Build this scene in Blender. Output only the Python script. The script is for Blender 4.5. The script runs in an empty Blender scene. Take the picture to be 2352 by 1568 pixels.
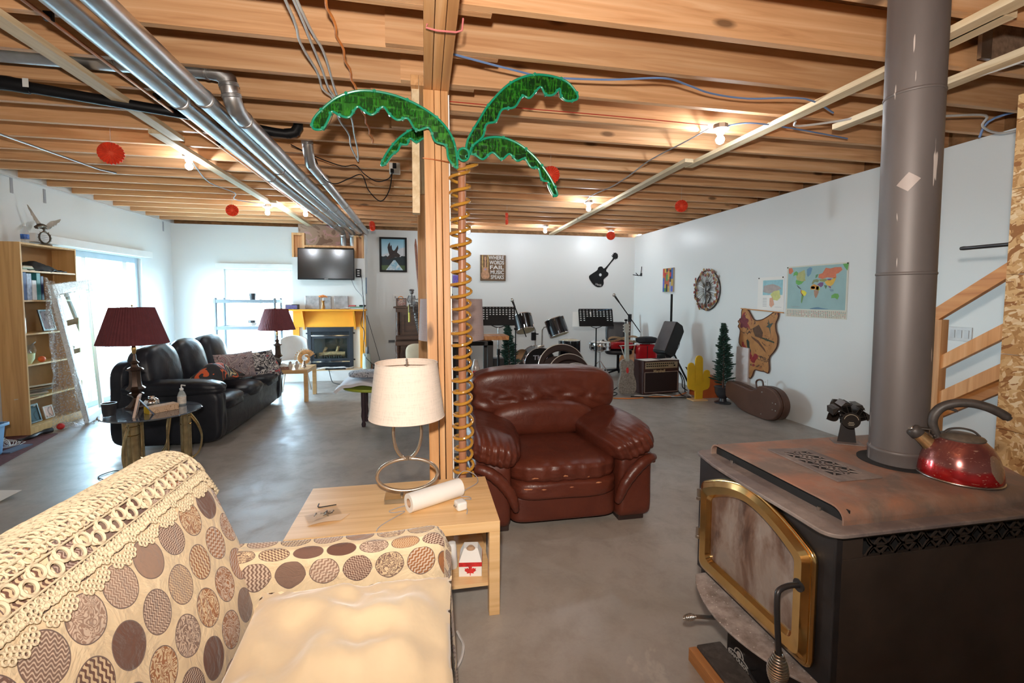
import bpy, bmesh, math, random
from mathutils import Vector, Matrix, noise, Euler
R = math.radians
PI = math.pi
random.seed(7)
SC = bpy.context.scene
COL = SC.collection

# ---------------------------------------------------------------- camera
def make_camera():
    yaw, pitch, s = R(10.94), R(3.4), .0040
    fw = Vector((math.sin(yaw)*math.cos(pitch), math.cos(yaw)*math.cos(pitch), -math.sin(pitch)))
    rt0 = Vector((math.cos(yaw), -math.sin(yaw), 0)); up0 = rt0.cross(fw)
    rt = (rt0+up0*s).normalized(); up = (up0-rt0*s).normalized()
    cd = bpy.data.cameras.new('camera'); co = bpy.data.objects.new('camera', cd); COL.objects.link(co)
    co.matrix_world = Matrix(((rt.x, up.x, -fw.x, 0), (rt.y, up.y, -fw.y, 0), (rt.z, up.z, -fw.z, 1.48), (0, 0, 0, 1)))
    cd.sensor_fit = 'HORIZONTAL'; cd.sensor_width = 36; cd.lens = 1040/2352*36
    cd.shift_y = -40/2352; cd.clip_start = .05; cd.clip_end = 200
    SC.camera = co
make_camera()

# ---------------------------------------------------------------- world, flash, portals, exposure
SC.view_settings.view_transform = 'Standard'; SC.view_settings.look = 'None'
SC.view_settings.gamma = 1; SC.view_settings.use_curve_mapping = False
SC.view_settings.exposure = 0.12
W = bpy.data.worlds.new('sky'); SC.world = W; W.use_nodes = True
nt = W.node_tree; bg = nt.nodes['Background']
tc = nt.nodes.new('ShaderNodeTexCoord'); sp = nt.nodes.new('ShaderNodeSeparateXYZ'); cr = nt.nodes.new('ShaderNodeValToRGB')
nt.links.new(tc.outputs['Generated'], sp.inputs[0]); nt.links.new(sp.outputs['Z'], cr.inputs[0])
cr.color_ramp.elements[0].position = 0.0; cr.color_ramp.elements[0].color = (.76, .88, 1, 1)
cr.color_ramp.elements[1].position = .6; cr.color_ramp.elements[1].color = (.42, .63, 1, 1)
nt.links.new(cr.outputs[0], bg.inputs[0]); bg.inputs[1].default_value = 68.0
cy = SC.cycles
cy.max_bounces = 7; cy.diffuse_bounces = 4; cy.glossy_bounces = 4; cy.transmission_bounces = 6; cy.transparent_max_bounces = 8
cy.caustics_reflective = False; cy.caustics_refractive = False; cy.sample_clamp_indirect = 6
cy.use_denoising = True; cy.denoiser = 'OPENIMAGEDENOISE'
cy.use_adaptive_sampling = True; cy.adaptive_threshold = .03

def lamp(name, kind, loc, power, col, rot=(0, 0, 0), **k):
    d = bpy.data.lights.new(name, kind); d.energy = power; d.color = col
    for a, b in k.items(): setattr(d, a, b)
    o = bpy.data.objects.new(name, d); o.location = loc; o.rotation_euler = rot; COL.objects.link(o); return o
# the photographer's flash, on top of the camera and thrown up and forward
lamp('camera_flash', 'SPOT', (-.05, -.05, 1.78), 285, (1, .90, .80), (R(114), 0, R(-2)), spot_size=R(172), spot_blend=.6, shadow_soft_size=.05)
# portals: where the sky comes in
for nm, loc, rot, sx, sy in (('portal', (-4.40, 7.08, 1.05), (0, R(-90), 0), 2.1, 2.0), ('portal', (-2.95, 9.04, 1.1), (R(-90), 0, 0), 1.2, 1.75)):
    p = lamp(nm, 'AREA', loc, 1, (1, 1, 1), rot, shape='RECTANGLE', size=sx, size_y=sy); p.data.cycles.is_portal = True

# ---------------------------------------------------------------- mesh helper
def T(x=0, y=0, z=0, rx=0, ry=0, rz=0, s=1):
    return Matrix.Translation((x, y, z)) @ Euler((rx, ry, rz)).to_matrix().to_4x4() @ Matrix.Scale(s, 4)

def axes(o, x, y, z):
    x, y, z = Vector(x), Vector(y), Vector(z)
    return Matrix(((x.x, y.x, z.x, o[0]), (x.y, y.y, z.y, o[1]), (x.z, y.z, z.z, o[2]), (0, 0, 0, 1)))

class MB:
    def __init__(s): s.v = []; s.f = []; s.uv = {}
    def add(s, vs, fs, M=None):
        k = len(s.v)
        s.v += [tuple(M @ Vector(p)) if M else tuple(p) for p in vs]
        s.f += [tuple(i+k for i in f) for f in fs]; return s
    def box(s, x0, x1, y0, y1, z0, z1, M=None):
        return s.add([(x0, y0, z0), (x1, y0, z0), (x1, y1, z0), (x0, y1, z0), (x0, y0, z1), (x1, y0, z1), (x1, y1, z1), (x0, y1, z1)],
                     [(0, 3, 2, 1), (4, 5, 6, 7), (0, 1, 5, 4), (1, 2, 6, 5), (2, 3, 7, 6), (3, 0, 4, 7)], M)
    def cbox(s, c, d, M=None):
        return s.box(c[0]-d[0]/2, c[0]+d[0]/2, c[1]-d[1]/2, c[1]+d[1]/2, c[2]-d[2]/2, c[2]+d[2]/2, M)
    def tube(s, path, r, n=8, closed=False, cap=True, M=None, up=None, flat=1):
        P = [Vector(p) for p in path]; m = len(P); rr = r if isinstance(r, (list, tuple)) else [r]*m
        vs = []; fs = []; prev = None
        for i, p in enumerate(P):
            if closed: t = P[(i+1) % m]-P[i-1]
            else: t = P[min(i+1, m-1)]-P[max(i-1, 0)]
            if t.length < 1e-9: t = Vector((0, 0, 1))
            t.normalize()
            if prev is None:
                a = Vector(up) if up else (Vector((0, 0, 1)) if abs(t.z) < .9 else Vector((1, 0, 0)))
            else: a = prev
            a = (a-t*a.dot(t))
            if a.length < 1e-6: a = t.orthogonal()
            a.normalize(); b = t.cross(a); prev = a
            for j in range(n):
                w = 2*PI*j/n; vs.append(p+(a*math.cos(w)*flat+b*math.sin(w))*rr[i])
        q = m if closed else m-1
        for i in range(q):
            i2 = (i+1) % m
            for j in range(n):
                j2 = (j+1) % n; fs.append((i*n+j, i*n+j2, i2*n+j2, i2*n+j))
        if cap and not closed:
            fs.append(tuple(range(n-1, -1, -1))); fs.append(tuple((m-1)*n+j for j in range(n)))
        return s.add(vs, fs, M)
    def cyl(s, p0, p1, r0, r1=None, n=20, M=None, cap=True):
        return s.tube([p0, p1], [r0, r0 if r1 is None else r1], n, M=M, cap=cap)
    def bar(s, p0, p1, w, h, up=(0, 0, 1), M=None):
        a, b = Vector(p0), Vector(p1); t = (b-a); L = t.length; t.normalize(); u = Vector(up); u = (u-t*u.dot(t)).normalized(); x = t.cross(u)
        MM = axes(a, x, t, u); return s.box(-w/2, w/2, 0, L, -h/2, h/2, (M @ MM) if M else MM)
    def lathe(s, prof, n=32, M=None, sx=1, sy=1):
        vs = []; fs = []; m = len(prof)
        for r, z in prof:
            for j in range(n):
                w = 2*PI*j/n; vs.append((r*math.cos(w)*sx, r*math.sin(w)*sy, z))
        for i in range(m-1):
            for j in range(n):
                j2 = (j+1) % n; fs.append((i*n+j, i*n+j2, (i+1)*n+j2, (i+1)*n+j))
        if prof[0][0] > 1e-5: fs.append(tuple(range(n-1, -1, -1)))
        if prof[-1][0] > 1e-5: fs.append(tuple((m-1)*n+j for j in range(n)))
        return s.add(vs, fs, M)
    def prism(s, poly, z0, z1, M=None):
        n = len(poly); vs = [(x, y, z0) for x, y in poly]+[(x, y, z1) for x, y in poly]
        fs = [tuple(range(n-1, -1, -1)), tuple(range(n, 2*n))]+[(i, (i+1) % n, n+(i+1) % n, n+i) for i in range(n)]
        return s.add(vs, fs, M)
    def ring(s, outer, inner, z0, z1, M=None):      # two loops of equal count
        n = len(outer); vs = [(x, y, z0) for x, y in outer]+[(x, y, z0) for x, y in inner]+[(x, y, z1) for x, y in outer]+[(x, y, z1) for x, y in inner]; fs = []
        for i in range(n):
            j = (i+1) % n
            fs += [(i, n+i, n+j, j), (2*n+i, 2*n+j, 3*n+j, 3*n+i), (i, j, 2*n+j, 2*n+i), (n+i, 3*n+i, 3*n+j, n+j)]
        return s.add(vs, fs, M)
    def ball(s, c, r, n=16, m=10, M=None):
        r = r if isinstance(r, (list, tuple)) else (r, r, r)
        vs = []; fs = []
        for i in range(m+1):
            a = PI*i/m
            for j in range(n):
                w = 2*PI*j/n; vs.append((c[0]+r[0]*math.sin(a)*math.cos(w), c[1]+r[1]*math.sin(a)*math.sin(w), c[2]+r[2]*math.cos(a)))
        for i in range(m):
            for j in range(n):
                j2 = (j+1) % n; fs.append((i*n+j, (i+1)*n+j, (i+1)*n+j2, i*n+j2))
        return s.add(vs, fs, M)
    def puff(s, c, d, e=3.5, n=14, fn=None, M=None):   # rounded, cushion-like block: a superellipsoid grown from a cube grid
        key = {}; vs = []; fs = []
        def vert(p):
            k = tuple(round(t*n) for t in p)
            if k in key: return key[k]
            q = [abs(t) for t in p]; L = (q[0]**e+q[1]**e+q[2]**e)**(1/e) or 1; mx = max(q)
            P = Vector([t/L*mx for t in p])
            if fn: P = Vector(fn(P))
            key[k] = len(vs); vs.append((c[0]+P.x*d[0]/2, c[1]+P.y*d[1]/2, c[2]+P.z*d[2]/2)); return key[k]
        g = [-1+2*i/n for i in range(n+1)]
        for ax in range(3):
            for sg in (-1, 1):
                for i in range(n):
                    for j in range(n):
                        q = []
                        for a, b in ((g[i], g[j]), (g[i+1], g[j]), (g[i+1], g[j+1]), (g[i], g[j+1])):
                            p = [0, 0, 0]; p[ax] = sg; p[(ax+1) % 3] = a; p[(ax+2) % 3] = b; q.append(vert(p))
                        if sg < 0: q.reverse()
                        fs.append(tuple(q))
        return s.add(vs, fs, M)
    def sheet(s, nu, nv, fn, thick=0, M=None):
        V = [[Vector(fn(i/nu, j/nv)) for j in range(nv+1)] for i in range(nu+1)]
        vs = [V[i][j] for i in range(nu+1) for j in range(nv+1)]; w = nv+1
        fs = [(i*w+j, (i+1)*w+j, (i+1)*w+j+1, i*w+j+1) for i in range(nu) for j in range(nv)]
        if thick:
            k = len(vs); N = []
            for i in range(nu+1):
                for j in range(nv+1):
                    a = V[min(i+1, nu)][j]-V[max(i-1, 0)][j]; b = V[i][min(j+1, nv)]-V[i][max(j-1, 0)]; c = a.cross(b)
                    N.append(c.normalized() if c.length > 1e-12 else Vector((0, 0, 1)))
            vs += [vs[q]-N[q]*thick for q in range(k)]
            fs += [tuple(q+k for q in reversed(f)) for f in fs[:]]
            ed = [i*w for i in range(nu+1)]+[nu*w+j for j in range(1, nv+1)]+[i*w+nv for i in range(nu-1, -1, -1)]+[j for j in range(nv-1, 0, -1)]
            fs += [(ed[q], ed[(q+1) % len(ed)], ed[(q+1) % len(ed)]+k, ed[q]+k) for q in range(len(ed))]
        return s.add(vs, fs, M)
    def build(s, name, m, parent=None, smooth=35, bevel=0, sub=0, seg=2, fix=True, **kw):
        me = bpy.data.meshes.new(name); me.from_pydata(s.v, [], s.f); me.update()
        if fix:
            b = bmesh.new(); b.from_mesh(me); bmesh.ops.recalc_face_normals(b, faces=b.faces); b.to_mesh(me); b.free()
        if smooth:
            me.polygons.foreach_set('use_smooth', [True]*len(me.polygons)); me.set_sharp_from_angle(angle=R(smooth))
        me.materials.append(m)
        o = bpy.data.objects.new(name, me); COL.objects.link(o)
        if parent: o.parent = parent
        if bevel:
            q = o.modifiers.new('bevel', 'BEVEL'); q.width = bevel; q.segments = seg; q.limit_method = 'ANGLE'; q.angle_limit = R(40); q.harden_normals = False
        if sub:
            q = o.modifiers.new('subsurf', 'SUBSURF'); q.levels = sub; q.render_levels = sub
        for k, v in kw.items(): o[k] = v
        return o

def thing(name, label, cat, loc=(0, 0, 0), rz=0, group=None):
    o = bpy.data.objects.new(name, None); COL.objects.link(o); o.location = loc; o.rotation_euler = (0, 0, rz)
    o.empty_display_size = .1; o['label'] = label; o['category'] = cat
    if group: o['group'] = group
    return o
def tag(o, label, cat, group=None, kind=None):
    o['label'] = label; o['category'] = cat
    if group: o['group'] = group
    if kind: o['kind'] = kind
    return o
def struct(o, label=None):
    o['kind'] = 'structure'
    if label: o['label'] = label
    return o
def copy_tree(o, loc=None, rz=None, label=None, parent=None):
    c = o.copy(); COL.objects.link(c); c.parent = parent
    if loc is not None: c.location = loc
    if rz is not None: c.rotation_euler = (c.rotation_euler[0], c.rotation_euler[1], rz)
    if label: c['label'] = label
    for ch in list(o.children): copy_tree(ch, parent=c)
    return c
def arc(cx, cy, r, a0, a1, n, ry=None):
    return [(cx+r*math.cos(a0+(a1-a0)*i/n), cy+(ry or r)*math.sin(a0+(a1-a0)*i/n)) for i in range(n+1)]
def rrect(w, h, r, n=5, cx=0, cy=0):
    o = []
    for sx, sy, a in ((1, 1, 0), (-1, 1, 90), (-1, -1, 180), (1, -1, 270)):
        o += arc(cx+sx*(w/2-r), cy+sy*(h/2-r), r, R(a), R(a+90), n)
    return o
def spline(pts, n=6, closed=False):
    P = [Vector(p) for p in pts]; m = len(P); out = []
    rng = m if closed else m-1
    for i in range(rng):
        if closed: a, b, c, d = P[i-1], P[i], P[(i+1) % m], P[(i+2) % m]
        else: a, b, c, d = P[max(i-1, 0)], P[i], P[i+1], P[min(i+2, m-1)]
        for k in range(n):
            t = k/n
            out.append(.5*((2*b)+(c-a)*t+(2*a-5*b+4*c-d)*t*t+(3*b-a-3*c+d)*t**3))
    if not closed: out.append(P[-1])
    return out
def text_obj(name, body, size, M, m, parent=None, depth=.001, align='CENTER', squash=1, bold=False, spacing=1):
    cu = bpy.data.curves.new(name, 'FONT'); cu.body = body; cu.size = size; cu.extrude = depth; cu.align_x = align; cu.align_y = 'CENTER'
    cu.space_character = spacing; cu.resolution_u = 3
    if bold: cu.offset = size*.02
    q = bpy.data.objects.new(name, cu); COL.objects.link(q)
    dg = bpy.context.evaluated_depsgraph_get(); dg.update()
    me = bpy.data.meshes.new_from_object(q.evaluated_get(dg)); bpy.data.objects.remove(q); bpy.data.curves.remove(cu)
    me.materials.clear(); me.materials.append(m); o = bpy.data.objects.new(name, me); COL.objects.link(o)
    if parent: o.parent = parent
    me.transform(M @ Matrix.Diagonal((squash, 1, 1, 1))); return o
def rpoly(P, r, n=5):            # polygon with rounded corners
    out = []; m = len(P)
    rr = r if isinstance(r, (list, tuple)) else [r]*m
    for i in range(m):
        a, b, c = Vector((*P[i-1], 0)), Vector((*P[i], 0)), Vector((*P[(i+1) % m], 0)); u = (a-b).normalized(); v = (c-b).normalized(); q = rr[i]
        q = min(q, (a-b).length*.49, (c-b).length*.49)
        for k in range(n+1):
            t = k/n; p = b+u*q*(1-t)**2+v*q*t**2
            out.append((p.x, p.y))
    return out
def nz(p, s=1.0, seed=0): return noise.noise(Vector((p[0]*s+seed*13.1, p[1]*s+seed*7.7, p[2]*s-seed*3.3)))
def bw(mb, name, m, parent, **k):
    """build a mesh given in room coordinates under a parent thing"""
    r = parent
    while r.parent is not None: r = r.parent
    L = (Matrix.Translation(r.location) @ r.rotation_euler.to_matrix().to_4x4()).inverted()
    mb.v = [tuple(L @ Vector(p)) for p in mb.v]
    return mb.build(name, m, parent, **k)
# ---------------------------------------------------------------- materials
class NT:
    def __init__(s, name):
        s.m = bpy.data.materials.new(name); s.m.use_nodes = True; s.t = s.m.node_tree; s.b = s.t.nodes['Principled BSDF']
        s.tc = None
    def n(s, kind, **k):
        q = s.t.nodes.new('ShaderNode'+kind)
        for a, b in k.items(): setattr(q, a, b)
        return q
    def l(s, a, b): s.t.links.new(a, b)
    def set(s, inp, v):
        if hasattr(v, 'is_output') or hasattr(v, 'links'): s.l(v, inp)
        else: inp.default_value = v
    def coord(s, scale=(1, 1, 1), kind='Object', rot=(0, 0, 0), loc=(0, 0, 0)):
        if not s.tc: s.tc = s.n('TexCoord')
        m = s.n('Mapping'); s.l(s.tc.outputs[kind], m.inputs[0]); m.inputs['Scale'].default_value = scale; m.inputs['Rotation'].default_value = rot; m.inputs['Location'].default_value = loc
        return m.outputs[0]
    def noise(s, v, scale=5, detail=3, rough=.5, dist=0):
        q = s.n('TexNoise'); s.l(v, q.inputs['Vector']); q.inputs['Scale'].default_value = scale; q.inputs['Detail'].default_value = detail
        q.inputs['Roughness'].default_value = rough; q.inputs['Distortion'].default_value = dist; return q.outputs['Fac']
    def ramp(s, f, stops, interp='LINEAR'):
        q = s.n('ValToRGB'); q.color_ramp.interpolation = interp; e = q.color_ramp.elements
        while len(e) < len(stops): e.new(.5)
        for i, (p, c) in enumerate(stops): e[i].position = p; e[i].color = (*c, 1) if len(c) == 3 else c
        s.l(f, q.inputs[0]); return q.outputs[0]
    def math(s, op, a, b=0.0, c=0.0, clamp=False):
        q = s.n('Math', operation=op, use_clamp=clamp); s.set(q.inputs[0], a); s.set(q.inputs[1], b)
        if op in ('MULTIPLY_ADD', 'SMOOTH_MIN', 'COMPARE', 'WRAP'): s.set(q.inputs[2], c)
        return q.outputs[0]
    def mix(s, f, a, b, mode='MIX'):
        q = s.n('Mix', data_type='RGBA', blend_type=mode); s.set(q.inputs['Factor'], f)
        for i, v in ((6, a), (7, b)):
            s.set(q.inputs[i], v if hasattr(v, 'links') else (*v, 1))
        return q.outputs[2]
    def bump(s, h, strength=.3, dist=.01):
        q = s.n('Bump'); s.l(h, q.inputs['Height']); q.inputs['Strength'].default_value = strength; q.inputs['Distance'].default_value = dist
        s.l(q.outputs[0], s.b.inputs['Normal']); return q
    def out(s, col=None, rough=None, metal=None, **k):
        if col is not None: s.set(s.b.inputs['Base Color'], col if hasattr(col, 'links') else (*col, 1))
        if rough is not None: s.set(s.b.inputs['Roughness'], rough)
        if metal is not None: s.set(s.b.inputs['Metallic'], metal)
        for a, v in k.items(): s.set(s.b.inputs[a.replace('_', ' ')], v)
        return s.m

def plain(name, col, rough=.5, metal=0, var=.12, vs=6, bump=0, bs=60, bd=.002, **k):
    t = NT(name); v = t.coord()
    f = t.noise(v, vs, 4, .55)
    dk = tuple(c*(1-var) for c in col); lt = tuple(min(1, c*(1+var)) for c in col)
    c = t.ramp(f, [(.3, dk), (.7, lt)])
    if bump: t.bump(t.noise(t.coord(), bs, 3, .6), bump, bd)
    return t.out(c, rough, metal, **k)

def glow(name, col, strength):
    t = NT(name); return t.out(col, .4, 0, Emission_Color=(*col, 1), Emission_Strength=strength)

def wood(name, dark, mid, light, axis=0, rough=.6, knots=True, grain=1.0, rnd=.25):
    t = NT(name); st = [22.0, 22.0, 22.0]; st[axis] = .9
    v = t.coord(tuple(q*grain for q in st))
    oi = t.n('ObjectInfo'); off = t.math('MULTIPLY', oi.outputs['Random'], 40.0)
    cmb = t.n('CombineXYZ'); t.l(off, cmb.inputs[0]); t.l(off, cmb.inputs[1])
    va = t.n('VectorMath', operation='ADD'); t.l(v, va.inputs[0]); t.l(cmb.outputs[0], va.inputs[1]); v2 = va.outputs[0]
    f = t.noise(v2, 1.0, 4, .55, 1.2)
    c = t.ramp(f, [(.28, dark), (.5, mid), (.72, light)])
    w = t.n('TexWave', wave_type='BANDS', bands_direction='DIAGONAL'); t.l(v2, w.inputs[0]); w.inputs['Scale'].default_value = .35; w.inputs['Distortion'].default_value = 5; w.inputs['Detail'].default_value = 2; w.inputs['Detail Scale'].default_value = .6
    c = t.mix(t.math('MULTIPLY', w.outputs['Fac'], .28), c, dark)
    if knots:
        k = [4.2, 4.2, 4.2]; k[axis] = 1.5; k[{0: 1, 1: 2, 2: 1}[axis]] = .02
        kv = t.coord(tuple(k)); vb = t.n('VectorMath', operation='ADD'); t.l(kv, vb.inputs[0]); t.l(cmb.outputs[0], vb.inputs[1])
        vo = t.n('TexVoronoi'); t.l(vb.outputs[0], vo.inputs['Vector']); vo.inputs['Scale'].default_value = 1.0
        kf = t.ramp(vo.outputs['Distance'], [(.055, (1, 1, 1)), (.115, (.0, .0, .0))])
        kd = tuple(q*.30 for q in dark); c = t.mix(t.math('MULTIPLY', kf, .88), c, kd)
    hs = t.n('HueSaturation'); t.l(c, hs.inputs['Color']); t.l(t.math('MULTIPLY_ADD', oi.outputs['Random'], rnd, 1-rnd/2), hs.inputs['Value'])
    t.bump(f, .12, .004)
    return t.out(hs.outputs[0], rough)

def leather(name, col, dark, rough=.38, patches=None, sc=9, bst=.55, spec=.42):
    t = NT(name); v = t.coord()
    f = t.noise(v, 4, 4, .6)
    c = t.ramp(f, [(.3, dark), (.7, col)])
    if patches:
        g = t.noise(t.coord((1, 1, 1)), 34, 5, .75); g = t.ramp(g, [(.66, (0, 0, 0)), (.70, (1, 1, 1))])
        c = t.mix(t.math('MULTIPLY', g, .0), c, patches)
    w = t.noise(t.coord(), sc, 5, .62, .8); p = t.n('TexVoronoi'); t.l(t.coord(), p.inputs['Vector']); p.inputs['Scale'].default_value = 240
    h = t.math('ADD', t.math('MULTIPLY', w, .8), t.math('MULTIPLY', p.outputs['Distance'], .035))
    t.bump(h, bst, .012)
    return t.out(c, t.ramp(w, [(.3, (rough*.8,)*3), (.7, (rough*1.25,)*3)]), 0, Specular_IOR_Level=spec)

def galv(name='galvanised_steel', col=(.74, .75, .76), rough=.30):
    t = NT(name); v = t.coord((3, 3, 3)); f = t.noise(v, 3, 3, .6)
    c = t.ramp(f, [(.3, tuple(q*.8 for q in col)), (.7, col)])
    return t.out(c, t.ramp(f, [(.3, (rough,)*3), (.8, (rough*1.7,)*3)]), 1)

def osb(name='osb'):
    t = NT(name); v = t.coord((1, 1, 1), rot=(.4, .3, .2))
    n = t.n('TexNoise'); t.l(v, n.inputs['Vector']); n.inputs['Scale'].default_value = 5; n.inputs['Detail'].default_value = 2
    mx = t.n('Mix', data_type='VECTOR'); mx.inputs['Factor'].default_value = .12; t.l(v, mx.inputs[4]); t.l(n.outputs['Color'], mx.inputs[5])
    cols = []
    for sc, rot, st in ((75, .5, (1, .25, .25)), (60, -.7, (.25, 1, .3)), (85, 1.3, (.3, .3, 1))):
        mp = t.n('Mapping'); t.l(mx.outputs[1], mp.inputs[0]); mp.inputs['Scale'].default_value = st; mp.inputs['Rotation'].default_value = (rot, rot*.6, rot)
        vo = t.n('TexVoronoi', distance='CHEBYCHEV'); t.l(mp.outputs[0], vo.inputs['Vector']); vo.inputs['Scale'].default_value = sc; cols.append(vo.outputs['Color'])
    sep = [t.n('SeparateColor') for _ in cols]
    for a, b in zip(cols, sep): t.l(a, b.inputs[0])
    a = t.ramp(sep[0].outputs[0], [(0, (.34, .14, .04)), (.2, (.58, .32, .12)), (.5, (.74, .48, .22)), (.8, (.88, .68, .42))], 'CONSTANT')
    b = t.ramp(sep[1].outputs[0], [(0, (.50, .26, .09)), (.4, (.70, .43, .19)), (.8, (.82, .58, .32))], 'CONSTANT')
    m = t.math('GREATER_THAN', sep[2].outputs[0], .5)
    c = t.mix(m, a, b); t.bump(sep[0].outputs[0], .2, .003)
    return t.out(c, .7)

def glass(name, col=(.9, .97, .95), alpha=.12, rough=.02):
    t = NT(name); tr = t.n('BsdfTransparent'); gl = t.n('BsdfGlossy'); gl.inputs['Roughness'].default_value = rough; gl.inputs['Color'].default_value = (*col, 1)
    tr.inputs['Color'].default_value = (*col, 1); fr = t.n('Fresnel'); fr.inputs[0].default_value = 1.45; ge = t.n('NewGeometry'); inv = t.math('SUBTRACT', 1.0, ge.outputs['Backfacing'])
    mx = t.n('MixShader'); f = t.math('MULTIPLY', t.math('ADD', t.math('MULTIPLY', fr.outputs[0], .6), alpha*.3, clamp=True), inv); t.l(f, mx.inputs[0]); t.l(tr.outputs[0], mx.inputs[1]); t.l(gl.outputs[0], mx.inputs[2])
    t.l(mx.outputs[0], t.t.nodes['Material Output'].inputs['Surface']); return t.m

M = {}
M['joist'] = wood('joist_fir', (.56, .275, .12), (.74, .415, .205), (.83, .53, .30), axis=0, rough=.65, rnd=.24)
M['post'] = wood('post_fir', (.55, .26, .09), (.72, .38, .16), (.80, .49, .24), axis=2, rough=.5)
M['beam'] = wood('beam_fir', (.50, .24, .09), (.68, .36, .15), (.76, .46, .23), axis=1, rough=.55)
M['brace'] = wood('pale_spruce', (.62, .46, .26), (.78, .62, .40), (.86, .73, .52), axis=1, rough=.65, rnd=.1)
M['rail'] = wood('rail_fir', (.42, .15, .04), (.58, .26, .08), (.66, .34, .13), axis=1, rough=.5)
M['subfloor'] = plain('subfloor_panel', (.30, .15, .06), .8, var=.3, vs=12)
M['osb'] = osb()
def wallmat(name, col):
    t = NT(name); v = t.coord(); f = t.noise(v, .8, 3, .5)
    c = t.ramp(f, [(.3, tuple(q*.96 for q in col)), (.7, col)]); t.bump(t.noise(t.coord(), 45, 3, .6), .08, .003)
    return t.out(c, .36, 0, Specular_IOR_Level=.4)
M['wall'] = wallmat('white_drywall', (.76, .78, .77))
M['white'] = plain('white_paint', (.80, .80, .78), .45, var=.04)
def concrete():
    t = NT('polished_concrete'); v = t.coord()
    a = t.noise(v, .9, 6, .6, .6); b = t.noise(t.coord(), 5, 6, .7, .4); g = t.noise(t.coord(), 60, 3, .7)
    c = t.ramp(a, [(.3, (.32, .28, .235)), (.5, (.40, .365, .325)), (.7, (.48, .45, .41))])
    c = t.mix(t.math('MULTIPLY', t.ramp(b, [(.46, (0, 0, 0)), (.66, (1, 1, 1))]), .35), c, (.23, .195, .16))
    d = t.noise(t.coord(loc=(5, 3, 0)), 2.3, 5, .75, .5)
    c = t.mix(t.math('MULTIPLY', t.ramp(d, [(.62, (0, 0, 0)), (.68, (1, 1, 1))]), .35), c, (.58, .52, .44))
    c = t.mix(t.math('MULTIPLY', g, .18), c, (.12, .11, .10))
    t.bump(b, .05, .004)
    return t.out(c, t.ramp(b, [(.3, (.30,)*3), (.7, (.52,)*3)]), 0)
M['concrete'] = concrete()
M['glass'] = glass('window_glass')
M['black'] = plain('black_plastic', (.007, .007, .008), .5, var=.2, Specular_IOR_Level=.25)
M['blackgloss'] = plain('black_gloss', (.008, .008, .01), .12, var=.1)
M['darkmetal'] = plain('dark_metal', (.05, .045, .045), .4, .6, var=.2)
M['chrome'] = plain('chrome', (.85, .85, .86), .1, 1, var=.03)
M['steel'] = plain('brushed_steel', (.55, .52, .48), .28, 1, var=.1)
M['galv'] = galv()
M['copper'] = plain('copper', (.72, .32, .17), .3, 1, var=.15)
M['brass'] = plain('polished_brass', (.86, .58, .24), .16, 1, var=.12, vs=9)
M['outside'] = plain('sunlit_ground', (.55, .58, .48), .9)
# ---------------------------------------------------------------- room shell
XL, XR, YB, YF, ZJ, ZS = -4.33, 4.36, 8.95, -2.6, 2.76, 3.0
DY0, DY1, DZ = 6.08, 8.08, 2.06            # patio door opening in the left wall
WX0, WX1, WZ0, WZ1 = -3.52, -2.36, .28, 1.96   # window opening in the back wall
def quadbox(name, m, *b, label=None):
    q = MB()
    for k in b: q.box(*k)
    return struct(q.build(name, m, smooth=0), label)
quadbox('floor', M['concrete'], (XL-.3, 4.9, YF-.2, YB+.3, -.15, 0), label='grey stained concrete basement floor')
quadbox('wall_left', M['wall'], (XL-.16, XL, YF, DY0, 0, ZS), (XL-.16, XL, DY1, YB+.16, 0, ZS), (XL-.16, XL, DY0, DY1, DZ, ZS))
quadbox('wall_back', M['wall'], (XL, WX0, YB, YB+.16, 0, ZJ-.02), (WX1, XR+.16, YB, YB+.16, 0, ZJ-.02), (WX0, WX1, YB, YB+.16, 0, WZ0), (WX0, WX1, YB, YB+.16, WZ1, ZJ-.02))
quadbox('wall_right', M['wall'], (XR, XR+.14, YF, YB, 0, ZJ))
quadbox('wall_front', M['wall'], (XL, XR+.6, YF-.16, YF, 0, ZS))
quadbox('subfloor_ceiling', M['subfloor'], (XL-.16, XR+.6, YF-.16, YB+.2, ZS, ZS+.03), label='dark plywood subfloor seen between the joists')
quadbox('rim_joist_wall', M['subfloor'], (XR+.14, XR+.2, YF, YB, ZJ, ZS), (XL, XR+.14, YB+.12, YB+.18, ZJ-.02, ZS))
quadbox('ground', M['outside'], (-40, XL-.3, -20, 40, -.3, -.12), (XL-.3, 30, YB+.4, 40, -.3, -.12), label='bright sunlit ground outside the windows')
# joists: right run and left run lapped over the centre beam
k = 0
for i in range(-11, 18):
    yr = 2.105+.383*i
    if yr < YF+.1 or yr > YB-.02: continue
    random.seed(100+i); e = random.uniform(-.05, .08)
    q = MB().box(-.16-e if i % 3 else -.34, XR+.1, yr-.04, yr, ZJ, ZS-.002)
    struct(q.build('ceiling_joist', M['joist'], smooth=0), 'fir ceiling joist running to the right-hand wall')
    yl = yr+.042
    q = MB().box(XL, .36+e*1.6, yl-.038, yl, ZJ, ZS-.002)
    struct(q.build('ceiling_joist', M['joist'], smooth=0), 'fir ceiling joist running to the left-hand wall')
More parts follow.
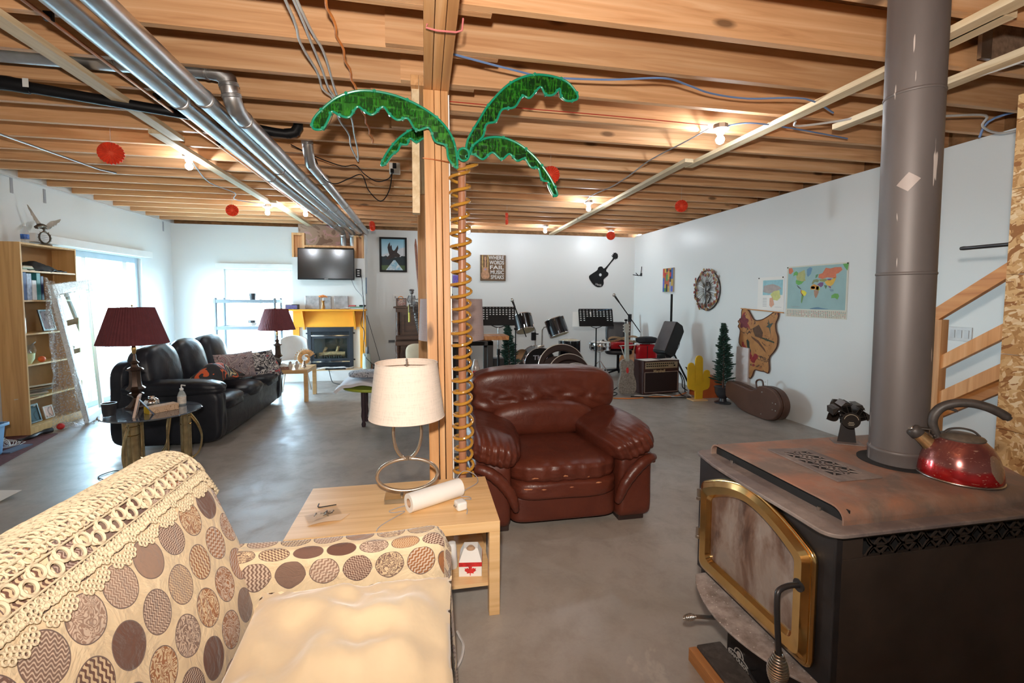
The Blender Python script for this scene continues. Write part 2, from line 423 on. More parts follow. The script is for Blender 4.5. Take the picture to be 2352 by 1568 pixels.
# centre beam (three plies) ending on the post, second run further back
for j in range(3):
    struct(MB().box(.004+j*.047, .048+j*.047, YF+.02, 2.74, 2.62, ZJ-.001).build('ceiling_beam_ply', M['beam'], smooth=0, bevel=.002), 'ply of the built-up beam over the post')
    struct(MB().box(-.07+j*.047, -.026+j*.047, 2.75, YB-.35, 2.70, ZJ-.001).build('ceiling_beam_ply', M['beam'], smooth=0, bevel=.002), 'ply of the built-up beam behind the post')
for j, (a, b) in enumerate(((.0, .058), (.060, .094), (.096, .135))):
    struct(MB().add([(a+.028, 2.605, 0), (b+.024, 2.605, 0), (b+.024, 2.745, 0), (a+.028, 2.745, 0), (a, 2.605, 2.619), (b, 2.605, 2.619), (b, 2.745, 2.619), (a, 2.745, 2.619)], [(0, 3, 2, 1), (4, 5, 6, 7), (0, 1, 5, 4), (1, 2, 6, 5), (2, 3, 7, 6), (3, 0, 4, 7)]).build('post_ply', M['post'], smooth=0, bevel=.003), 'ply of the built-up wooden post in the middle of the room')
struct(MB().add([(.161, 2.61, 0), (.168, 2.61, 0), (.168, 2.735, 0), (.161, 2.735, 0), (.136, 2.61, 2.6), (.143, 2.61, 2.6), (.143, 2.735, 2.6), (.136, 2.735, 2.6)], [(0, 3, 2, 1), (4, 5, 6, 7), (0, 1, 5, 4), (1, 2, 6, 5), (2, 3, 7, 6), (3, 0, 4, 7)]).build('trim_1', M['white'], smooth=0), 'pale strip along the side of the post')
struct(MB().box(-.075, .055, 5.6, 5.74, 0, 2.699).build('post_far', M['post'], smooth=0, bevel=.003), 'darker wooden post further back')
struct(MB().box(-.066, -.022, 2.80, 2.87, 1.98, 2.76).build('trim_9', M['brace'], smooth=0, bevel=.002), 'short pale stud hanging behind the post')
# patio door (blue grey frame) in the left wall and window in the back wall
M['doorframe'] = plain('grey_blue_frame', (.38, .46, .52), .5, var=.05)
f = MB(); x0, x1 = XL-.13, XL-.05
f.box(x0, x1, DY0, DY0+.08, 0, DZ).box(x0, x1, DY1-.08, DY1, 0, DZ).box(x0, x1, DY0+.08, DY1-.08, DZ-.08, DZ).box(x0, x1, DY0+.08, DY1-.08, 0, .07)
d = struct(f.build('door_1', M['doorframe'], smooth=0, bevel=.004), 'grey framed patio door in the left-hand wall')
f = MB(); f.box(x0+.01, x1+.03, 6.62, 6.74, 0, DZ-.05).box(x0+.01, x1, DY0+.08, DY0+.17, .07, DZ-.08).box(x0+.01, x1+.02, DY0+.17, 6.64, DZ-.19, DZ-.08).box(x0+.01, x1+.02, DY0+.17, 6.64, .07, .2); f.build('door_panel', M['doorframe'], d, smooth=0, bevel=.004)
f = MB(); f.box(x0+.01, x1-.01, 6.90, 6.98, .07, DZ-.08).box(x0+.01, x1-.01, 7.72, 7.82, .07, DZ-.08); f.build('door_panel', M['white'], d, smooth=0, bevel=.004)
MB().box(XL-.105, XL-.095, DY0+.1, DY1-.1, .08, DZ-.1).build('glass', M['glass'], d, smooth=0)
f = MB().box(XL+.002, XL+.10, 5.98, 8.19, 2.075, 2.17); struct(f.build('trim_2', M['white'], smooth=0, bevel=.004), 'white valance over the patio door')
f = MB(); y0, y1 = YB+.04, YB+.12
f.box(WX0, WX0+.05, y0, y1, WZ0, WZ1).box(WX1-.05, WX1, y0, y1, WZ0, WZ1).box(WX0+.05, WX1-.05, y0, y1, WZ1-.05, WZ1).box(WX0+.05, WX1-.05, y0, y1, WZ0, WZ0+.05).box(-2.96, -2.92, y0, y1, WZ0+.05, WZ1-.05)
d = struct(f.build('window_1', M['white'], smooth=0, bevel=.004), 'white window in the back wall behind the metal rack')
MB().box(WX0+.05, WX1-.05, YB+.075, YB+.083, WZ0+.05, WZ1-.05).build('pane', M['glass'], d, smooth=0)
struct(MB().box(-3.62, -2.33, YB-.07, YB-.002, 1.97, 2.06).build('trim_3', M['white'], smooth=0, bevel=.003), 'white blind box over the window')
# ---------------------------------------------------------------- ceiling: boards, ducts, pipes, cables, lamps, paper fans
def mesh_thing(name, mb, m, label, cat, group=None, **k):
    return tag(mb.build(name, m, **k), label, cat, group)
def board(x0, y0, x1, y1, w, label, z=2.742, h=.034, mt='brace'):
    mesh_thing('ceiling_board', MB().bar((x0, y0, z), (x1, y1, z), w, h), M[mt], label, 'board', smooth=0, bevel=.002)
board(-1.83, .2, -1.935, 4.17, .085, 'pale board nailed under the joists at the left, nearest length')
board(-2.03, 4.02, -2.05, 6.70, .085, 'pale board under the joists at the left, middle length', z=2.741)
board(-1.975, 6.62, -2.0, 8.72, .085, 'pale board under the joists at the left, far length beside the ducts', z=2.740)
board(2.455, -.3, 2.475, 1.95, .085, 'pale board above the black stove pipe, nearest length on the right', z=2.742)
board(2.545, 1.62, 2.50, 4.03, .085, 'pale board running under the joists past the stove pipe')
board(2.40, 3.86, 2.50, 8.85, .085, 'pale board running to the far wall under the joists', z=2.741)
board(2.99, 2.90, 3.09, -.2, .085, 'yellowish stud hanging behind the stove pipe', mt='brace', z=2.735, h=.04)

def duct(name, pts, r, label, joints=()):
    t = thing(name, label, 'duct', pts[0]); o = Vector(pts[0]); P = [Vector(p)-o for p in pts]
    MB().tube(P, r, 28).build('duct_pipe', M['galv'], t, smooth=40)
    for s, f in joints:      # crimped joint collars
        a, b = P[s], P[s+1]; q = a.lerp(b, f); d = (b-a).normalized()
        q2 = MB().tube([q-d*.012, q-d*.008, q-d*.004, q, q+d*.004, q+d*.008, q+d*.012], [r, r+.004, r+.001, r+.005, r+.001, r+.004, r], 28)
        q2.build('duct_joint', M['galv'], t, smooth=60)
    return t
DZ0 = 2.638
duct('round_duct', [(-1.34, -.8, DZ0), (-1.462, 5.0, DZ0), (-1.43, 8.50, DZ0), (-1.43, 8.60, DZ0-.03), (-1.43, 8.66, DZ0-.10), (-1.43, 8.68, 2.385)], .051, 'shiny round duct, left one of the long pair under the joists', ((0, .42), (0, .67), (0, .97), (1, .45), (1, .8), (3, .2)))
duct('round_duct', [(-1.19, -.8, DZ0), (-1.305, 5.0, DZ0), (-1.27, 8.50, DZ0), (-1.27, 8.60, DZ0-.03), (-1.27, 8.66, DZ0-.10), (-1.27, 8.68, 2.385)], .051, 'shiny round duct, right one of the long pair under the joists', ((0, .40), (0, .66), (0, .92), (1, .4), (1, .75), (3, .2)))
duct('round_duct', [(-3.6, 3.085, 2.825), (-2.2, 3.085, 2.825), (-1.27, 3.09, 2.83), (-1.20, 3.095, 2.82), (-1.165, 3.11, 2.79), (-1.155, 3.12, 2.73), (-1.15, 3.13, 2.69), (-1.15, 3.18, 2.645), (-1.152, 3.27, 2.632), (-1.165, 4.8, 2.632), (-1.14, 8.6, 2.632)], .052, 'shiny round duct crossing from the left and turning down at an elbow', ((0, .6), (1, .5), (2, .1), (4, .5), (5, .7), (8, .03), (8, .95), (9, .4), (9, .8)))
duct('round_duct', [(-.985, 4.24, 2.86), (-.985, 4.28, 2.76), (-.99, 4.38, 2.66), (-1.0, 6.3, 2.65), (-1.025, 8.6, 2.65)], .045, 'thinner round duct beginning at a short boot near the black cords', ((0, .5), (2, .3), (2, .95), (3, .5)))
# black drain pipe
t = thing('drain_pipe', 'black plastic drain pipe slanting under the joists', 'pipe', (-2.48, 3.267, 2.727))
MB().tube([(-.9, -.01, 0), (.05, 0, .0), (.91, .31, .0), (1.37, .545, .0), (1.47, .565, .0), (1.515, .57, .02), (1.53, .57, .07), (1.53, .57, .17)], .032, 18).build('drain_run', M['black'], t)
MB().tube([(-.12, -.002, .005), (-.1, -.002, .005), (.08, 0, 0), (.16, .03, 0)], .041, 18).build('pipe_coupling', M['black'], t)
MB().tube([(1.44, .56, .0), (1.50, .569, .015), (1.53, .57, .06), (1.53, .57, .10)], .036, 18).build('pipe_elbow', M['black'], t)
mesh_thing('pipe_sticker', MB().cbox((-2.29, 3.229, 2.725), (.03, .002, .05)), M['white'], 'small white sticker on the black drain pipe', 'sticker', smooth=0)
# copper pipes with black clips
for xx, lab in ((-1.655, 'copper water pipe, left one of the pair beside the ducts'), (-1.555, 'copper water pipe, right one of the pair beside the ducts')):
    t = thing('copper_pipe', lab, 'pipe', (xx, 1.0, 2.72))
    MB().tube([(.05, -1.5, 0), (0, 1.8, 0), (-.01, 4 if xx < -1.6 else 2.6, 0), (-.02, 7.2 if xx < -1.6 else 4, .0)], .009, 10).build('pipe_run', M['copper'], t)
    for yy in (1.48, 2.32, 3.2):
        MB().cbox((.0, yy, .016), (.036, .02, .04)).build('pipe_clip', M['black'], t, bevel=.003)
# a grey conduit at the far left
mesh_thing('conduit', MB().tube([(-3.6, 3.2, 2.715), (-3.19, 4.24, 2.715), (-3.12, 5.2, 2.715), (-3.06, 5.35, 2.72)], .009, 8), M['steel'], 'thin grey conduit under the joists at the far left', 'conduit')
M['cable_white'] = plain('cable_white', (.62, .60, .58), .4); M['cable_blue'] = plain('cable_blue', (.16, .27, .52), .4); M['cable_orange'] = plain('cable_orange', (.85, .28, .06), .45)
M['cable_red'] = plain('cable_red', (.50, .05, .03), .45); M['cable_grey'] = plain('cable_grey', (.33, .33, .35), .45)
def cable(pts, r, m, label, closed=False, name='cable', n=5, parent=None):
    o = MB().tube(spline(pts, n), r, 6).build(name, M[m], parent)
    if parent is None: tag(o, label, 'cable')
    return o
Zc = 2.745
cable([(-.60, .8, Zc), (-.575, 2.16, Zc), (-.60, 2.5, Zc), (-.585, 2.8, Zc), (-.60, 3.02, Zc), (-.565, 3.15, Zc), (-.59, 3.5, Zc), (-.57, 3.8, Zc), (-.60, 4.1, Zc), (-.60, 4.5, Zc)], .0065, 'cable_white', 'pale electrical cable, left strand of the bundle crossing the joists')
cable([(-.55, .8, Zc), (-.54, 2.16, Zc), (-.545, 2.45, Zc), (-.55, 2.75, Zc), (-.56, 3.05, Zc), (-.50, 3.4, Zc), (-.53, 3.8, Zc), (-.56, 4.2, Zc), (-.60, 4.52, Zc)], .0065, 'cable_white', 'pale electrical cable, right strand of the bundle crossing the joists')
cable([(-.52, .8, Zc-.01), (-.522, 2.2, Zc-.01), (-.50, 2.55, Zc-.01), (-.52, 2.9, Zc-.01), (-.53, 3.08, Zc)], .0065, 'cable_white', 'short pale cable beside the bundle crossing the joists')
q = []
for i in range(46):
    y = .9+i*(3.05/45); q.append((-.405+.007*math.sin(i*1.9), y, Zc+.004*math.cos(i*1.9)))
cable(q, .0065, 'cable_orange', 'twisted orange extension cord hanging across the joists', name='extension_cord', n=2)
cable([(.143, 2.455, Zc), (.5, 2.56, Zc), (.70, 2.60, Zc), (1.06, 2.56, Zc), (1.36, 2.48, Zc), (1.55, 2.53, Zc), (1.75, 2.60, Zc), (2.03, 2.62, Zc), (2.38, 2.55, Zc), (2.75, 2.70, Zc)], .006, 'cable_blue', 'blue cable snaking under the joists right of the post')
cable([(.15, 3.04, Zc), (.65, 3.05, Zc), (1.28, 3.05, Zc), (2.05, 3.07, Zc)], .0035, 'cable_red', 'thin red wire leading to the nearest light bulb')
cable([(2.10, 3.12, Zc), (2.09, 3.4, Zc), (2.05, 3.95, Zc), (2.10, 4.5, Zc), (2.11, 4.96, Zc), (2.05, 5.4, Zc), (2.09, 5.75, Zc)], .006, 'cable_grey', 'grey cable linking two bulbs on the right of the ceiling')
cable([(2.2, 3.05, Zc), (2.33, 2.97, Zc), (2.7, 3.0, Zc), (3.3, 3.1, Zc)], .006, 'cable_blue', 'blue cable leaving the nearest bulb towards the stove pipe')
cable([(-2.1, 4.72, Zc), (-2.2, 5.05, Zc), (-2.35, 5.7, Zc), (-2.28, 6.2, Zc), (-2.43, 6.6, Zc), (-2.2, 6.85, Zc), (-2.16, 6.95, Zc)], .006, 'cable_grey', 'grey cable linking two bulbs on the left of the ceiling')
cable([(2.6, 2.86, Zc-.01), (2.68, 2.9, Zc-.02), (3.0, 2.7, Zc), (3.0, 2.3, Zc), (3.06, 1.9, Zc-.03), (3.1, 1.2, Zc)], .008, 'cable_white', 'pale cable looping beside the stud behind the stove pipe')
cable([(3.2, 2.7, 2.74), (3.6, 2.62, 2.76), (3.95, 2.62, 2.79), (4.02, 2.68, 2.74), (4.20, 2.66, 2.70), (4.28, 2.4, 2.72), (4.3, 2.0, 2.75)], .008, 'cable_white', 'pale cable dipping over the top of the right-hand wall')
cable([(4.1, 2.75, 2.69), (4.1, 2.66, 2.80), (4.2, 2.3, 2.80), (4.25, 1.7, 2.82)], .008, 'cable_blue', 'dark blue cable over the top of the right-hand wall')
cable([(-4.31, 3.6, 2.745), (-4.31, 5.2, 2.735), (-4.31, 6.4, 2.74), (-4.31, 7.5, 2.735), (-4.31, 8.8, 2.75)], .007, 'cable_white', 'pale cable running along the top of the left-hand wall')
t = thing('outlet_box', 'metal outlet box on a joist with a black plug', 'outlet', (-.27, 4.54, 2.70))
MB().cbox((0, 0, 0), (.10, .05, .10)).build('box', M['white'], t, bevel=.004)
MB().cbox((.0, -.03, .02), (.035, .02, .05)).cbox((-.02, -.045, -.035), (.03, .05, .035)).build('plug', M['black'], t, bevel=.004)
cable([(-.29, 4.51, 2.67), (-.33, 4.6, 2.62), (-.45, 4.7, 2.61), (-.56, 4.65, 2.66), (-.62, 4.5, 2.70), (-.75, 4.55, 2.70), (-.95, 4.45, 2.74), (-1.1, 4.2, 2.76)], .005, 'black', 'black cord drooping from the outlet box, upper loop')
cable([(-.29, 4.51, 2.66), (-.33, 4.6, 2.50), (-.42, 4.7, 2.42), (-.53, 4.7, 2.52), (-.58, 4.6, 2.64), (-.72, 4.7, 2.62), (-.85, 4.75, 2.58), (-.95, 4.7, 2.62), (-.97, 4.5, 2.74)], .005, 'black', 'black cord drooping from the outlet box, lower loop')
# light bulbs
M['bulb'] = glow('lit_bulb', (.86, .93, 1.0), 430); M['porcelain'] = plain('porcelain', (.82, .82, .80), .3, var=.03)
def lampholder(x, y, label):
    t = thing('ceiling_light', label, 'ceiling light', (x, y, 2.76), 0, 'bare bulb ceiling lights')
    q = MB().lathe([(.0, 0), (.052, 0), (.052, -.03), (0, -.03)], 8); q.build('junction_box', M['galv'], t, smooth=30)
    MB().lathe([(0, -.03), (.058, -.03), (.060, -.036), (.035, -.042), (.028, -.060), (.026, -.068), (0, -.068)], 24).build('lampholder', M['porcelain'], t)
    MB().lathe([(0, -.066), (.015, -.067), (.017, -.080), (.030, -.102), (.031, -.112), (.024, -.130), (.012, -.139), (0, -.141)], 20).build('bulb', M['bulb'], t)
for x, y, lb in ((-2.085, 4.66, 'lit bulb hanging over the black couch, nearest on the left side'), (-2.156, 6.98, 'lit bulb left of the pale board end near the fireplace'), (-1.66, 7.0, 'lit bulb beside the shiny ducts in front of the fireplace'),
                 (2.162, 3.08, 'lit bulb nearest the stove pipe, largest on the right'), (2.145, 5.78, 'lit bulb halfway down the right half of the ceiling'), (.782, 8.18, 'lit bulb right of the post near the back wall'),
                 (2.118, 7.88, 'lit bulb near the far end of the right-hand pale board'), (3.481, 8.16, 'lit bulb in the far right corner beside a red paper fan')):
    lampholder(x, y, lb)
# red paper fans
M['fan_red'] = plain('red_tissue', (.85, .09, .035), .7, var=.1)
def paper_fan(x, y, r, rz, label):
    t = thing('paper_fan', label, 'paper fan', (x, y, 2.60), rz, 'red paper fans hanging from the ceiling')
    n = 44; vs = []; fs = []
    for s, k in ((-1, 0), (1, 1)):
        for i in range(n):
            a = 2*PI*i/n; dy = s*.004+(.012 if i % 2 else -.012); rr = r*(1 if i % 2 else .93)
            vs.append((rr*math.cos(a), dy, rr*math.sin(a)))
        for i in range(n):
            a = 2*PI*i/n; vs.append((r*.12*math.cos(a), s*.004, r*.12*math.sin(a)))
    for k in (0, 2*n):
        for i in range(n): fs.append((k+i, k+(i+1) % n, k+n+(i+1) % n, k+n+i))
        fs.append(tuple(k+n+i for i in range(n)))
    for i in range(n): fs.append((i, (i+1) % n, 2*n+(i+1) % n, 2*n+i))
    MB().add(vs, fs).build('pleated_disc', M['fan_red'], t, smooth=0)
    MB().cyl((0, 0, r*.9), (0, 0, .3995), .0012, n=5).build('hanging_string', M['cable_white'], t)
for a in ((-2.42, 4.18, .088, R(20), 'large red paper fan hanging left of the ducts'), (-2.467, 6.6, .078, R(10), 'red paper fan hanging over the black couch'), (-.807, 7.58, .08, R(62), 'red paper fan seen edge-on right of the television'),
          (1.147, 4.09, .085, R(-20), 'red paper fan half hidden by the green neon frond'), (1.165, 6.45, .085, R(72), 'red paper fan seen edge-on between the post and the board'), (3.093, 5.12, .077, R(-25), 'red paper fan hanging near the right-hand wall'),
          (3.33, 7.81, .08, R(-20), 'red paper fan beside the bulb in the far right corner')): paper_fan(*a)
# foil duct lining at the far right
t = thing('duct_liner', 'foil and ribbed panel between the joists behind the stove pipe', 'panel', (3.05, 2.02, 2.78))
MB().box(-.02, .9, -.012, 0, .0, .2).build('ribbed_panel', plain('ribbed_panel', (.35, .24, .17), .5, .3, var=.35, vs=30), t)
MB().box(-.09, -.02, -.02, .0, .0, .2).build('metal_flange', M['galv'], t)
# wall top notch, stains on left wall
for y, z, lb in ((5.83, 2.66, 'small grey strap under the joists above the bookcase end nearest the camera'), (6.26, 2.64, 'small grey strap under the joists above the patio door'), (8.70, 2.66, 'small grey strap under the joists next to the far left corner')):
    mesh_thing('wall_strap', MB().box(XL+.001, XL+.004, y, y+.035, z-.09, z+.07), M['cable_grey'], lb, 'strap', 'grey straps on the left wall', smooth=0)
# ---------------------------------------------------------------- neon palm beside the post
FR = {'A': [(0.174,2.19),(0.166,2.299),(0.132,2.38),(0.066,2.45),(-0.033,2.508),(-0.147,2.547),(-0.258,2.561),(-0.353,2.553),(-0.446,2.513),(-0.524,2.444),(-0.567,2.386),(-0.564,2.346),(-0.518,2.35),(-0.487,2.407),(-0.471,2.44),(-0.433,2.423),(-0.386,2.419),(-0.346,2.474),(-0.307,2.453),(-0.268,2.44),(-0.216,2.485),(-0.18,2.447),(-0.14,2.422),(-0.087,2.434),(-0.043,2.376),(0.024,2.393),(0.056,2.325),(0.115,2.304),(0.128,2.238)],
'B': [(0.226,2.252),(0.234,2.345),(0.304,2.468),(0.347,2.539),(0.434,2.639),(0.513,2.696),(0.611,2.73),(0.72,2.73),(0.804,2.706),(0.86,2.65),(0.861,2.616),(0.805,2.602),(0.767,2.625),(0.758,2.667),(0.721,2.63),(0.676,2.626),(0.644,2.666),(0.585,2.601),(0.541,2.606),(0.496,2.542),(0.426,2.524),(0.391,2.458),(0.338,2.437),(0.317,2.368),(0.26,2.314),(0.243,2.27)],
'C': [(0.252,2.279),(0.277,2.332),(0.347,2.37),(0.435,2.376),(0.524,2.348),(0.605,2.293),(0.661,2.235),(0.717,2.16),(0.755,2.082),(0.736,2.068),(0.708,2.115),(0.698,2.145),(0.661,2.157),(0.642,2.217),(0.597,2.223),(0.56,2.268),(0.515,2.253),(0.471,2.289),(0.426,2.256),(0.373,2.291),(0.321,2.25),(0.277,2.272)],
'D': [(0.199,2.3),(0.144,2.388),(0.08,2.438),(-0.001,2.464),(-0.064,2.464),(-0.127,2.424),(-0.181,2.367),(-0.225,2.302),(-0.248,2.247),(-0.226,2.253),(-0.19,2.304),(-0.155,2.333),(-0.136,2.37),(-0.101,2.372),(-0.083,2.409),(-0.047,2.389),(-0.006,2.414),(0.034,2.408),(0.08,2.366),(0.144,2.325),(0.181,2.281)],
'E': [(0.21+.03*math.cos(a/10*2*PI), 2.262+.034*math.sin(a/10*2*PI)) for a in range(10)]}
def film():
    t = NT('green_holographic_film'); v = t.coord((1, 1, 1)); vo = t.n('TexVoronoi', distance='CHEBYCHEV'); t.l(v, vo.inputs['Vector']); vo.inputs['Scale'].default_value = 26; vo.inputs['Randomness'].default_value = .35
    s = t.noise(t.coord((60, 60, 14)), 1.5, 3, .7); f = t.ramp(s, [(.50, (0, 0, 0)), (.62, (1, 1, 1))])
    g = t.ramp(t.noise(t.coord(), 6, 2, .5), [(.35, (.004, .035, .010)), (.65, (.008, .10, .014))])
    c = t.mix(t.math('MULTIPLY', f, .5), g, (.05, .42, .03))
    c = t.mix(t.math('MULTIPLY', t.ramp(vo.outputs['Distance'], [(.42, (0, 0, 0)), (.52, (1, 1, 1))]), .25), c, (.10, .55, .05))
    t.bump(vo.outputs['Distance'], .5, .01)
    return t.out(c, .25, .35, Alpha=.93)
M['film'] = film(); M['rope'] = plain('green_rope_light', (.01, .30, .17), .25, var=.1, Coat_Weight=.5)
M['amber'] = plain('amber_rope_light', (.50, .25, .035), .2, var=.15, Coat_Weight=.6); M['palmpole'] = plain('brown_painted_pole', (.42, .19, .10), .4, var=.12)
pt = thing('neon_palm', 'green and amber rope-light palm tree standing beside the wooden post', 'palm decoration', (.212, 2.60, 0))
for k, dy in (('A', -.045), ('B', -.04), ('C', -.025), ('D', .19), ('E', -.05)):
    P = [(x-.205, z) for x, z in FR[k]]; S = [(v.x, v.y) for v in spline([(x, z, 0) for x, z in P], 4, True)]
    cx = sum(p[0] for p in S)/len(S); n = len(S)
    MX = axes((0, dy, 0), (1, 0, 0), (0, 0, 1), (0, -1, 0))
    fr = MB().prism(S, -.001, .001, MX).build('frond', M['film'], pt, smooth=0)
    MB().tube([(x, dy-.004, z) for x, z in S], .0065, 8, closed=True).build('rope_light', M['rope'], fr)
    q = MB()
    if k != 'E':
        for i in range(0, n, 6): MB().tube([(S[i][0], dy-.013, S[i][1]), (S[i][0], dy+.006, S[i][1])], .009, 6).build('clip', M['rope'], fr)
        q = MB(); m = len(P)
        q.tube([(S[i][0]*.985, dy+.005, S[i][1]) for i in range(0, n//2, 2)], .002, 5)
        q.build('wire_frame', M['steel'], fr)
MB().cyl((0, 0, 0), (0, 0, 2.25), .0225, n=24).build('trunk_pole', M['palmpole'], pt)
MB().box(-.045, .07, -.05, .12, 0, .012).build('base_plate', M['darkmetal'], pt, bevel=.003)
turns = 25; N = turns*18; q = []
for i in range(N+1):
    u = i/N; a = -2*PI*turns*u; z = 2.19-1.75*(u**.93)
    rr = .052+.004*math.sin(u*40); q.append((rr*math.cos(a)+(-.012+.02*u), rr*math.sin(a)-.005, z+.01*math.sin(a)))
q += [tuple(Vector(q[-1])+Vector((.0, -.01*k, -.03*k))) for k in range(1, 4)]
MB().tube(q, .0088, 8).build('spiral_rope_light', M['amber'], pt)
MB().tube([(.055*math.cos(a/20*2*PI)+.03, .03*math.sin(a/20*2*PI)-.02, 2.205+.02*math.sin(a/20*2*PI+1)) for a in range(20)], .0072, 8, closed=True).build('top_loop', M['amber'], pt)
cable([(-.005, 2.60, 2.245), (.06, 2.597, 2.24), (.15, 2.57, 2.222), (.2, 2.56, 2.215)], .003, 'copper', 'wire tying the palm to the post', name='tie_wire')
tag(MB().tube([(.02, 2.0, 2.62), (.015, 2.0, 2.605), (.06, 2.0, 2.598), (.14, 2.0, 2.60), (.165, 2.0, 2.61), (.17, 2.0, 2.66)], .004, 6).build('wire_tie', plain('pink_wire', (.65, .2, .2), .4)), 'pink wire tied round the underside of the beam', 'wire')
# ---------------------------------------------------------------- wood stove, pipe, kettle, fan
def rusty(name, base, rust, dust, rough=.6, metal=.3):
    t = NT(name); a = t.noise(t.coord(), 3.5, 6, .65, .5); b = t.noise(t.coord(loc=(3, 1, 2)), 9, 6, .7); g = t.noise(t.coord(), 120, 3, .7)
    c = t.mix(t.ramp(a, [(.42, (0, 0, 0)), (.60, (1, 1, 1))]), base, rust)
    c = t.mix(t.math('MULTIPLY', t.ramp(b, [(.48, (0, 0, 0)), (.7, (1, 1, 1))]), .6), c, dust)
    c = t.mix(t.math('MULTIPLY', g, .25), c, base); t.bump(g, .15, .001)
    return t.out(c, rough, metal)
M['stovetop'] = rusty('rusty_stove_top', (.17, .12, .095), (.33, .15, .09), (.34, .25, .20), .55, .1)
M['stovelip'] = rusty('dusty_stove_lip', (.14, .11, .105), (.20, .16, .14), (.36, .29, .25), .6, .1)
M['stovebody'] = plain('black_stove_steel', (.022, .019, .020), .42, .2, var=.35, vs=9, bump=.2, bs=300, bd=.0005)
M['stoveside'] = plain('brown_black_stove_side', (.040, .028, .022), .5, .2, var=.3, vs=5)
def ashm():
    t = NT('ash_covered_shelf'); a = t.noise(t.coord(), 16, 6, .7); vo = t.n('TexVoronoi'); t.l(t.coord(), vo.inputs['Vector']); vo.inputs['Scale'].default_value = 60
    c = t.ramp(a, [(.35, (.20, .16, .14)), (.65, (.42, .36, .33))])
    c = t.mix(t.ramp(vo.outputs['Distance'], [(.10, (1, 1, 1)), (.16, (0, 0, 0))]), c, (.62, .58, .54))
    return t.out(c, .9)
M['ash'] = ashm()
def sooty():
    t = NT('sooty_glass'); a = t.noise(t.coord((1, 1, .5)), 5.5, 5, .6, .6); b = t.noise(t.coord((1, 1, .4), loc=(1, 2, 3)), 11, 5, .7)
    c = t.ramp(a, [(.33, (.045, .022, .016)), (.46, (.15, .085, .06)), (.58, (.26, .20, .165)), (.72, (.20, .175, .16))])
    c = t.mix(t.math('MULTIPLY', t.ramp(b, [(.5, (0, 0, 0)), (.7, (1, 1, 1))]), .35), c, (.42, .38, .35))
    return t.out(c, .28, 0, Coat_Weight=.35)
M['soot'] = sooty(); M['void'] = plain('dark_interior', (.006, .005, .005), .9)

st = thing('wood_stove', 'black wood stove with a rusty top plate and a brass arched glass door', 'stove', (1.55, 1.40, 0), 0)
X0, X1, Y0, Y1 = 1.175, 2.06, 1.082, 1.745
# firebox body: front, near side with a lattice opening, far side, back
q = MB(); q.box(X0, X0+.02, Y0, Y1, .303, .790); q.box(X0+.02, X1, Y1-.02, Y1, .24, .79); q.box(X1-.02, X1, Y0+.02, Y1-.02, .24, .79); q.box(X0+.02, X1-.02, Y0+.02, Y1-.02, .24, .26)
bd = bw(q, 'firebox', M['stovebody'], st, smooth=0, bevel=.003)
q = MB(); q.box(X0+.022, X1, Y0-.004, Y0+.012, .10, .713).box(X0+.022, 1.27, Y0-.004, Y0+.012, .713, .79).box(1.27, X1, Y0-.004, Y0+.012, .772, .79)
sd = bw(q, 'side_panel', M['stoveside'], st, smooth=0, bevel=.0015)
bw(MB().box(1.26, X1-.02, Y0+.03, Y0+.035, .70, .785), 'vent_back', M['void'], sd, smooth=0)
q = MB(); zc, hh, w = .7425, .0295, .0032; yy = Y0
def lat(q, pts, f, w, th):       # flat strips following a polyline, f maps (u, v) to room space
    for a, b in zip(pts, pts[1:]): q.bar(f(*a), f(*b), w, th, up=f.up)
class FY:
    up = (0, 1, 0)
    def __call__(s, u, v): return (u, Y0+.002, zc+v)
f = FY(); P = .105
for k in range(7):
    x = 1.285+k*P
    for a, b in (((x, -hh), (x+P*.55, hh)), ((x+P*.55, -hh), (x, hh)), ((x+P*.5, -hh), (x+P*1.05, hh)), ((x+P*1.05, -hh), (x+P*.5, hh))): lat(q, [a, b], f, .007, .004)
    lat(q, [(x+P*.5+.046*math.cos(R(a)), hh-.034*math.sin(R(a))) for a in range(0, 181, 20)], f, .006, .004)
    lat(q, [(x+P*.5+.046*math.cos(R(a)), -hh+.034*math.sin(R(a))) for a in range(0, 181, 20)], f, .006, .004)
bw(q, 'lattice_vent', M['stoveside'], st, smooth=0)
bw(MB().box(X0+.0, X0+.022, Y0-.006, Y0+.004, .1, .79), 'corner_trim', M['stovebody'], st, smooth=0, bevel=.002)
# bow-fronted lip plate
lp = [(2.30, 1.80), (1.40, 1.80)]+arc(1.22, 1.74, .05, R(90), R(180), 5)+[(1.150, 1.62), (1.140, 1.42), (1.139, 1.22)]+arc(1.185, 1.105, .05, R(180), R(270), 7)+[(2.02, 1.055)]
bw(MB().prism(lp, .790, .803), 'lip_plate', M['stovelip'], st, bevel=.003)
# top plate: sides roll down to the lip, open at the front
prof = [(1.100, .803), (1.100, .818)]+[(1.145+.045*math.cos(R(a)), .818+.035*math.sin(R(a))) for a in range(180, 89, -15)]+[(1.70, .853)]+[(1.70+.04*math.cos(R(a)), .818+.035*math.sin(R(a))) for a in range(90, -1, -15)]+[(1.74, .803)]
th = .006; n = len(prof)
inn = [(1.106, .803), (1.106, .818)]+[(1.145+.039*math.cos(R(a)), .818+.029*math.sin(R(a))) for a in range(180, 89, -15)]+[(1.70, .847)]+[(1.70+.034*math.cos(R(a)), .818+.029*math.sin(R(a))) for a in range(90, -1, -15)]+[(1.734, .803)]
vs = []; fs = []
for (x, s) in ((0, 0), (1, 1)):
    for L in (prof, inn):
        for y, z in L:
            t_ = (y-1.10)/.64
            xf = (1.222+.008*math.sin(PI*t_)) if s == 0 else (2.02+.40*t_)
            vs.append((xf, y, z))
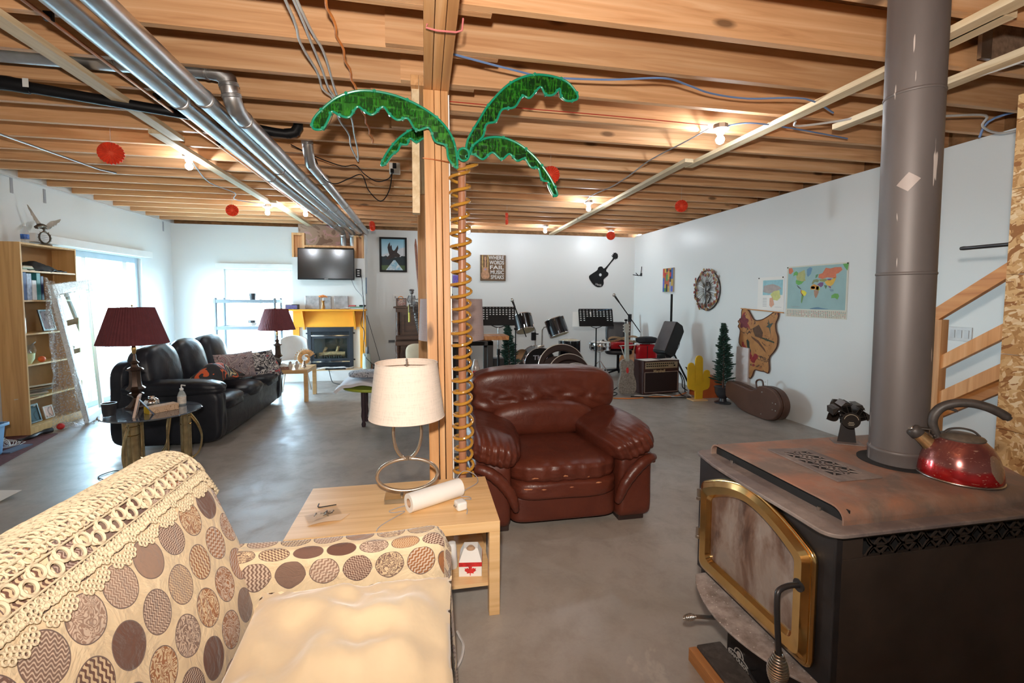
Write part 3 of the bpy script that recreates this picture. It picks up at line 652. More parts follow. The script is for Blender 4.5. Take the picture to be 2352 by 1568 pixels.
for i in range(n-1):
    fs += [(i, i+1, 2*n+i+1, 2*n+i), (n+i, 3*n+i, 3*n+i+1, n+i+1), (i, n+i, n+i+1, i+1), (2*n+i, 2*n+i+1, 3*n+i+1, 3*n+i)]
fs += [(0, 2*n, 3*n, n), (n-1, 2*n-1, 4*n-1, 3*n-1)]
bw(MB().add(vs, fs), 'top_plate', M['stovetop'], st, smooth=50)
bw(MB().box(1.246, 1.25, 1.106, 1.734, .803, .845), 'gap_shade_strip', M['void'], st, smooth=0)  # added near-black strip: paints the shade in the gap under the top plate
for y in (1.20, 1.62): bw(MB().cyl((1.236, y, .803), (1.236, y, .815), .006, n=8), 'bolt', M['steel'], st)
# brass door
def dloop(ins):
    pk = [(1.70-ins-(.56-2*ins)*i/14, .690-ins*.6+(.092-ins*.25)*(1-abs(2*i/14-1)**1.75)) for i in range(15)]
    return rpoly([(1.70-ins, .335+ins)]+pk+[(1.14+ins, .335+ins)], [.03]+[.028]+[.02]*13+[.028]+[.03], 5)
O, I1, I2, I3 = dloop(0), dloop(.020), dloop(.052), dloop(.062)
MX = axes((1.174, 0, 0), (0, 1, 0), (0, 0, 1), (1, 0, 0))       # local (u, v, depth)
n = len(O); vs = []; fs = []
lv = [(O, 0), (O, -.022), (I1, -.034), (I2, -.030), (I3, -.016), (I3, -.004)]
for L, d in lv:
    for u, v in L: vs.append((1.174+d, u, v))
for k in range(len(lv)-1):
    for i in range(n): fs.append((k*n+i, k*n+(i+1) % n, (k+1)*n+(i+1) % n, (k+1)*n+i))
dr = bw(MB().add(vs, fs), 'door', M['brass'], st, smooth=28)
bw(MB().tube([(1.166, y, z) for y, z in O], .011, 8, closed=True), 'door_bead', M['brass'], dr, smooth=60)
bw(MB().prism([(y, z) for y, z in I3], -.010, -.004, MX), 'door_glass', M['soot'], dr, smooth=0)
hp = [(1.145, 1.170, .585), (1.105, 1.170, .587), (1.070, 1.166, .580), (1.060, 1.162, .560), (1.057, 1.156, .50), (1.055, 1.146, .43), (1.054, 1.140, .395)]
hd = bw(MB().tube(spline(hp, 5), .0085, 12), 'door_handle', M['darkmetal'], dr)
bw(MB().lathe([(.0, -.012), (.02, -.012), (.02, .0), (0, .0)], 16, axes((1.140, 1.170, .585), (0, 1, 0), (0, 0, 1), (-1, 0, 0))), 'handle_boss', M['darkmetal'], dr)
q = []; c0 = Vector((1.054, 1.140, .400)); turns = 14; N = turns*14
for i in range(N+1):
    u = i/N; a = 2*PI*turns*u; r = .011+.0175*math.sin(PI*min(1, (u*.93+.04)))**1.3*(.8+.4*u)
    q.append((c0.x+r*math.cos(a)-.004*u, c0.y+r*math.sin(a), c0.z-.105*u))
bw(MB().tube(q, .0028, 7), 'spring_grip', M['steel'], hd)
for z in (.64, .47):
    h = bw(MB().cyl((1.160, 1.722, z-.018), (1.160, 1.722, z+.018), .009, n=12).cyl((1.160, 1.722, z-.03), (1.160, 1.722, z-.018), .011, n=12), 'door_hinge', M['steel'], st)
# ash shelf, pedestal, drawer with badge, air lever
sh_ = [(1.18, 1.69), (1.14, 1.69)]+[(1.125-.088*math.sin(PI*(i/14))**.8+.02*i/14, 1.68-.56*(i/14)) for i in range(15)]+[(1.16, 1.115), (1.18, 1.117)]
bw(MB().prism(sh_, .294, .302), 'ash_shelf', M['ash'], st, bevel=.002)
bw(MB().box(1.235, 1.95, 1.13, 1.575, .0, .245), 'pedestal', M['stovebody'], st, smooth=0, bevel=.003)
bw(MB().box(1.176, 1.19, 1.1, 1.7, .2405, .293), 'lower_front', M['stovebody'], st, smooth=0)
ad = bw(MB().box(1.195, 1.237, 1.15, 1.56, .012, .235), 'ash_drawer', M['stovebody'], st, smooth=0, bevel=.004)
bw(MB().tube(spline([(1.195, 1.40, .11), (1.165, 1.395, .112), (1.158, 1.36, .105), (1.158, 1.31, .10), (1.165, 1.28, .098), (1.195, 1.275, .098)], 4), .0055, 8), 'drawer_handle', M['darkmetal'], ad)
BX = axes((1.193, 1.485, .070), (0, -1, 0), (0, 0, 1), (-1, 0, 0))
M['badgewhite'] = plain('badge_silver', (.70, .66, .62), .35, .3)
ov = lambda a, b: [(a*math.cos(2*PI*i/32), b*math.sin(2*PI*i/32)) for i in range(32)]
bg_ = bw(MB().ring(ov(.062, .022), ov(.058, .018), 0, .002, BX).ring([(x, y+.012) for x, y in arc(0, .01, .026, 0, PI, 15)]+[], [(x, y+.012) for x, y in arc(0, .01, .022, 0, PI, 15)], 0, .002, BX).lathe([(.012, 0), (.012, .0025), (0, .0025)], 16, BX @ T(0, .024, 0)), 'badge', M['badgewhite'], ad, smooth=0)
rl = Vector(st.location)
tx = text_obj('badge_lettering', 'NAPOLEON', .021, Matrix.Translation(-rl) @ BX @ T(0, -.001, .001), M['badgewhite'], ad, .0008, bold=True)
lv_ = bw(MB().bar((1.20, 1.56, .185), (1.075, 1.60, .182), .018, .006), 'air_lever', M['steel'], st)
q = []
for i in range(8*12+1):
    u = i/96; a = 2*PI*8*u; r = .005+.008*math.sin(PI*u); q.append((1.078-.055*u, 1.60+r*math.cos(a), .182+r*math.sin(a)))
bw(MB().tube(q, .0022, 6), 'spring_knob', M['steel'], lv_)
# loose grille plate on the stove top
gp = thing('grille_plate', 'loose rusty lattice grille lying on the stove top', 'grille', (1.475, 1.435, .854))
O4 = [(-.088, .172), (.088, .152), (.095, -.160), (-.090, -.160)]; I4 = [(-.070, .125), (.058, .112), (.066, -.115), (-.070, -.115)]
O4 = [(-.085, .170), (.080, .155), (.094, -.160), (-.092, -.160)]
def sub4(L, k=1): return L
q = MB().ring(O4, [(-.058, .130), (.056, .122), (.062, -.118), (-.062, -.118)], 0, .004)
fr = q.build('plate_frame', M['stovelip'], gp, smooth=0)
q = MB()
class FZ:
    up = (0, 0, 1)
    def __call__(s, u, v): return (u, v, .0028)
fz = FZ()
for k in range(4):
    y = -.118+.060*k
    for a, b in (((-.06, y), (.0, y+.06)), ((.0, y+.06), (.06, y)), ((-.06, y+.06), (.0, y)), ((.0, y), (.06, y+.06))): lat(q, [a, b], fz, .007, .0025)
    lat(q, [(.030+.027*math.cos(R(a)), y+.03+.03*math.sin(R(a))) for a in range(90, 271, 20)], fz, .006, .0025)
    lat(q, [(-.030+.027*math.cos(R(a)), y+.03+.03*math.sin(R(a))) for a in range(-90, 91, 20)], fz, .006, .0025)
lat(q, [(0, -.118), (0, .122)], fz, .006, .0025)
q.build('lattice', M['stovelip'], gp, smooth=0)
MB().box(-.058, .056, -.117, .122, .0004, .0009).build('lattice_shade_sheet', M['void'], gp, smooth=0)  # black sheet under the lattice, shade of the holes put in as colour
# stove pipe
def pipem():
    t = NT('grey_brown_stovepipe'); a = t.noise(t.coord((2, 2, .5)), 3, 4, .6); s = t.noise(t.coord((40, 40, 4), loc=(2, 5, 1)), 1.2, 2, .5)
    c = t.ramp(a, [(.3, (.085, .072, .068)), (.7, (.115, .098, .094))]); c = t.mix(t.ramp(s, [(.725, (0, 0, 0)), (.74, (1, 1, 1))]), c, (.42, .37, .34))
    return t.out(c, .52, .15)
M['pipe'] = pipem()
sp_ = thing('stove_pipe', 'tall brown grey double-wall stove pipe rising from the stove', 'stove pipe', (1.785, 1.40, .853))
dx = -.018; r = .088
def pz(z): return (dx*z/1.9, 0, z)
MB().tube([pz(0), pz(2.14)], r, 64).build('pipe_sections', M['pipe'], sp_, smooth=60)
for z in (.72, 1.37): MB().tube([pz(z-.006), pz(z-.004), pz(z-.001), pz(z+.003), pz(z+.005)], [r, r+.002, r+.0025, r+.002, r], 64).build('pipe_seam', M['pipe'], sp_, smooth=60)
MB().tube([pz(0), pz(.045), pz(.05), pz(.056), pz(.06)], [r+.003, r+.003, r+.0055, r+.004, r+.001], 64).build('base_collar', M['pipe'], sp_, smooth=60)
vs = []; a0 = math.atan2(-1.40, -1.785)+R(-3)
q = MB(); 
for s in range(9):
    for e in (0, 1):
        u = -1+s/4; hgt = .034*(1-abs(u)); a = a0+u*.38
        vs.append(((r+.0012)*math.cos(a)+dx*.52, (r+.0012)*math.sin(a), 1.045+(hgt if e else -hgt)+u*.008))
fs = [(2*i, 2*i+2, 2*i+3, 2*i+1) for i in range(8)]
MB().add(vs, fs).build('diamond_sticker', plain('sticker_tan', (.27, .225, .205), .5), sp_, fix=False)
bw(MB().lathe([(.094, 0), (.125, 0), (.125, .004), (.094, .004)], 48, T(1.785, 1.40, .8532)), 'pipe_opening_ring', M['void'], st)
# kettle
def enamel():
    t = NT('scratched_red_enamel'); v = t.coord(); sx = t.n('SeparateXYZ'); t.l(t.coord(kind='Object'), sx.inputs[0])
    a = t.noise(t.coord(), 14, 5, .6)
    red = t.mix(t.ramp(a, [(.4, (0, 0, 0)), (.7, (1, 1, 1))]), (.42, .008, .008), (.25, .012, .012))
    up = t.math('ADD', sx.outputs[2], t.math('MULTIPLY', a, .03)); burnt = t.ramp(up, [(.064, (0, 0, 0)), (.075, (1, 1, 1))])
    c = t.mix(t.math('MULTIPLY', burnt, .85), red, (.19, .075, .065)); pv = t.n('VectorMath', operation='DISTANCE'); t.l(t.coord((1, 1, .62)), pv.inputs[0]); pv.inputs[1].default_value = (-.072, .076, .042); pm = t.math('LESS_THAN', t.math('ADD', pv.outputs['Value'], t.math('MULTIPLY', a, .03)), .044); c = t.mix(pm, c, (.36, .24, .17))
    s = t.noise(t.coord((25, 120, 160), rot=(.5, .2, .3)), 1.2, 3, .6); c = t.mix(t.ramp(s, [(.64, (0, 0, 0)), (.67, (1, 1, 1))]), c, (.60, .36, .26))
    b = t.noise(t.coord((1, 1, .45), loc=(.31, .02, 0)), 9, 2, .4); 
    return t.out(c, .2, .55, Coat_Weight=.4)
M['enamel'] = enamel(); M['kblack'] = plain('sooty_black_handle', (.050, .042, .038), .5, var=.35, vs=40)
kt = thing('kettle', 'scratched red whistling kettle with a black curved handle', 'kettle', (1.845, 1.235, .8535), math.atan2(.62, -.78))   # local +x points to the spout
MB().lathe([(0, .003), (.105, .003), (.112, .008), (.1135, .015), (.112, .03), (.107, .06), (.097, .09), (.082, .117), (.062, .138), (.056, .142)], 56).build('kettle_body', M['enamel'], kt, smooth=60)
MB().tube([(.1125*math.cos(2*PI*i/56), .1125*math.sin(2*PI*i/56), .005) for i in range(56)], .0035, 8, closed=True).build('base_rim', M['steel'], kt, smooth=60)
ld = MB().lathe([(.062, .138), (.064, .143), (.060, .148), (.035, .157), (0, .160)], 40).build('lid', plain('sooty_lid', (.12, .10, .08), .45, .3, var=.4, vs=30), kt)
MB().tube(spline([(.045, 0, .154), (.03, 0, .168), (0, 0, .174), (-.03, 0, .168), (-.048, 0, .152)], 6), .006, 10, flat=.6).build('lid_handle', M['kblack'], ld)
MB().tube([(.072, 0, .095), (.095, 0, .118), (.118, 0, .140)], [.026, .022, .020], 24).build('spout', plain('bronze_spout', (.50, .30, .14), .3, .8, var=.3, vs=30), kt, smooth=50)
MB().tube([(.112, 0, .134), (.116, 0, .138), (.132, 0, .153), (.136, 0, .157)], [.019, .024, .023, .018], 24).build('whistle', M['kblack'], kt, smooth=50)
MB().tube([(.1365, 0, .1575), (.138, 0, .159)], [.010, .009], 16).build('whistle_cap', M['steel'], kt)
hp = [(.058, 0, .128), (.070, 0, .155), (.078, 0, .185), (.074, 0, .215), (.055, 0, .243), (.022, 0, .260), (-.020, 0, .265), (-.060, 0, .257), (-.095, 0, .240), (-.118, 0, .222)]
S = spline(hp, 5); rr = []
for i in range(len(S)):
    u = i/(len(S)-1); rr.append(.012+.003*math.sin(PI*u*1.1)+.004*max(0, u-.55)*2 if u < .97 else .010)
MB().tube(S, rr, 16, up=(0, 1, 0), flat=1.15).build('handle', M['kblack'], kt, smooth=60)
MB().tube(spline([(.062, 0, .238), (.035, 0, .240), (.012, 0, .232)], 4), [.006]*4+[.005]*4+[.002], 8).build('trigger', M['kblack'], kt)
MB().bar((.078, 0, .16), (.120, 0, .160), .022, .006, up=(0, 0, 1)).cyl((.074, -.022, .142), (.074, .022, .142), .005, n=10).build('spout_lever', M['kblack'], kt, bevel=.002)
# heat-powered fan
fn = thing('stove_fan', 'small black heat-powered fan with finned top on the stove', 'fan', (1.80, 1.625, .8535), R(-30))
MB().box(-.055, .055, -.035, .035, 0, .003).build('base_plate', M['stovelip'], fn, smooth=0)
MB().add([(-.035, 0, .003), (.035, 0, .003), (.022, 0, .10), (-.022, 0, .10), (-.035, .004, .003), (.035, .004, .003), (.022, .004, .10), (-.022, .004, .10)], [(0, 1, 2, 3), (7, 6, 5, 4), (0, 4, 5, 1), (1, 5, 6, 2), (2, 6, 7, 3), (3, 7, 4, 0)]).build('stand', M['darkmetal'], fn, smooth=0)
M['fin'] = plain('anodised_black', (.035, .028, .024), .35, .6)
q = MB(); q.box(-.022, .022, -.022, .03, .095, .112)
hs = q.build('heat_sink', M['fin'], fn, smooth=0)
for k, (a, rr_) in enumerate(((20, .052), (62, .060), (105, .062), (148, .058))):
    c, s = math.cos(R(a)), math.sin(R(a)); q = MB()
    MXf = axes((.0+.018*c, 0, .112+.010*s), (c, 0, s), (0, 1, 0), (-s, 0, c))
    w_ = .014
    for (u0, v0, u1, v1) in ((0, -w_, rr_, -w_), (rr_*.0, w_, rr_, w_)): q.bar(MXf @ Vector((u0, -.034, v0)), MXf @ Vector((u0, .040, v0)), .002, .002)
    for v0, v1, uu in ((-w_, 0, rr_), (0, w_, rr_)):
        q.box(0, rr_-.004, -.034, .042, v0-.001, v0+.001, MXf)
    q.box(rr_-.018, rr_-.016, -.034, .042, -w_, w_, MXf)
    q.add([MXf @ Vector(p) for p in ((rr_-.012, -.036, -w_*1.5), (rr_+.003, -.036, 0), (rr_-.012, -.036, w_*1.5), (rr_-.012, .044, -w_*1.5), (rr_+.003, .044, 0), (rr_-.012, .044, w_*1.5))], [(0, 1, 4, 3), (1, 2, 5, 4), (0, 2, 1), (3, 4, 5), (0, 3, 5, 2)])
    q.build('fin', M['fin'], hs, smooth=0)
q = MB(); q.cyl((0, -.040, .108), (0, -.034, .108), .034, n=28); q.build('dial_face', M['fin'], fn)
q = MB().tube([(.026*math.cos(R(a)), -.041, .108+.026*math.sin(R(a))) for a in range(10, 171, 16)], .0012, 5)
for k, w_ in enumerate((.018, .024, .020)): q.cbox((0, -.041, .100-.006*k), (w_, .002, .0018))
q.build('dial_marks', plain('dial_marks', (.30, .26, .2), .5), fn, smooth=0)
hub = MB().cyl((0, .04, .115), (0, .068, .115), .012, n=16).build('motor', M['fin'], fn)
for a in (30, 120, 210, 300):
    c, s = math.cos(R(a)), math.sin(R(a))
    def blade(u, v, c=c, s=s):
        rr = .010+.058*u; w_ = (v-.5)*.058*math.sin(PI*min(1, u*.85+.12)); y = .072+(v-.5)*.024
        return (rr*c-w_*s, y, .115+rr*s+w_*c)
    MB().sheet(8, 6, blade, .0015).build('fan_blade', M['fin'], hub, smooth=50)
# masonry pad beside the stove
pd = thing('hearth_pad', 'dark stone slab with a timber edge under the stove front', 'hearth', (1.13, 1.5, 0))
bw(MB().box(1.085, 1.195, 1.15, 1.60, 0, .062), 'stone_slab', rusty('sooty_stone', (.05, .04, .035), (.10, .08, .07), (.20, .17, .15), .85, 0), pd, smooth=0, bevel=.006)
bw(MB().box(1.05, 1.084, 1.10, 1.60, 0, .055), 'timber_edge', M['rail'], pd, smooth=0, bevel=.003)
# stairs side: studs, rails, particle board, rod
for (y0, z0, y1, z1, lb, mt) in ((2.44, 1.345, 1.62, 1.96, 'orange sloping handrail board on the stair side', 'rail'), (2.40, 1.03, 1.62, 1.60, 'middle sloping stair rail board', 'post'), (2.42, .775, 1.62, 1.37, 'lower sloping stair board above its darker twin', 'post'), (2.42, .70, 1.62, 1.30, 'lowest sloping stair board, in darker wood', 'rail')):
    mesh_thing('stair_rail', MB().bar((3.32 if z0 > .72 else 3.36, y0, z0), (3.32 if z0 > .72 else 3.36, y1, z1), .038, .075), M[mt], lb, 'rail', smooth=0, bevel=.002)
mesh_thing('newel_stud', MB().box(3.285, 3.345, 2.345, 2.44, 0, 1.345), M['post'], 'upright stud behind the stove pipe carrying the stair rails', 'post', smooth=0, bevel=.002)
zz = [0, .40, .73, 1.165, 1.62, 2.1, 2.62]; 
t = thing('board_wall', 'particle board strips closing the side of the stairs', 'panel', (3.28, 1.3, 0))
for a, b in zip(zz, zz[1:]): bw(MB().box(3.27, 3.289, .3, 2.02-.0*a, a+.0015, b-.0015), 'board_strip', M['osb'], t, smooth=0)
mesh_thing('black_rod', MB().tube([(3.30, 2.275, 1.795), (3.30, 2.26, 1.795), (3.30, 2.24, 1.794), (3.26, 1.5, 1.79)], [.010, .0125, .0115, .0115], 16), M['darkmetal'], 'black metal rod jutting out past the particle board', 'rod')
t = thing('light_switch', 'triple switch plate on the stairwell wall', 'light switch', (XR-.001, 2.97, 1.19))
MB().box(-.006, 0, -.085, .085, -.058, .058).build('cover_plate', plain('switch_plate', (.60, .60, .60), .2), t, smooth=0, bevel=.003)
for y in (-.05, 0, .05): MB().box(-.010, -.006, y-.016, y+.016, -.033, .033).build('rocker', plain('switch_rocker', (.50, .50, .51), .3), t, smooth=0, bevel=.001)
# ---------------------------------------------------------------- foreground loveseat, pillow, doily
def dots_fabric():
    t = NT('dotted_slipcover'); uv = t.n('UVMap'); mp = t.n('Mapping'); t.l(uv.outputs[0], mp.inputs[0]); mp.inputs['Scale'].default_value = (1/.113, 1/.120, 1)
    wob = t.n('TexNoise'); t.l(mp.outputs[0], wob.inputs['Vector']); wob.inputs['Scale'].default_value = 1.2; wob.inputs['Detail'].default_value = 1
    sx = t.n('SeparateXYZ'); t.l(mp.outputs[0], sx.inputs[0]); u, v = sx.outputs[0], sx.outputs[1]
    v = t.math('ADD', v, t.math('MULTIPLY', t.math('SUBTRACT', wob.outputs['Fac'], .5), .10))
    row = t.math('FLOOR', v); u2 = t.math('ADD', u, t.math('MULTIPLY', t.math('MODULO', t.math('ABSOLUTE', row), 2.0), .5)); col = t.math('FLOOR', u2)
    cb = t.n('CombineXYZ'); t.l(col, cb.inputs[0]); t.l(row, cb.inputs[1]); wn = t.n('TexWhiteNoise', noise_dimensions='2D'); t.l(cb.outputs[0], wn.inputs['Vector'])
    sc = t.n('SeparateColor'); t.l(wn.outputs['Color'], sc.inputs[0]); r1, r2, r3 = sc.outputs[0], sc.outputs[1], sc.outputs[2]
    lx = t.math('SUBTRACT', t.math('FRACT', u2), .5); ly = t.math('SUBTRACT', t.math('FRACT', v), .5)
    d = t.math('SQRT', t.math('ADD', t.math('MULTIPLY', lx, lx), t.math('MULTIPLY', t.math('MULTIPLY', ly, ly), 1.0)))
    disc = t.math('LESS_THAN', d, .455); ring = t.math('GREATER_THAN', d, .432)
    base = t.ramp(r1, [(0, (.33, .13, .045)), (.28, (.14, .062, .042)), (.42, (.22, .135, .10)), (.64, (.33, .21, .15)), (.86, (.18, .095, .07))], 'CONSTANT')
    light = t.ramp(r2, [(0, (.62, .48, .37)), (.35, (.70, .54, .34)), (.7, (.52, .39, .33))], 'CONSTANT')
    # rotated stripe coordinate
    an = t.math('MULTIPLY', t.math('ROUND', t.math('MULTIPLY', r3, 3.0)), .78)
    ca, sa = t.math('COSINE', an), t.math('SINE', an)
    px = t.math('ADD', t.math('MULTIPLY', lx, ca), t.math('MULTIPLY', ly, sa)); py = t.math('SUBTRACT', t.math('MULTIPLY', ly, ca), t.math('MULTIPLY', lx, sa))
    zig = t.math('MULTIPLY', t.math('SINE', t.math('MULTIPLY', px, 42.0)), .022)
    s1 = t.math('GREATER_THAN', t.math('SINE', t.math('MULTIPLY', t.math('ADD', py, zig), 54.0)), .0)
    s2 = t.math('GREATER_THAN', t.math('SINE', t.math('MULTIPLY', t.math('ADD', py, t.math('MULTIPLY', zig, 1.6)), 80.0)), .25)
    w = t.n('TexNoise'); va = t.n('CombineXYZ'); t.l(t.math('ADD', lx, t.math('MULTIPLY', r3, 9.0)), va.inputs[0]); t.l(ly, va.inputs[1]); t.l(va.outputs[0], w.inputs['Vector']); w.inputs['Scale'].default_value = 3.6; w.inputs['Detail'].default_value = 1.5; w.inputs['Distortion'].default_value = 1.6
    s3 = t.math('GREATER_THAN', t.math('SINE', t.math('MULTIPLY', w.outputs['Fac'], 42.0)), .0)
    sel = t.math('FRACT', t.math('ADD', t.math('MULTIPLY', r1, 3.7), r2))
    a = t.math('MULTIPLY', s1, t.math('LESS_THAN', sel, .32))
    b = t.math('MULTIPLY', s2, t.math('MULTIPLY', t.math('GREATER_THAN', sel, .32), t.math('LESS_THAN', sel, .52)))
    c3 = t.math('MULTIPLY', s3, t.math('MULTIPLY', t.math('GREATER_THAN', sel, .52), t.math('LESS_THAN', sel, .76)))
    pat = t.math('ADD', t.math('ADD', a, b), c3, clamp=True)
    weave = t.noise(mp.outputs[0], 90, 2, .6)
    dc = t.mix(pat, base, light); dc = t.mix(t.math('MULTIPLY', weave, .25), dc, (.05, .03, .02))
    dc = t.mix(ring, dc, (.15, .10, .085))
    cream = t.ramp(t.noise(mp.outputs[0], 1.6, 4, .6, .5), [(.3, (.66, .52, .33)), (.7, (.73, .59, .39))])
    c = t.mix(disc, cream, dc)
    fold = t.noise(mp.outputs[0], 1.1, 4, .55, 1.2)
    hh = t.math('ADD', t.math('MULTIPLY', fold, 1.0), t.math('MULTIPLY', disc, .05)); t.bump(hh, .35, .05)
    return t.out(c, .9, 0, Sheen_Weight=.25)
M['dots'] = dots_fabric()
def uvsheet(name, m, nu, nv, fn, parent, usc, vsc, uoff=0, voff=0, swap=False):
    vs = []; uvs = []
    for i in range(nu+1):
        for j in range(nv+1):
            u, v = i/nu, j/nv; vs.append(tuple(fn(u, v))); uvs.append((uoff+u*usc, voff+v*vsc) if not swap else (uoff+v*vsc, voff+u*usc))
    w = nv+1; fs = [(i*w+j, (i+1)*w+j, (i+1)*w+j+1, i*w+j+1) for i in range(nu) for j in range(nv)]
    r = parent.location; me = bpy.data.meshes.new(name); me.from_pydata([tuple(Vector(p)-r) for p in vs], [], fs)
    L = me.uv_layers.new(name='UVMap')
    for k, lp in enumerate(me.loops): L.data[k].uv = uvs[lp.vertex_index]
    me.polygons.foreach_set('use_smooth', [True]*len(me.polygons)); me.materials.append(m)
    o = bpy.data.objects.new(name, me); COL.objects.link(o); o.parent = parent; return o
SB = [(-.575, .30), (-.595, .40), (-.63, .50), (-.675, .62), (-.725, .75), (-.775, .86), (-.82, .925), (-.875, .945), (-.94, .925), (-.99, .87), (-1.03, .74), (-1.05, .5), (-1.06, .06)]
SBS = [(v.x, v.y) for v in spline([(a, b, 0) for a, b in SB], 5)]
cum = [0]
for a, b in zip(SBS, SBS[1:]): cum.append(cum[-1]+math.hypot(b[0]-a[0], b[1]-a[1]))
SBL = cum[-1]
def prof_at(s):
    s = max(0, min(SBL-1e-6, s)); i = max(k for k in range(len(cum)-1) if cum[k] <= s); f = (s-cum[i])/(cum[i+1]-cum[i]); a, b = SBS[i], SBS[i+1]
    return (a[0]+(b[0]-a[0])*f, a[1]+(b[1]-a[1])*f)
SRIDGE = next(cum[i] for i in range(len(SBS)) if SBS[i][1] >= .9445)
YS0, YS1 = .16, 1.80
def backsurf(y, s, off=0):
    x, z = prof_at(s); x2, z2 = prof_at(s+.01); x0, z0 = prof_at(s-.01)
    t = Vector((x2-x0, 0, z2-z0)).normalized(); n = Vector((t.z, 0, -t.x))
    e = max(0, (y-(YS1-.10))/.10); e0 = max(0, (YS0+.10-y)/.10); k = 1-math.sqrt(max(0, 1-min(1, max(e, e0))**2))
    c = Vector((-.80, 0, .5)); p = Vector((x, 0, z))
    puff = .018*math.sin(PI*min(1, max(0, s/SRIDGE)))*math.sin(PI*(y-YS0)/(YS1-YS0))**.5 if YS0 < y < YS1 else 0
    q = p+n*(off+puff+.008*nz((y*1.2, s*2, 0), 2.2, 3)); q = q+(c-q)*k*.35*(1 if z > .45 else .4)
    return Vector((q.x, y, q.z))
sf = thing('patterned_loveseat', 'cream loveseat cover with brown patterned dots in the foreground', 'sofa', (-.5, 1.0, 0))
uvsheet('backrest', M['dots'], 64, 80, lambda u, v: backsurf(YS0+(YS1-YS0)*u, SBL*v), sf, YS1-YS0, SBL, .02, .036)
# back end caps
for yy, s in ((YS1, 1), (YS0, -1)):
    P = [backsurf(yy, SBL*j/40) for j in range(41)]; c = Vector((-.8, yy, .4)); q = MB(); q.add(P+[c], [(j, j+1, 41) for j in range(40)]); bw(q, 'back_end', plain('cream_cover', (.70, .55, .35), .9), sf, smooth=60)
def armsurf(u, v, y0, y1, flip):
    # v runs over the arm: inner seat junction, inner face, top, outer face, floor ; u along X
    x = -.76+.825*u
    w = abs(y1-y0); s = -1 if flip else 1
    A = [(y0-s*.01, .32), (y0+s*.0, .46), (y0+s*.008, .555), (y0+s*.030, .588), (y0+s*(w-.03), .592), (y0+s*(w-.008), .565), (y1, .50), (y1+s*.008, .28), (y1+s*.02, .03)]
    m = len(A)-1; i = min(int(v*m), m-1); f = v*m-i; a, b = A[i], A[i+1]; f = f*f*(3-2*f) if False else f
    y = a[0]+(b[0]-a[0])*f; z = a[1]+(b[1]-a[1])*f
    e = max(0, (u-.93)/.07); k = 1-math.sqrt(max(0, 1-e*e)); z = z-.03*k*(z > .3); y = y+(y0+(y1-y0)/2-y)*k*.25
    z += -.012*math.sin(PI*u)*(z > .5)+.004*nz((x, y, z), 5, 2)
    return Vector((x, y, z))
Lv = .72
uvsheet('armrest', M['dots'], 40, 48, lambda u, v: armsurf(u, v, 1.655, 1.775, False), sf, .825, .80, .05, .03)
uvsheet('armrest', M['dots'], 30, 40, lambda u, v: armsurf(u, v, .36, .20, True), sf, .765, Lv, .3, .3)
for y0, y1, fl in ((1.655, 1.775, False), (.36, .20, True)):
    P = [armsurf(1, j/24, y0, y1, fl) for j in range(25)]
    uvs = uvsheet('arm_front', M['dots'], 24, 6, lambda u, v, P=P, y0=y0, y1=y1: P[int(round(u*24))].lerp(Vector((.095, P[int(round(u*24))].y*.3+(y0+y1)/2*.7, P[int(round(u*24))].z*.9)), v), sf, .7, .12, .4, .1)
# seat platform and front skirt
def seat(u, v):
    A = [(-.66, .33), (-.45, .345), (-.2, .35), (-.02, .345), (.045, .325), (.062, .29), (.07, .25), (.09, .03)]
    m = len(A)-1; i = min(int(v*m), m-1); f = v*m-i; a, b = A[i], A[i+1]
    y = .33+1.34*u
    return Vector((a[0]+(b[0]-a[0])*f+.006*nz((y, v, 0), 6), y, a[1]+(b[1]-a[1])*f+.006*nz((y, v, 2), 4)))
uvsheet('seat', M['dots'], 50, 36, seat, sf, 1.29, 1.1, .07, .03)
uvsheet('front_skirt', M['dots'], 10, 20, lambda u, v: Vector((.075+.03*v+.01*math.sin(u*9), 1.58+.20*u, .50-.47*v)), sf, .20, .5, .2, .2)
M['cream'] = plain('cream_velour', (.72, .575, .375), .85, var=.07, vs=5, bump=.25, bs=9, bd=.02, Sheen_Weight=.5)
def pillow_mb(w, h, th, seed=1, n=30, pinch=.06, wr=.10):
    q = MB(); vs = []; fs = []
    def P(i, j, s):
        u, v = -1+2*i/n, -1+2*j/n
        ed = ((1-abs(u)**2.6)*(1-abs(v)**2.6)); hgt = th/2*max(0, ed)**.5
        k = 1-pinch*(1-v*v); l = 1-pinch*(1-u*u)
        x, y = u*w/2*k, v*h/2*l
        f = (nz((x*2+y, y*2.2-x*.6, s*2+seed), 3.2, seed)*1.3-abs(nz((x*1.6+y*1.2, y*.9-x*1.3, s+seed), 4.2, seed+2))*1.5)*wr*th*ed**.3+abs(nz((x, y*.6, seed), 7, seed+4))*wr*.5*th*ed**.3
        f += .05*th*math.sin(14*math.atan2(v-.9*(1 if v > 0 else -1), u-.9*(1 if u > 0 else -1)))*max(0, abs(u*v)-.25)
        return (x, y, s*hgt+s*f)
    for s in (1, -1):
        k0 = len(vs)
        for i in range(n+1):
            for j in range(n+1): vs.append(P(i, j, s))
        for i in range(n):
            for j in range(n):
                a = k0+i*(n+1)+j; f = (a, a+n+1, a+n+2, a+1); fs.append(f if s > 0 else f[::-1])
    q.add(vs, fs); return q
def weld(o, d=.0005):
    b = bmesh.new(); b.from_mesh(o.data); bmesh.ops.remove_doubles(b, verts=b.verts, dist=d); bmesh.ops.recalc_face_normals(b, faces=b.faces); b.to_mesh(o.data); b.free(); return o
pl = weld(pillow_mb(.64, .62, .15, 3, 40, .05, .22).build('throw_pillow', M['cream'], None, smooth=80))
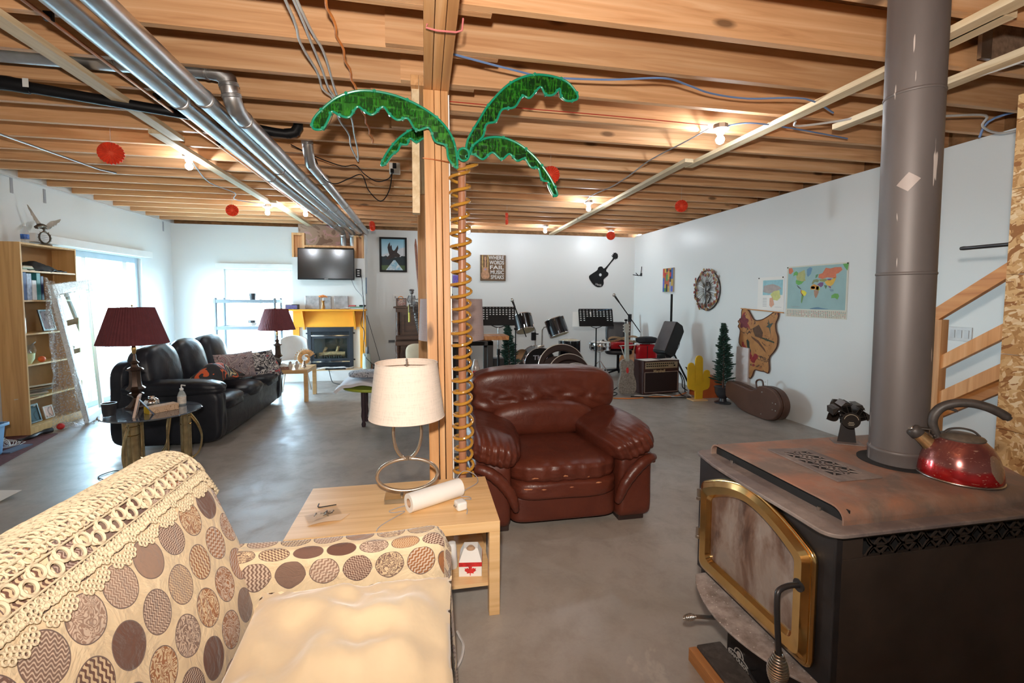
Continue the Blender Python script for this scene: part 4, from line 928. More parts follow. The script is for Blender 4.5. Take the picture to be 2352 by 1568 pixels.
pl.location = (-.235, 1.30, .452); pl.rotation_euler = (R(3), R(1), R(-1))
tag(pl, 'plain cream velour pillow lying on the dotted loveseat', 'pillow')
# crocheted doily: a net of loops lying over the top of the back
M['lace'] = plain('ecru_crochet', (.64, .54, .375), .9, var=.05)
def S(y, s, o=.006): return backsurf(min(max(y, YS0+.004), YS1-.004), SRIDGE-s, o+(max(0, y-YS1)*0))
q = MB(); random.seed(5)
def loop(y, s, r, th, n=10, o=.006, ry=None, a0=0):
    ry = ry or r
    q.tube([S(y+r*math.cos(2*PI*k/n+a0), s+ry*math.sin(2*PI*k/n+a0), o) for k in range(n)], th, 5, closed=True)
Yd0, Yd1 = .30, 1.79
# field: interlocked small wavy rows
for r_ in range(17):
    s = -.205+.0165*r_
    for k in range(82):
        y = Yd0+(Yd1-Yd0)*(k+.5*(r_ % 2))/82.5+random.uniform(-.003, .003); loop(y, s+random.uniform(-.002, .002), .0088+random.uniform(-.001, .002), .0026+.0008*(k % 3 == 0), 9, .006+.002*(k % 2), .0098, k)
    if r_ % 3 == 0: q.tube([S(Yd0+(Yd1-Yd0)*k/60, s+.009, .008) for k in range(61)], .0036, 5)
for k in range(46):                       # chain of large rings
    y = Yd0+.02+k*.0325; loop(y, .098+.008*(-1)**k, .0155, .0046, 14, .009); loop(y+.016, .098-.010*(-1)**k, .008, .003, 8, .009)
for k in range(2): q.tube([S(Yd0+(Yd1-Yd0)*i/70, .074+.052*k, .008) for i in range(71)], .0028, 5)
for k in range(60):                       # border: little flowers and picots, hanging in scallops
    y = Yd0+.01+k*.0250; dep = .022*abs(math.sin(k*PI/4.0))
    for m_ in range(4):
        a = m_*PI/2+.4+k*.3; s = .140+dep*.3
        loop(y+.0085*math.cos(a), s+.0085*math.sin(a), .0062, .0026, 8, .008)
    for m_ in range(3): 
        loop(y+.0085*(m_-1), .156+dep+(.007 if m_ == 1 else 0), .0058, .0024, 8, .007)
    if dep > .014:
        for m_ in range(3): loop(y+.0075*(m_-1), .146+dep*.4, .0055, .0024, 7, .007)
        for m_ in range(3): loop(y+.0085*(m_-1), .168+dep*1.05+(.008 if m_ == 1 else 0), .0062, .0026, 8, .006)
    q.tube([S(y-.012, .128), S(y-.006, .142), S(y+.004, .130), S(y+.012, .148)], .0024, 5)
for k in range(26):                       # edge loops hanging over the far end
    s = -.18+k*.0135
    p = S(Yd1, s, .006)
    for m_ in range(3):
        c = p+Vector((0, .012+.012*m_, -.006-.012*m_))
        q.tube([c+Vector((.002, .008*math.cos(2*PI*i/8), .009*math.sin(2*PI*i/8)))+Vector((.008*math.sin(2*PI*i/8)*(.5), 0, 0)) for i in range(8)], .0026, 5, closed=True)
tag(q.build('crocheted_doily', M['lace'], None, smooth=60, fix=False), 'ecru crocheted doily draped over the back of the dotted loveseat', 'doily')
# ---------------------------------------------------------------- brown leather armchair
M['brownleather'] = leather('brown_leather', (.125, .029, .015), (.085, .019, .011), .38, sc=7)
M['foot'] = plain('dark_chair_foot', (.03, .015, .012), .5)
ac = thing('leather_armchair', 'plump brown leather armchair with worn seat front', 'armchair', (.885, 2.70, 0))
def crease(P, amp, k, seed, st=(1, 1, 1)):
    d = nz((P.x*st[0], P.y*st[1], P.z*st[2]), k, seed); d2 = abs(nz((P.x*st[0], P.y*st[1], P.z*st[2]), k*2.1, seed+9))
    return P*(1+amp*(d-.45*d2))
L = M['brownleather']
def arrow(P, seed):     # gathers on the front nose of an arm pad
    g = max(0, -P.y-.35)
    r = .013*g*(math.sin(27*P.x+9*P.y+3*P.z+seed)+.6*nz((P.x*6, P.y, P.z), 2.2, seed))*2
    return crease(P*(1+r), .03, 1.6, seed, (1, .6, 1))
for s in (-1, 1):
    base = MB().puff((s*.475, .42, .245), (.25, .84, .46), 9, 16, lambda P: crease(P, .012, 1.3, 5+s)); base.build('arm_base', L, ac, smooth=80, sub=1)
    MX = T(s*.435, .40, .515, 0, s*R(-17), s*R(4))
    MB().puff((0, 0, 0), (.385, .90, .215), 3.2, 34, lambda P, s=s: arrow(P, s*2), MX).build('arm_cushion', L, ac, smooth=80)
    pts = [(s*.605, .02, .425), (s*.56, -.010, .430), (s*.50, -.022, .405), (s*.43, -.028, .345), (s*.375, -.030, .27), (s*.348, -.026, .20), (s*.335, -.015, .155)]
    S_ = spline(pts, 6); n = len(S_); MB().tube(S_, [.012+.026*math.sin(PI*min(1, .12+.80*i/(n-1)))*(1+.06*math.sin(i*1.7)) for i in range(n)], 14).build('padded_band', L, ac, smooth=80)
    MB().puff((s*.60, .42, .405), (.06, .84, .08), 3, 10).build('side_welt', L, ac, smooth=80)
    MB().box(s*.46-.09, s*.46+.09, .04, .14, 0, .05).build('foot', M['foot'], ac, smooth=0, bevel=.006)
    MB().box(s*.46-.05, s*.46+.05, .72, .80, 0, .05).build('foot', M['foot'], ac, smooth=0, bevel=.006)
MB().puff((0, .42, .135), (.735, .80, .20), 10, 14).build('front_panel', L, ac, smooth=80, sub=1)
MB().puff((0, .33, .262), (.735, .72, .15), 5, 20, lambda P: crease(P, .02, 2, 3)).build('seat_roll', L, ac, smooth=80, sub=1)
def seatf(P):
    g = max(0, -P.y-.5); q = crease(P, .025, 1.8, 8, (1, .5, 1)); q = q*(1+.03*g*math.sin(26*P.x)); q.z += .10*(1-P.x*P.x)*(1-P.y*P.y); return q
MB().puff((0, .31, .375), (.77, .68, .17), 3.8, 32, seatf).build('seat_cushion', L, ac, smooth=80)
def lowf(P):
    q = crease(P, .03, 1.7, 12, (1, 1, .6)); q.y += -.10*math.sin(PI*(P.z*.5+.5)); q.z += .30*(1-P.x*P.x)*(1 if P.z > 0 else .2); return q
MB().puff((.0, .66, .545), (.84, .24, .26), 3.2, 30, lowf, T(0, .0, 0)).build('lumbar_cushion', L, ac, smooth=80)
def upf(P):
    a = max(0, 1-abs(P.x)*.75); fold = .10*a*(math.sin(22*P.x+6*P.z+3.2*nz((P.x*3, 0, P.z*2), 1.5, 4))+.6*nz((P.x*5, 0, P.z*1.2), 2.2, 9))*max(0, .60-abs(P.z+.30))*1.9
    q = crease(P, .035, 1.5, 21, (1.2, 1, .5)); q.y -= fold; q.z += .16*(1-P.x*P.x)*(1 if P.z > 0 else .9); q.x *= 1+.02*P.z; return q
MB().puff((.015, .74, .745), (1.16, .30, .35), 4.6, 44, upf, T(0, 0, 0)).build('headrest_cushion', L, ac, smooth=80)
MB().puff((.01, .88, .46), (1.12, .16, .86), 6, 16).build('back_shell', L, ac, smooth=80, sub=1)
# seams and worn spots
for x, a in ((-.31, -1), (.02, 0), (.36, 1)):
    pass
t_ = NT('worn_leather_patch'); f_ = t_.noise(t_.coord(), 60, 4, .7); t_.out(t_.ramp(f_, [(.4, (.40, .13, .06)), (.6, (.55, .24, .11))]), .8); M['worn'] = t_.m
random.seed(11)
from mathutils.bvhtree import BVHTree
BV = []
for o_ in ac.children:
    if o_.name.startswith('seat_'): BV.append(BVHTree.FromPolygons([v.co for v in o_.data.vertices], [tuple(p.vertices) for p in o_.data.polygons]))
for x, z, w, h in ((-.215, .352, .045, .012), (-.02, .357, .035, .014), (.13, .345, .02, .010), (-.26, .285, .07, .010), (-.16, .281, .04, .008), (.20, .300, .05, .008), (.02, .284, .03, .006)):
    n = 14; P = [(x+w/2*math.cos(2*PI*i/n)*random.uniform(.6, 1.1), z+h/2*math.sin(2*PI*i/n)*random.uniform(.5, 1.2)) for i in range(n)]
    vs = []
    for px_, pz_ in P+[(x, z)]:
        hs_ = [h[0].y for h in (b_.ray_cast(Vector((px_, -.5, pz_)), Vector((0, 1, 0))) for b_ in BV) if h[0] is not None]
        vs.append((px_, (min(hs_) if hs_ else -.04)-.0025, pz_))
    MB().add(vs, [(i, (i+1) % n, n) for i in range(n)]).build('worn_patch', M['worn'], ac, smooth=0, fix=False)
# ---------------------------------------------------------------- birch coffee table with lamp and clutter
M['birch'] = wood('birch_laminate', (.66, .40, .17), (.78, .51, .25), (.84, .58, .31), axis=0, rough=.35, knots=False, rnd=.05)
ct = thing('coffee_table', 'birch coffee table with lower shelf behind the dotted loveseat', 'table', (-.13, 2.285, 0))
MB().box(-.465, .465, -.28, .25, .40, .45).build('tabletop', M['birch'], ct, smooth=0, bevel=.0015)
for x in (-.44, .44):
    for y in (-.255, .225): MB().box(x-.025, x+.025, y-.025, y+.025, 0, .3995).build('leg', M['birch'], ct, smooth=0, bevel=.0015)
MB().box(-.44, .44, -.24, .21, .120, .136).build('shelf', M['birch'], ct, smooth=0, bevel=.001)
# ring lamp
def linen(name, col):
    t = NT(name); a = t.noise(t.coord((1, 1, 26)), 9, 3, .7); b = t.noise(t.coord((26, 26, 1)), 9, 3, .7); h = t.math('ADD', a, b)
    c = t.ramp(h, [(.8, tuple(q*.86 for q in col)), (1.2, col)]); t.bump(h, .3, .001)
    return t.out(c, .9, 0, Transmission_Weight=0, Subsurface_Weight=0)
M['linen'] = linen('linen_shade', (.84, .72, .62)); M['champ'] = plain('champagne_metal', (.66, .55, .44), .25, .9)
lm = thing('table_lamp', 'table lamp of two metal rings under a pale linen drum shade', 'lamp', (-.09, 2.31, .4505))
q = MB(); n = 64; pr = [(.186, .428), (.151, .705)]
vs = []
for r_, z in ((.186, .428), (.152, .703), (.150, .703), (.184, .428)):
    for j in range(n): vs.append((r_*math.cos(2*PI*j/n), r_*math.sin(2*PI*j/n), z))
fs = [(k*n+j, k*n+(j+1) % n, ((k+1) % 4)*n+(j+1) % n, ((k+1) % 4)*n+j) for k in range(4) for j in range(n)]
sh = MB().add(vs, fs).build('lamp_shade', M['linen'], lm, smooth=40)
MB().tube([(.1515*math.cos(2*PI*j/n), .1515*math.sin(2*PI*j/n), .700) for j in range(n)], .003, 8, closed=True).build('shade_rim', M['linen'], sh, smooth=60); MB().tube([(.185*math.cos(2*PI*j/n), .185*math.sin(2*PI*j/n), .430) for j in range(n)], .003, 8, closed=True).build('shade_rim', M['linen'], sh, smooth=60)
q = MB()
for a in (90, 210, 330): q.tube([(0, 0, .688), (.15*math.cos(R(a)), .15*math.sin(R(a)), .695)], .002, 6)
q.tube([(.012*math.cos(2*PI*j/12), .012*math.sin(2*PI*j/12), .688) for j in range(12)], .003, 6, closed=True); q.cyl((0, 0, .68), (0, 0, .715), .004, n=8).ball((0, 0, .716), .006, 8, 6)
q.build('spider', M['steel'], sh, smooth=50)
def ring(cx, cz, a, b, w): return [(cx+a*math.cos(2*PI*j/56), 0, cz+b*math.sin(2*PI*j/56)) for j in range(56)]
MB().tube(ring(.0, .128, .150, .083, 0), .0085, 10, closed=True, up=(0, 1, 0)).build('lower_ring', M['champ'], lm, smooth=60)
MB().tube(ring(.0, .128+.083+.138, .069, .138, 0), .0085, 10, closed=True, up=(0, 1, 0)).build('upper_ring', M['champ'], lm, smooth=60)
MB().cyl((0, 0, .205), (0, 0, .222), .012, n=14).cyl((0, 0, .47), (0, 0, .55), .008, n=10).build('connector', M['champ'], lm)
MB().lathe([(0, .50), (.018, .50), (.03, .56), (.03, .59), (.0, .62)], 20).build('bulb', M['porcelain'], lm)
M['acrylic'] = glass('clear_acrylic', (.93, .90, .85), .3, .05)
bs = MB().box(-.115, .085, -.045, .055, .001, .026).build('acrylic_base', M['acrylic'], lm, smooth=0, bevel=.002)
MB().box(-.112, .082, -.0452, -.0442, .003, .024).build('base_edge', plain('bevelled_acrylic_edge', (.20, .15, .09), .2, .3), bs, smooth=0)
MB().cyl((-.03, 0, .026), (-.03, 0, .045), .008, n=14).cyl((.03, 0, .026), (.03, 0, .045), .008, n=14).build('standoff', M['steel'], bs)
# paper roll
pr_ = thing('paper_towel_roll', 'thin roll of white paper lying on the birch table', 'paper roll', (.045, 2.235, .4505+.045), R(29))
def roll(r0, r1, L, m, nm, par):
    n = 40; vs = []
    for r_, x in ((r1, -L/2), (r1, L/2), (r0, L/2), (r0, -L/2)):
        for j in range(n): vs.append((x, r_*math.cos(2*PI*j/n), r_*math.sin(2*PI*j/n)))
    return MB().add(vs, [(k*n+j, k*n+(j+1) % n, ((k+1) % 4)*n+(j+1) % n, ((k+1) % 4)*n+j) for k in range(4) for j in range(n)]).build(nm, m, par, smooth=40)
M['paper'] = plain('white_paper', (.84, .82, .78), .85, var=.02); M['card'] = plain('brown_card', (.48, .30, .18), .8)
roll(.0215, .045, .29, M['paper'], 'paper', pr_); roll(.019, .0213, .288, M['card'], 'cardboard_core', pr_)
# salt-shaker like glass behind the roll
gs = thing('clear_bottle_stopper', 'small clear plastic stopper lying beside the paper roll', 'stopper', (-.075, 2.255, .4505))
MB().lathe([(0, 0), (.012, 0), (.014, .012), (.011, .02), (.011, .034), (.008, .04), (0, .04)], 18).build('stopper_body', M['acrylic'], gs); MB().cyl((0, 0, .040), (0, 0, .048), .008, n=14).build('stopper_tip', M['steel'], gs)
# adapter and cords
ad_ = thing('usb_charger', 'white square charger plug with black cable on the table', 'charger', (.165, 2.155, .4505), R(20))
MB().puff((0, 0, .021), (.052, .056, .042), 6, 8).build('charger_body', M['white'], ad_, smooth=60); MB().box(-.033, -.022, -.010, -.007, .017, .025).box(-.033, -.022, .007, .010, .017, .025).build('prongs', M['steel'], ad_, smooth=0)
cable([(.190, 2.09, .455), (.195, 2.14, .456), (.175, 2.20, .456), (.20, 2.245, .456), (.225, 2.24, .456), (.215, 2.27, .456), (.17, 2.29, .456), (.21, 2.36, .456), (.28, 2.43, .462), (.27, 2.50, .48), (.21, 2.53, .49), (.16, 2.48, .46), (.15, 2.44, .456)], .0024, 'cable_grey', 'dark charging cable curling over the birch table corner', name='charging_cable')
cable([(-.03, 2.26, .455), (-.10, 2.23, .455), (-.17, 2.19, .455), (-.155, 2.165, .455), (-.10, 2.17, .455), (-.15, 2.11, .455), (-.20, 2.05, .454), (-.215, 2.01, .45), (-.217, 2.0, .42), (-.21, 1.93, .25)], .002, 'cable_grey', 'thin lamp cord running off the front of the birch table', name='lamp_cord')
# hex key, screws bag, leaflet
tag(MB().tube([(-.520, 2.325, .456), (-.520, 2.300, .454), (-.515, 2.292, .4535), (-.505, 2.290, .4535), (-.435, 2.305, .4535)], .0028, 6).build('hex_key', M['darkmetal']), 'black hex key lying on the birch table', 'tool')
bg2 = thing('hardware_bag', 'small clear plastic bag of screws on the birch table', 'bag', (-.475, 2.205, .4505), R(25))
def bagf(u, v):
    x, y = (u-.5)*.15, (v-.5)*.09
    return (x, y, .004+.016*math.sin(PI*u)*math.sin(PI*v)+.005*nz((x, y, 0), 40))
MB().sheet(18, 12, bagf).build('plastic_film', glass('clear_film', (.95, .95, .96), .8, .15), bg2, smooth=80)
random.seed(3)
for k in range(9):
    a = random.uniform(0, PI); x, y = random.uniform(-.035, .04), random.uniform(-.02, .02); c, s = math.cos(a)*.011, math.sin(a)*.011
    MB().tube([(x-c, y-s, .006), (x+c*.7, y+s*.7, .008), (x+c, y+s, .008)], [.002, .002, .0045], 6).build('screw', M['steel'], bg2)
tag(MB().sheet(8, 6, lambda u, v: (-.44+(u-.5)*.14+(v-.5)*.03, 2.155+(v-.5)*.06+(u-.5)*.03, .4525+.006*math.sin(PI*u)), .0006).build('leaflet', plain('tan_leaflet', (.70, .52, .36), .8)), 'folded tan leaflet under the bag of screws', 'paper')
# shelf contents
tb = thing('tissue_box', 'red and white tissue box with a maple leaf on the table shelf', 'tissue box', (.215, 2.16, .1365), R(-8))
MB().box(-.055, .055, -.058, .058, 0, .07).build('box_body', M['paper'], tb, smooth=0, bevel=.002)
M['leafred'] = plain('maple_red', (.58, .03, .03), .5, var=.3, vs=40)
MB().add([(-.055, -.058, .07), (.055, -.058, .07), (.055, .058, .07), (-.055, .058, .07), (-.034, .0, .108), (.034, .0, .108), (.034, .058, .108), (-.034, .058, .108)], [(0, 1, 5, 4), (1, 2, 6, 5), (2, 3, 7, 6), (3, 0, 4, 7), (4, 5, 6, 7)]).build('box_top', M['paper'], tb, smooth=0)
MB().box(-.0555, .0555, -.0585, .0585, .050, .0705).build('leaf_band', M['leafred'], tb, smooth=0)
lf = [(0, 1), (.12, .72), (.30, .80), (.24, .42), (.52, .60), (.58, .45), (.92, .50), (.80, .28), (.95, .18), (.50, -.12), (.56, -.30), (.08, -.22), (.05, -.62)]; lf = lf+[(-x, y) for x, y in reversed(lf[1:])]
MB().prism([(x*.030, y*.032) for x, y in lf], 0, .0012, axes((0, -.0584, .026), (1, 0, 0), (0, 0, 1), (0, -1, 0))).build('maple_leaf', M['leafred'], tb, smooth=0)
MB().lathe([(0, .108), (.022, .109), (.012, .12), (0, .121)], 14).build('tissue', M['card'], tb)
tag(MB().lathe([(0, 0), (.026, 0), (.028, .01), (.022, .11), (.018, .125), (0, .126)], 24, T(.125, 2.20, .1365)).build('white_cup', M['white']), 'white tapered plastic cup on the table shelf', 'cup')
# cord with plug on the floor beside the loveseat
cable([(.10, 1.70, .01), (.135, 1.76, .012), (.15, 1.82, .02), (.14, 1.88, .012), (.13, 1.92, .01)], .006, 'cable_white', 'short pale cord with a plug end on the floor beside the loveseat', name='plug_lead')
# ---------------------------------------------------------------- black couch and what lies on it
M['blackleather'] = leather('black_leather', (.020, .022, .030), (.009, .010, .014), .36, sc=8, bst=.3, spec=.3)
cs = thing('black_couch', 'black leather three-seat couch in front of the patio door', 'couch', (-2.46, 5.86, 0))
B = M['blackleather']
MB().puff((0, 0, .215), (.94, 2.00, .36), 9, 20, lambda P: crease(P, .01, 2, 1)).build('couch_base', B, cs, smooth=80)
MB().puff((-.40, 0, .50), (.17, 2.02, .74), 6, 18).build('back_frame', B, cs, smooth=80)
for s in (-1, 1):
    MB().puff((.0, s*.915, .30), (.96, .20, .54), 7, 16, lambda P: crease(P, .02, 1.5, 3)).build('arm_panel', B, cs, smooth=80)
    def armt(P):
        q = crease(P, .03, 2.0, 7, (1, 1, 1)); q.z -= .55*max(0, q.x-.55)**1.3*1.2; q = q*(1+.012*math.sin(30*P.x)*max(0, P.z)); return q
    MB().puff((.02, s*.90, .575), (.94, .27, .16), 3.2, 30, armt).build('arm_cushion', B, cs, smooth=80)
for k in range(3):
    y = -.60+.60*k
    def sc_(P, k=k):
        q = crease(P, .035, 1.8, 11+k); q.z += .22*(1-P.x**2)*(1-P.y**2); return q
    MB().puff((.10, y, .375), (.80, .595, .17), 4, 24, sc_).build('seat_cushion', B, cs, smooth=80)
    def bc_(P, k=k):
        q = crease(P, .045, 1.5, 31+k, (1, .8, .6)); q.x += .25*(P.z < 2)*(1-P.y**2)*.5; return q
    MB().puff((0, 0, 0), (.27, .61, .56), 3.2, 26, bc_, T(-.27, y, .70, 0, R(-12), 0)).build('back_cushion', B, cs, smooth=80)
def blotch(name, stops, scale=6, dist=1.5, rough=.85, loc=(0, 0, 0), detail=2):
    t = NT(name); f = t.noise(t.coord(loc=loc), scale, detail, .5, dist); c = t.ramp(f, stops, 'CONSTANT'); return t.out(c, rough)
M['pill_a'] = blotch('floral_print', [(0, (.30, .25, .27)), (.42, (.42, .33, .33)), (.5, (.13, .09, .10)), (.53, (.46, .38, .37)), (.62, (.33, .16, .16)), (.66, (.40, .34, .36))], 7)
p = weld(pillow_mb(.50, .33, .15, 9, 20).build('printed_pillow', M['pill_a'], None, smooth=80)); p.location = (-2.28, 6.05, .625); p.rotation_euler = (R(78), 0, R(55)); tag(p, 'pinkish grey printed pillow leaning in the black couch', 'pillow')
M['pill_b'] = blotch('knit_pattern', [(0, (.03, .025, .03)), (.44, (.60, .56, .52)), (.50, (.03, .025, .03)), (.56, (.66, .62, .58)), (.60, (.05, .05, .09)), (.66, (.55, .10, .08))], 9)
p = weld(pillow_mb(.46, .40, .12, 4, 20, wr=.2).build('knit_pillow', M['pill_b'], None, smooth=80)); p.location = (-2.12, 6.52, .575); p.rotation_euler = (R(58), 0, R(58)); tag(p, 'black and white pillow with red marks at the far end of the couch', 'pillow')
M['throw'] = blotch('orange_black_throw', [(0, (.015, .013, .014)), (.47, (.60, .09, .015)), (.53, (.015, .013, .014)), (.60, (.55, .42, .20)), (.64, (.02, .015, .015))], 4.2, 1.0, loc=(3, 1, 0))
def thr(u, v):
    x = -2.42+.30*v; y = 5.02+.86*u
    return (x, y, .52+.13*math.sin(PI*v)*(.6+.4*math.sin(PI*u))+.05*nz((x*2, y*2, 0), 3, 5)+.07*math.sin(PI*u))
tag(MB().sheet(40, 20, thr, .012).build('knit_throw', M['throw'], None, smooth=80), 'crumpled orange and black throw on the black couch seat', 'blanket')
# ---------------------------------------------------------------- brass and glass side table
M['antbrass'] = plain('antique_brass', (.50, .40, .22), .25, .9, var=.3, vs=20)
tt = thing('side_table', 'round glass side table on brass columns beside the black couch', 'table', (-2.22, 4.20, 0), 0)
MB().lathe([(0, .518), (.335, .518), (.343, .524), (.335, .530), (0, .530)], 64, sx=1.0, sy=1.02).build('glass_top', plain('smoked_glass', (.10, .12, .15), .06, .0, var=.05, Coat_Weight=.8, Alpha=.92), tt, smooth=30)
for k, a in enumerate((-97, 19, 153)):
    c, s = math.cos(R(a)), math.sin(R(a)); x, y = .22*c, .22*s
    lg = MB().cyl((x, y, 0), (x, y, .516), .040, n=24).cyl((x+.052*s, y-.052*c, 0), (x+.052*s, y-.052*c, .516), .024, n=18).build('leg', M['antbrass'], tt)
    MB().lathe([(.041, 0), (.045, .004), (.041, .008)], 24, T(x, y, .46)).build('collar', M['brass'], lg)
    MB().lathe([(.041, 0), (.045, .004), (.041, .008)], 24, T(x, y, .39)).build('collar', M['brass'], lg)
    for o in (0, .022):
        P = [(x*1.1, y*1.1, .50-o), (x*1.4, y*1.4, .38-o), (x*1.5, y*1.5, .25-o*.5), (x*1.3, y*1.3, .11), (x*.6, y*.6, .05+o), (-x*.6, -y*.6, .16+o), (-x*.75, -y*.75, .34+o), (-x*.9, -y*.9, .50)]
        MB().tube(spline(P, 8), .0075, 8).build('curved_tube', M['antbrass'], tt)
M['maroon'] = plain('maroon_pleated_fabric', (.135, .028, .035), .8, var=.12, vs=20); M['bronze'] = plain('dark_bronze', (.075, .045, .032), .3, .55, var=.3, vs=14)
def bronze_lamp(label, loc, rz):
    t = thing('bronze_table_lamp', label, 'lamp', loc, rz, 'maroon shade lamps beside the black couch')
    n = 120; vs = []; fs = []
    for r_, z in ((.245, .545), (.150, .850), (.147, .850), (.242, .545)):
        for j in range(n): vs.append(((r_+(.0022 if j % 2 else -.0022))*math.cos(2*PI*j/n), (r_+(.0022 if j % 2 else -.0022))*math.sin(2*PI*j/n), z))
    fs = [(k*n+j, k*n+(j+1) % n, ((k+1) % 4)*n+(j+1) % n, ((k+1) % 4)*n+j) for k in range(4) for j in range(n)]
    MB().add(vs, fs).build('lamp_shade', M['maroon'], t, smooth=0)
    MB().lathe([(0, 0), (.075, 0), (.078, .012), (.060, .022), (.050, .035), (.03, .06), (.022, .085), (.036, .10), (.060, .118), (.045, .128), (.028, .132)], 8).build('lamp_foot', M['bronze'], t, smooth=20)
    MB().lathe([(.028, .132), (.045, .142), (.072, .165), (.050, .185), (.043, .215), (.040, .300), (.043, .315), (.064, .325), (.052, .338), (.030, .348), (.022, .37), (.034, .385), (.020, .40), (.014, .42), (.012, .46), (0, .462)], 8).build('lamp_body', M['bronze'], t, smooth=20)
    MB().lathe([(0, .46), (.010, .46), (.016, .48), (.018, .51), (.012, .53), (.020, .545), (.020, .57), (0, .575)], 20).build('socket', M['brass'], t)
    q = MB()
    q.tube(spline([(.018, 0, .55), (.05, 0, .62), (.05, 0, .76), (.004, 0, .83)], 6), .002, 5).tube(spline([(-.018, 0, .55), (-.05, 0, .62), (-.05, 0, .76), (-.004, 0, .83)], 6), .002, 5).ball((0, 0, .865), .008, 10, 8).cyl((0, 0, .82), (0, 0, .862), .003, n=6)
    q.build('harp', M['brass'], t); MB().lathe([(0, .575), (.02, .59), (.03, .64), (.02, .68), (0, .69)], 16).build('bulb', M['porcelain'], t)
    return t
l1 = bronze_lamp('bronze lamp with maroon shade on the glass side table, nearer of the two', (-2.41, 4.335, .531), 0)
# items on the side table
M['pot'] = plain('dark_pot', (.03, .03, .035), .4); M['slate'] = plain('slate_blue_board', (.10, .14, .21), .6)
t = thing('black_pot', 'black plastic pot on the left edge of the glass side table', 'pot', (-2.465, 4.09, .531)); MB().lathe([(0, 0), (.042, 0), (.048, .09), (.050, .098), (.046, .098), (.043, .012), (0, .012)], 28).build('pot_wall', M['pot'], t, smooth=40)
MB().lathe([(0, .088), (.044, .088)], 20).build('soil', plain('soil', (.06, .035, .02), .9), t)
t = thing('picture_frame', 'pale picture frame seen from behind on the glass side table', 'picture frame', (-2.235, 4.03, .531), R(-68))
MB().ring(rrect(.13, .17, .001, 1), rrect(.09, .13, .001, 1), -.008, .008, T(0, 0, .082, R(78), 0, 0)).build('frame_rim', plain('bleached_wood', (.72, .55, .45), .6), t, smooth=0)
MB().box(-.05, .05, -.004, .002, -.07, .07, T(0, .004, .082, R(-12), 0, 0)).build('backing', M['slate'], t, smooth=0)
MB().add([(-.018, .012, .13), (.018, .012, .13), (.026, .10, 0), (-.026, .10, 0), (-.018, .016, .13), (.018, .016, .13), (.026, .105, 0), (-.026, .105, 0)], [(0, 1, 2, 3), (7, 6, 5, 4), (0, 4, 5, 1), (1, 5, 6, 2), (2, 6, 7, 3), (3, 7, 4, 0)]).build('easel_back', M['slate'], t, smooth=0)
t = thing('chrome_ornament', 'shiny chrome pomegranate-like ornament on the glass side table', 'ornament', (-2.27, 4.29, .531))
def facet(P): return P*(1+.05*math.sin(7*math.atan2(P.y, P.x)))
MB().puff((0, 0, .045), (.105, .105, .09), 2.2, 14, facet).build('chrome_body', M['chrome'], t, smooth=30); MB().lathe([(.016, .085), (.024, .1), (.018, .102), (.012, .088)], 10).build('crown', M['chrome'], t, smooth=20)
t = thing('yellow_tissue_box', 'yellow and tan cardboard tissue box on the glass side table', 'tissue box', (-2.135, 4.17, .531), R(50))
MB().box(-.105, .105, -.045, .045, 0, .052).build('box_body', blotch('tan_floral_card', [(0, (.66, .46, .30)), (.56, (.40, .24, .13)), (.6, (.70, .50, .34))], 24), t, smooth=0, bevel=.001)
MB().box(-.1065, -.105, -.0455, .0455, 0, .0525).build('yellow_end', blotch('yellow_print', [(0, (.82, .55, .02)), (.58, (.45, .22, .03)), (.62, (.85, .62, .05))], 30), t, smooth=0)
t = thing('soap_bottle', 'clear soap bottle with a white pump beside the tissue box', 'bottle', (-2.09, 4.39, .531))
MB().lathe([(0, 0), (.030, 0), (.032, .01), (.031, .085), (.022, .110), (.013, .122), (.013, .128), (0, .128)], 24).build('bottle_body', plain('milky_clear_plastic', (.60, .66, .66), .1, 0, Alpha=.45), t)
MB().lathe([(.0325, .012), (.0325, .075)], 24).build('bottle_label', plain('pale_label', (.72, .66, .58), .5, var=.2, vs=40), t)
MB().lathe([(0, .128), (.015, .128), (.015, .142), (.006, .146), (.005, .168), (0, .168)], 16).tube([(0, 0, .166), (0, 0, .172), (.035, -.01, .168)], .005, 8).build('pump', M['white'], t)
cable([(-2.38, 4.16, .008), (-2.50, 4.10, .006), (-2.62, 4.18, .006), (-2.58, 4.30, .006), (-2.47, 4.25, .006), (-2.44, 4.12, .006), (-2.52, 4.02, .006), (-2.45, 3.98, .006), (-2.40, 4.08, .03)], .004, 'black', 'dark lamp cord coiled on the concrete under the side table', name='lamp_cord')
# ---------------------------------------------------------------- bookcase
M['oak'] = wood('oak_veneer', (.50, .27, .09), (.66, .39, .15), (.72, .45, .20), axis=2, rough=.4, knots=False, rnd=.05, grain=.8)
bc = thing('bookcase', 'tall oak veneer bookcase with cluttered shelves by the patio door', 'bookcase', (-4.205, 5.955, 0))
D = .12; H = 2.03; Wb = .375
MB().box(-D, D, -Wb-.009, -Wb+.009, 0, H).build('side_panel', M['oak'], bc, smooth=0, bevel=.001); MB().box(-D, D, Wb-.009, Wb+.009, 0, H).build('side_panel', M['oak'], bc, smooth=0, bevel=.001)
MB().box(-D, D-.002, -Wb+.01, Wb-.01, H-.02, H-.001).build('top_panel', M['oak'], bc, smooth=0); MB().box(-D, -D+.006, -Wb+.01, Wb-.01, .02, H-.02).build('back_panel', plain('bookcase_back', (.33, .17, .06), .6), bc, smooth=0)
SH = [.092, .391, .749, 1.077, 1.429, 1.741]
for z in SH: MB().box(-D+.007, D-.004, -Wb+.010, Wb-.010, z-.018, z).build('shelf', M['oak'], bc, smooth=0, bevel=.001)
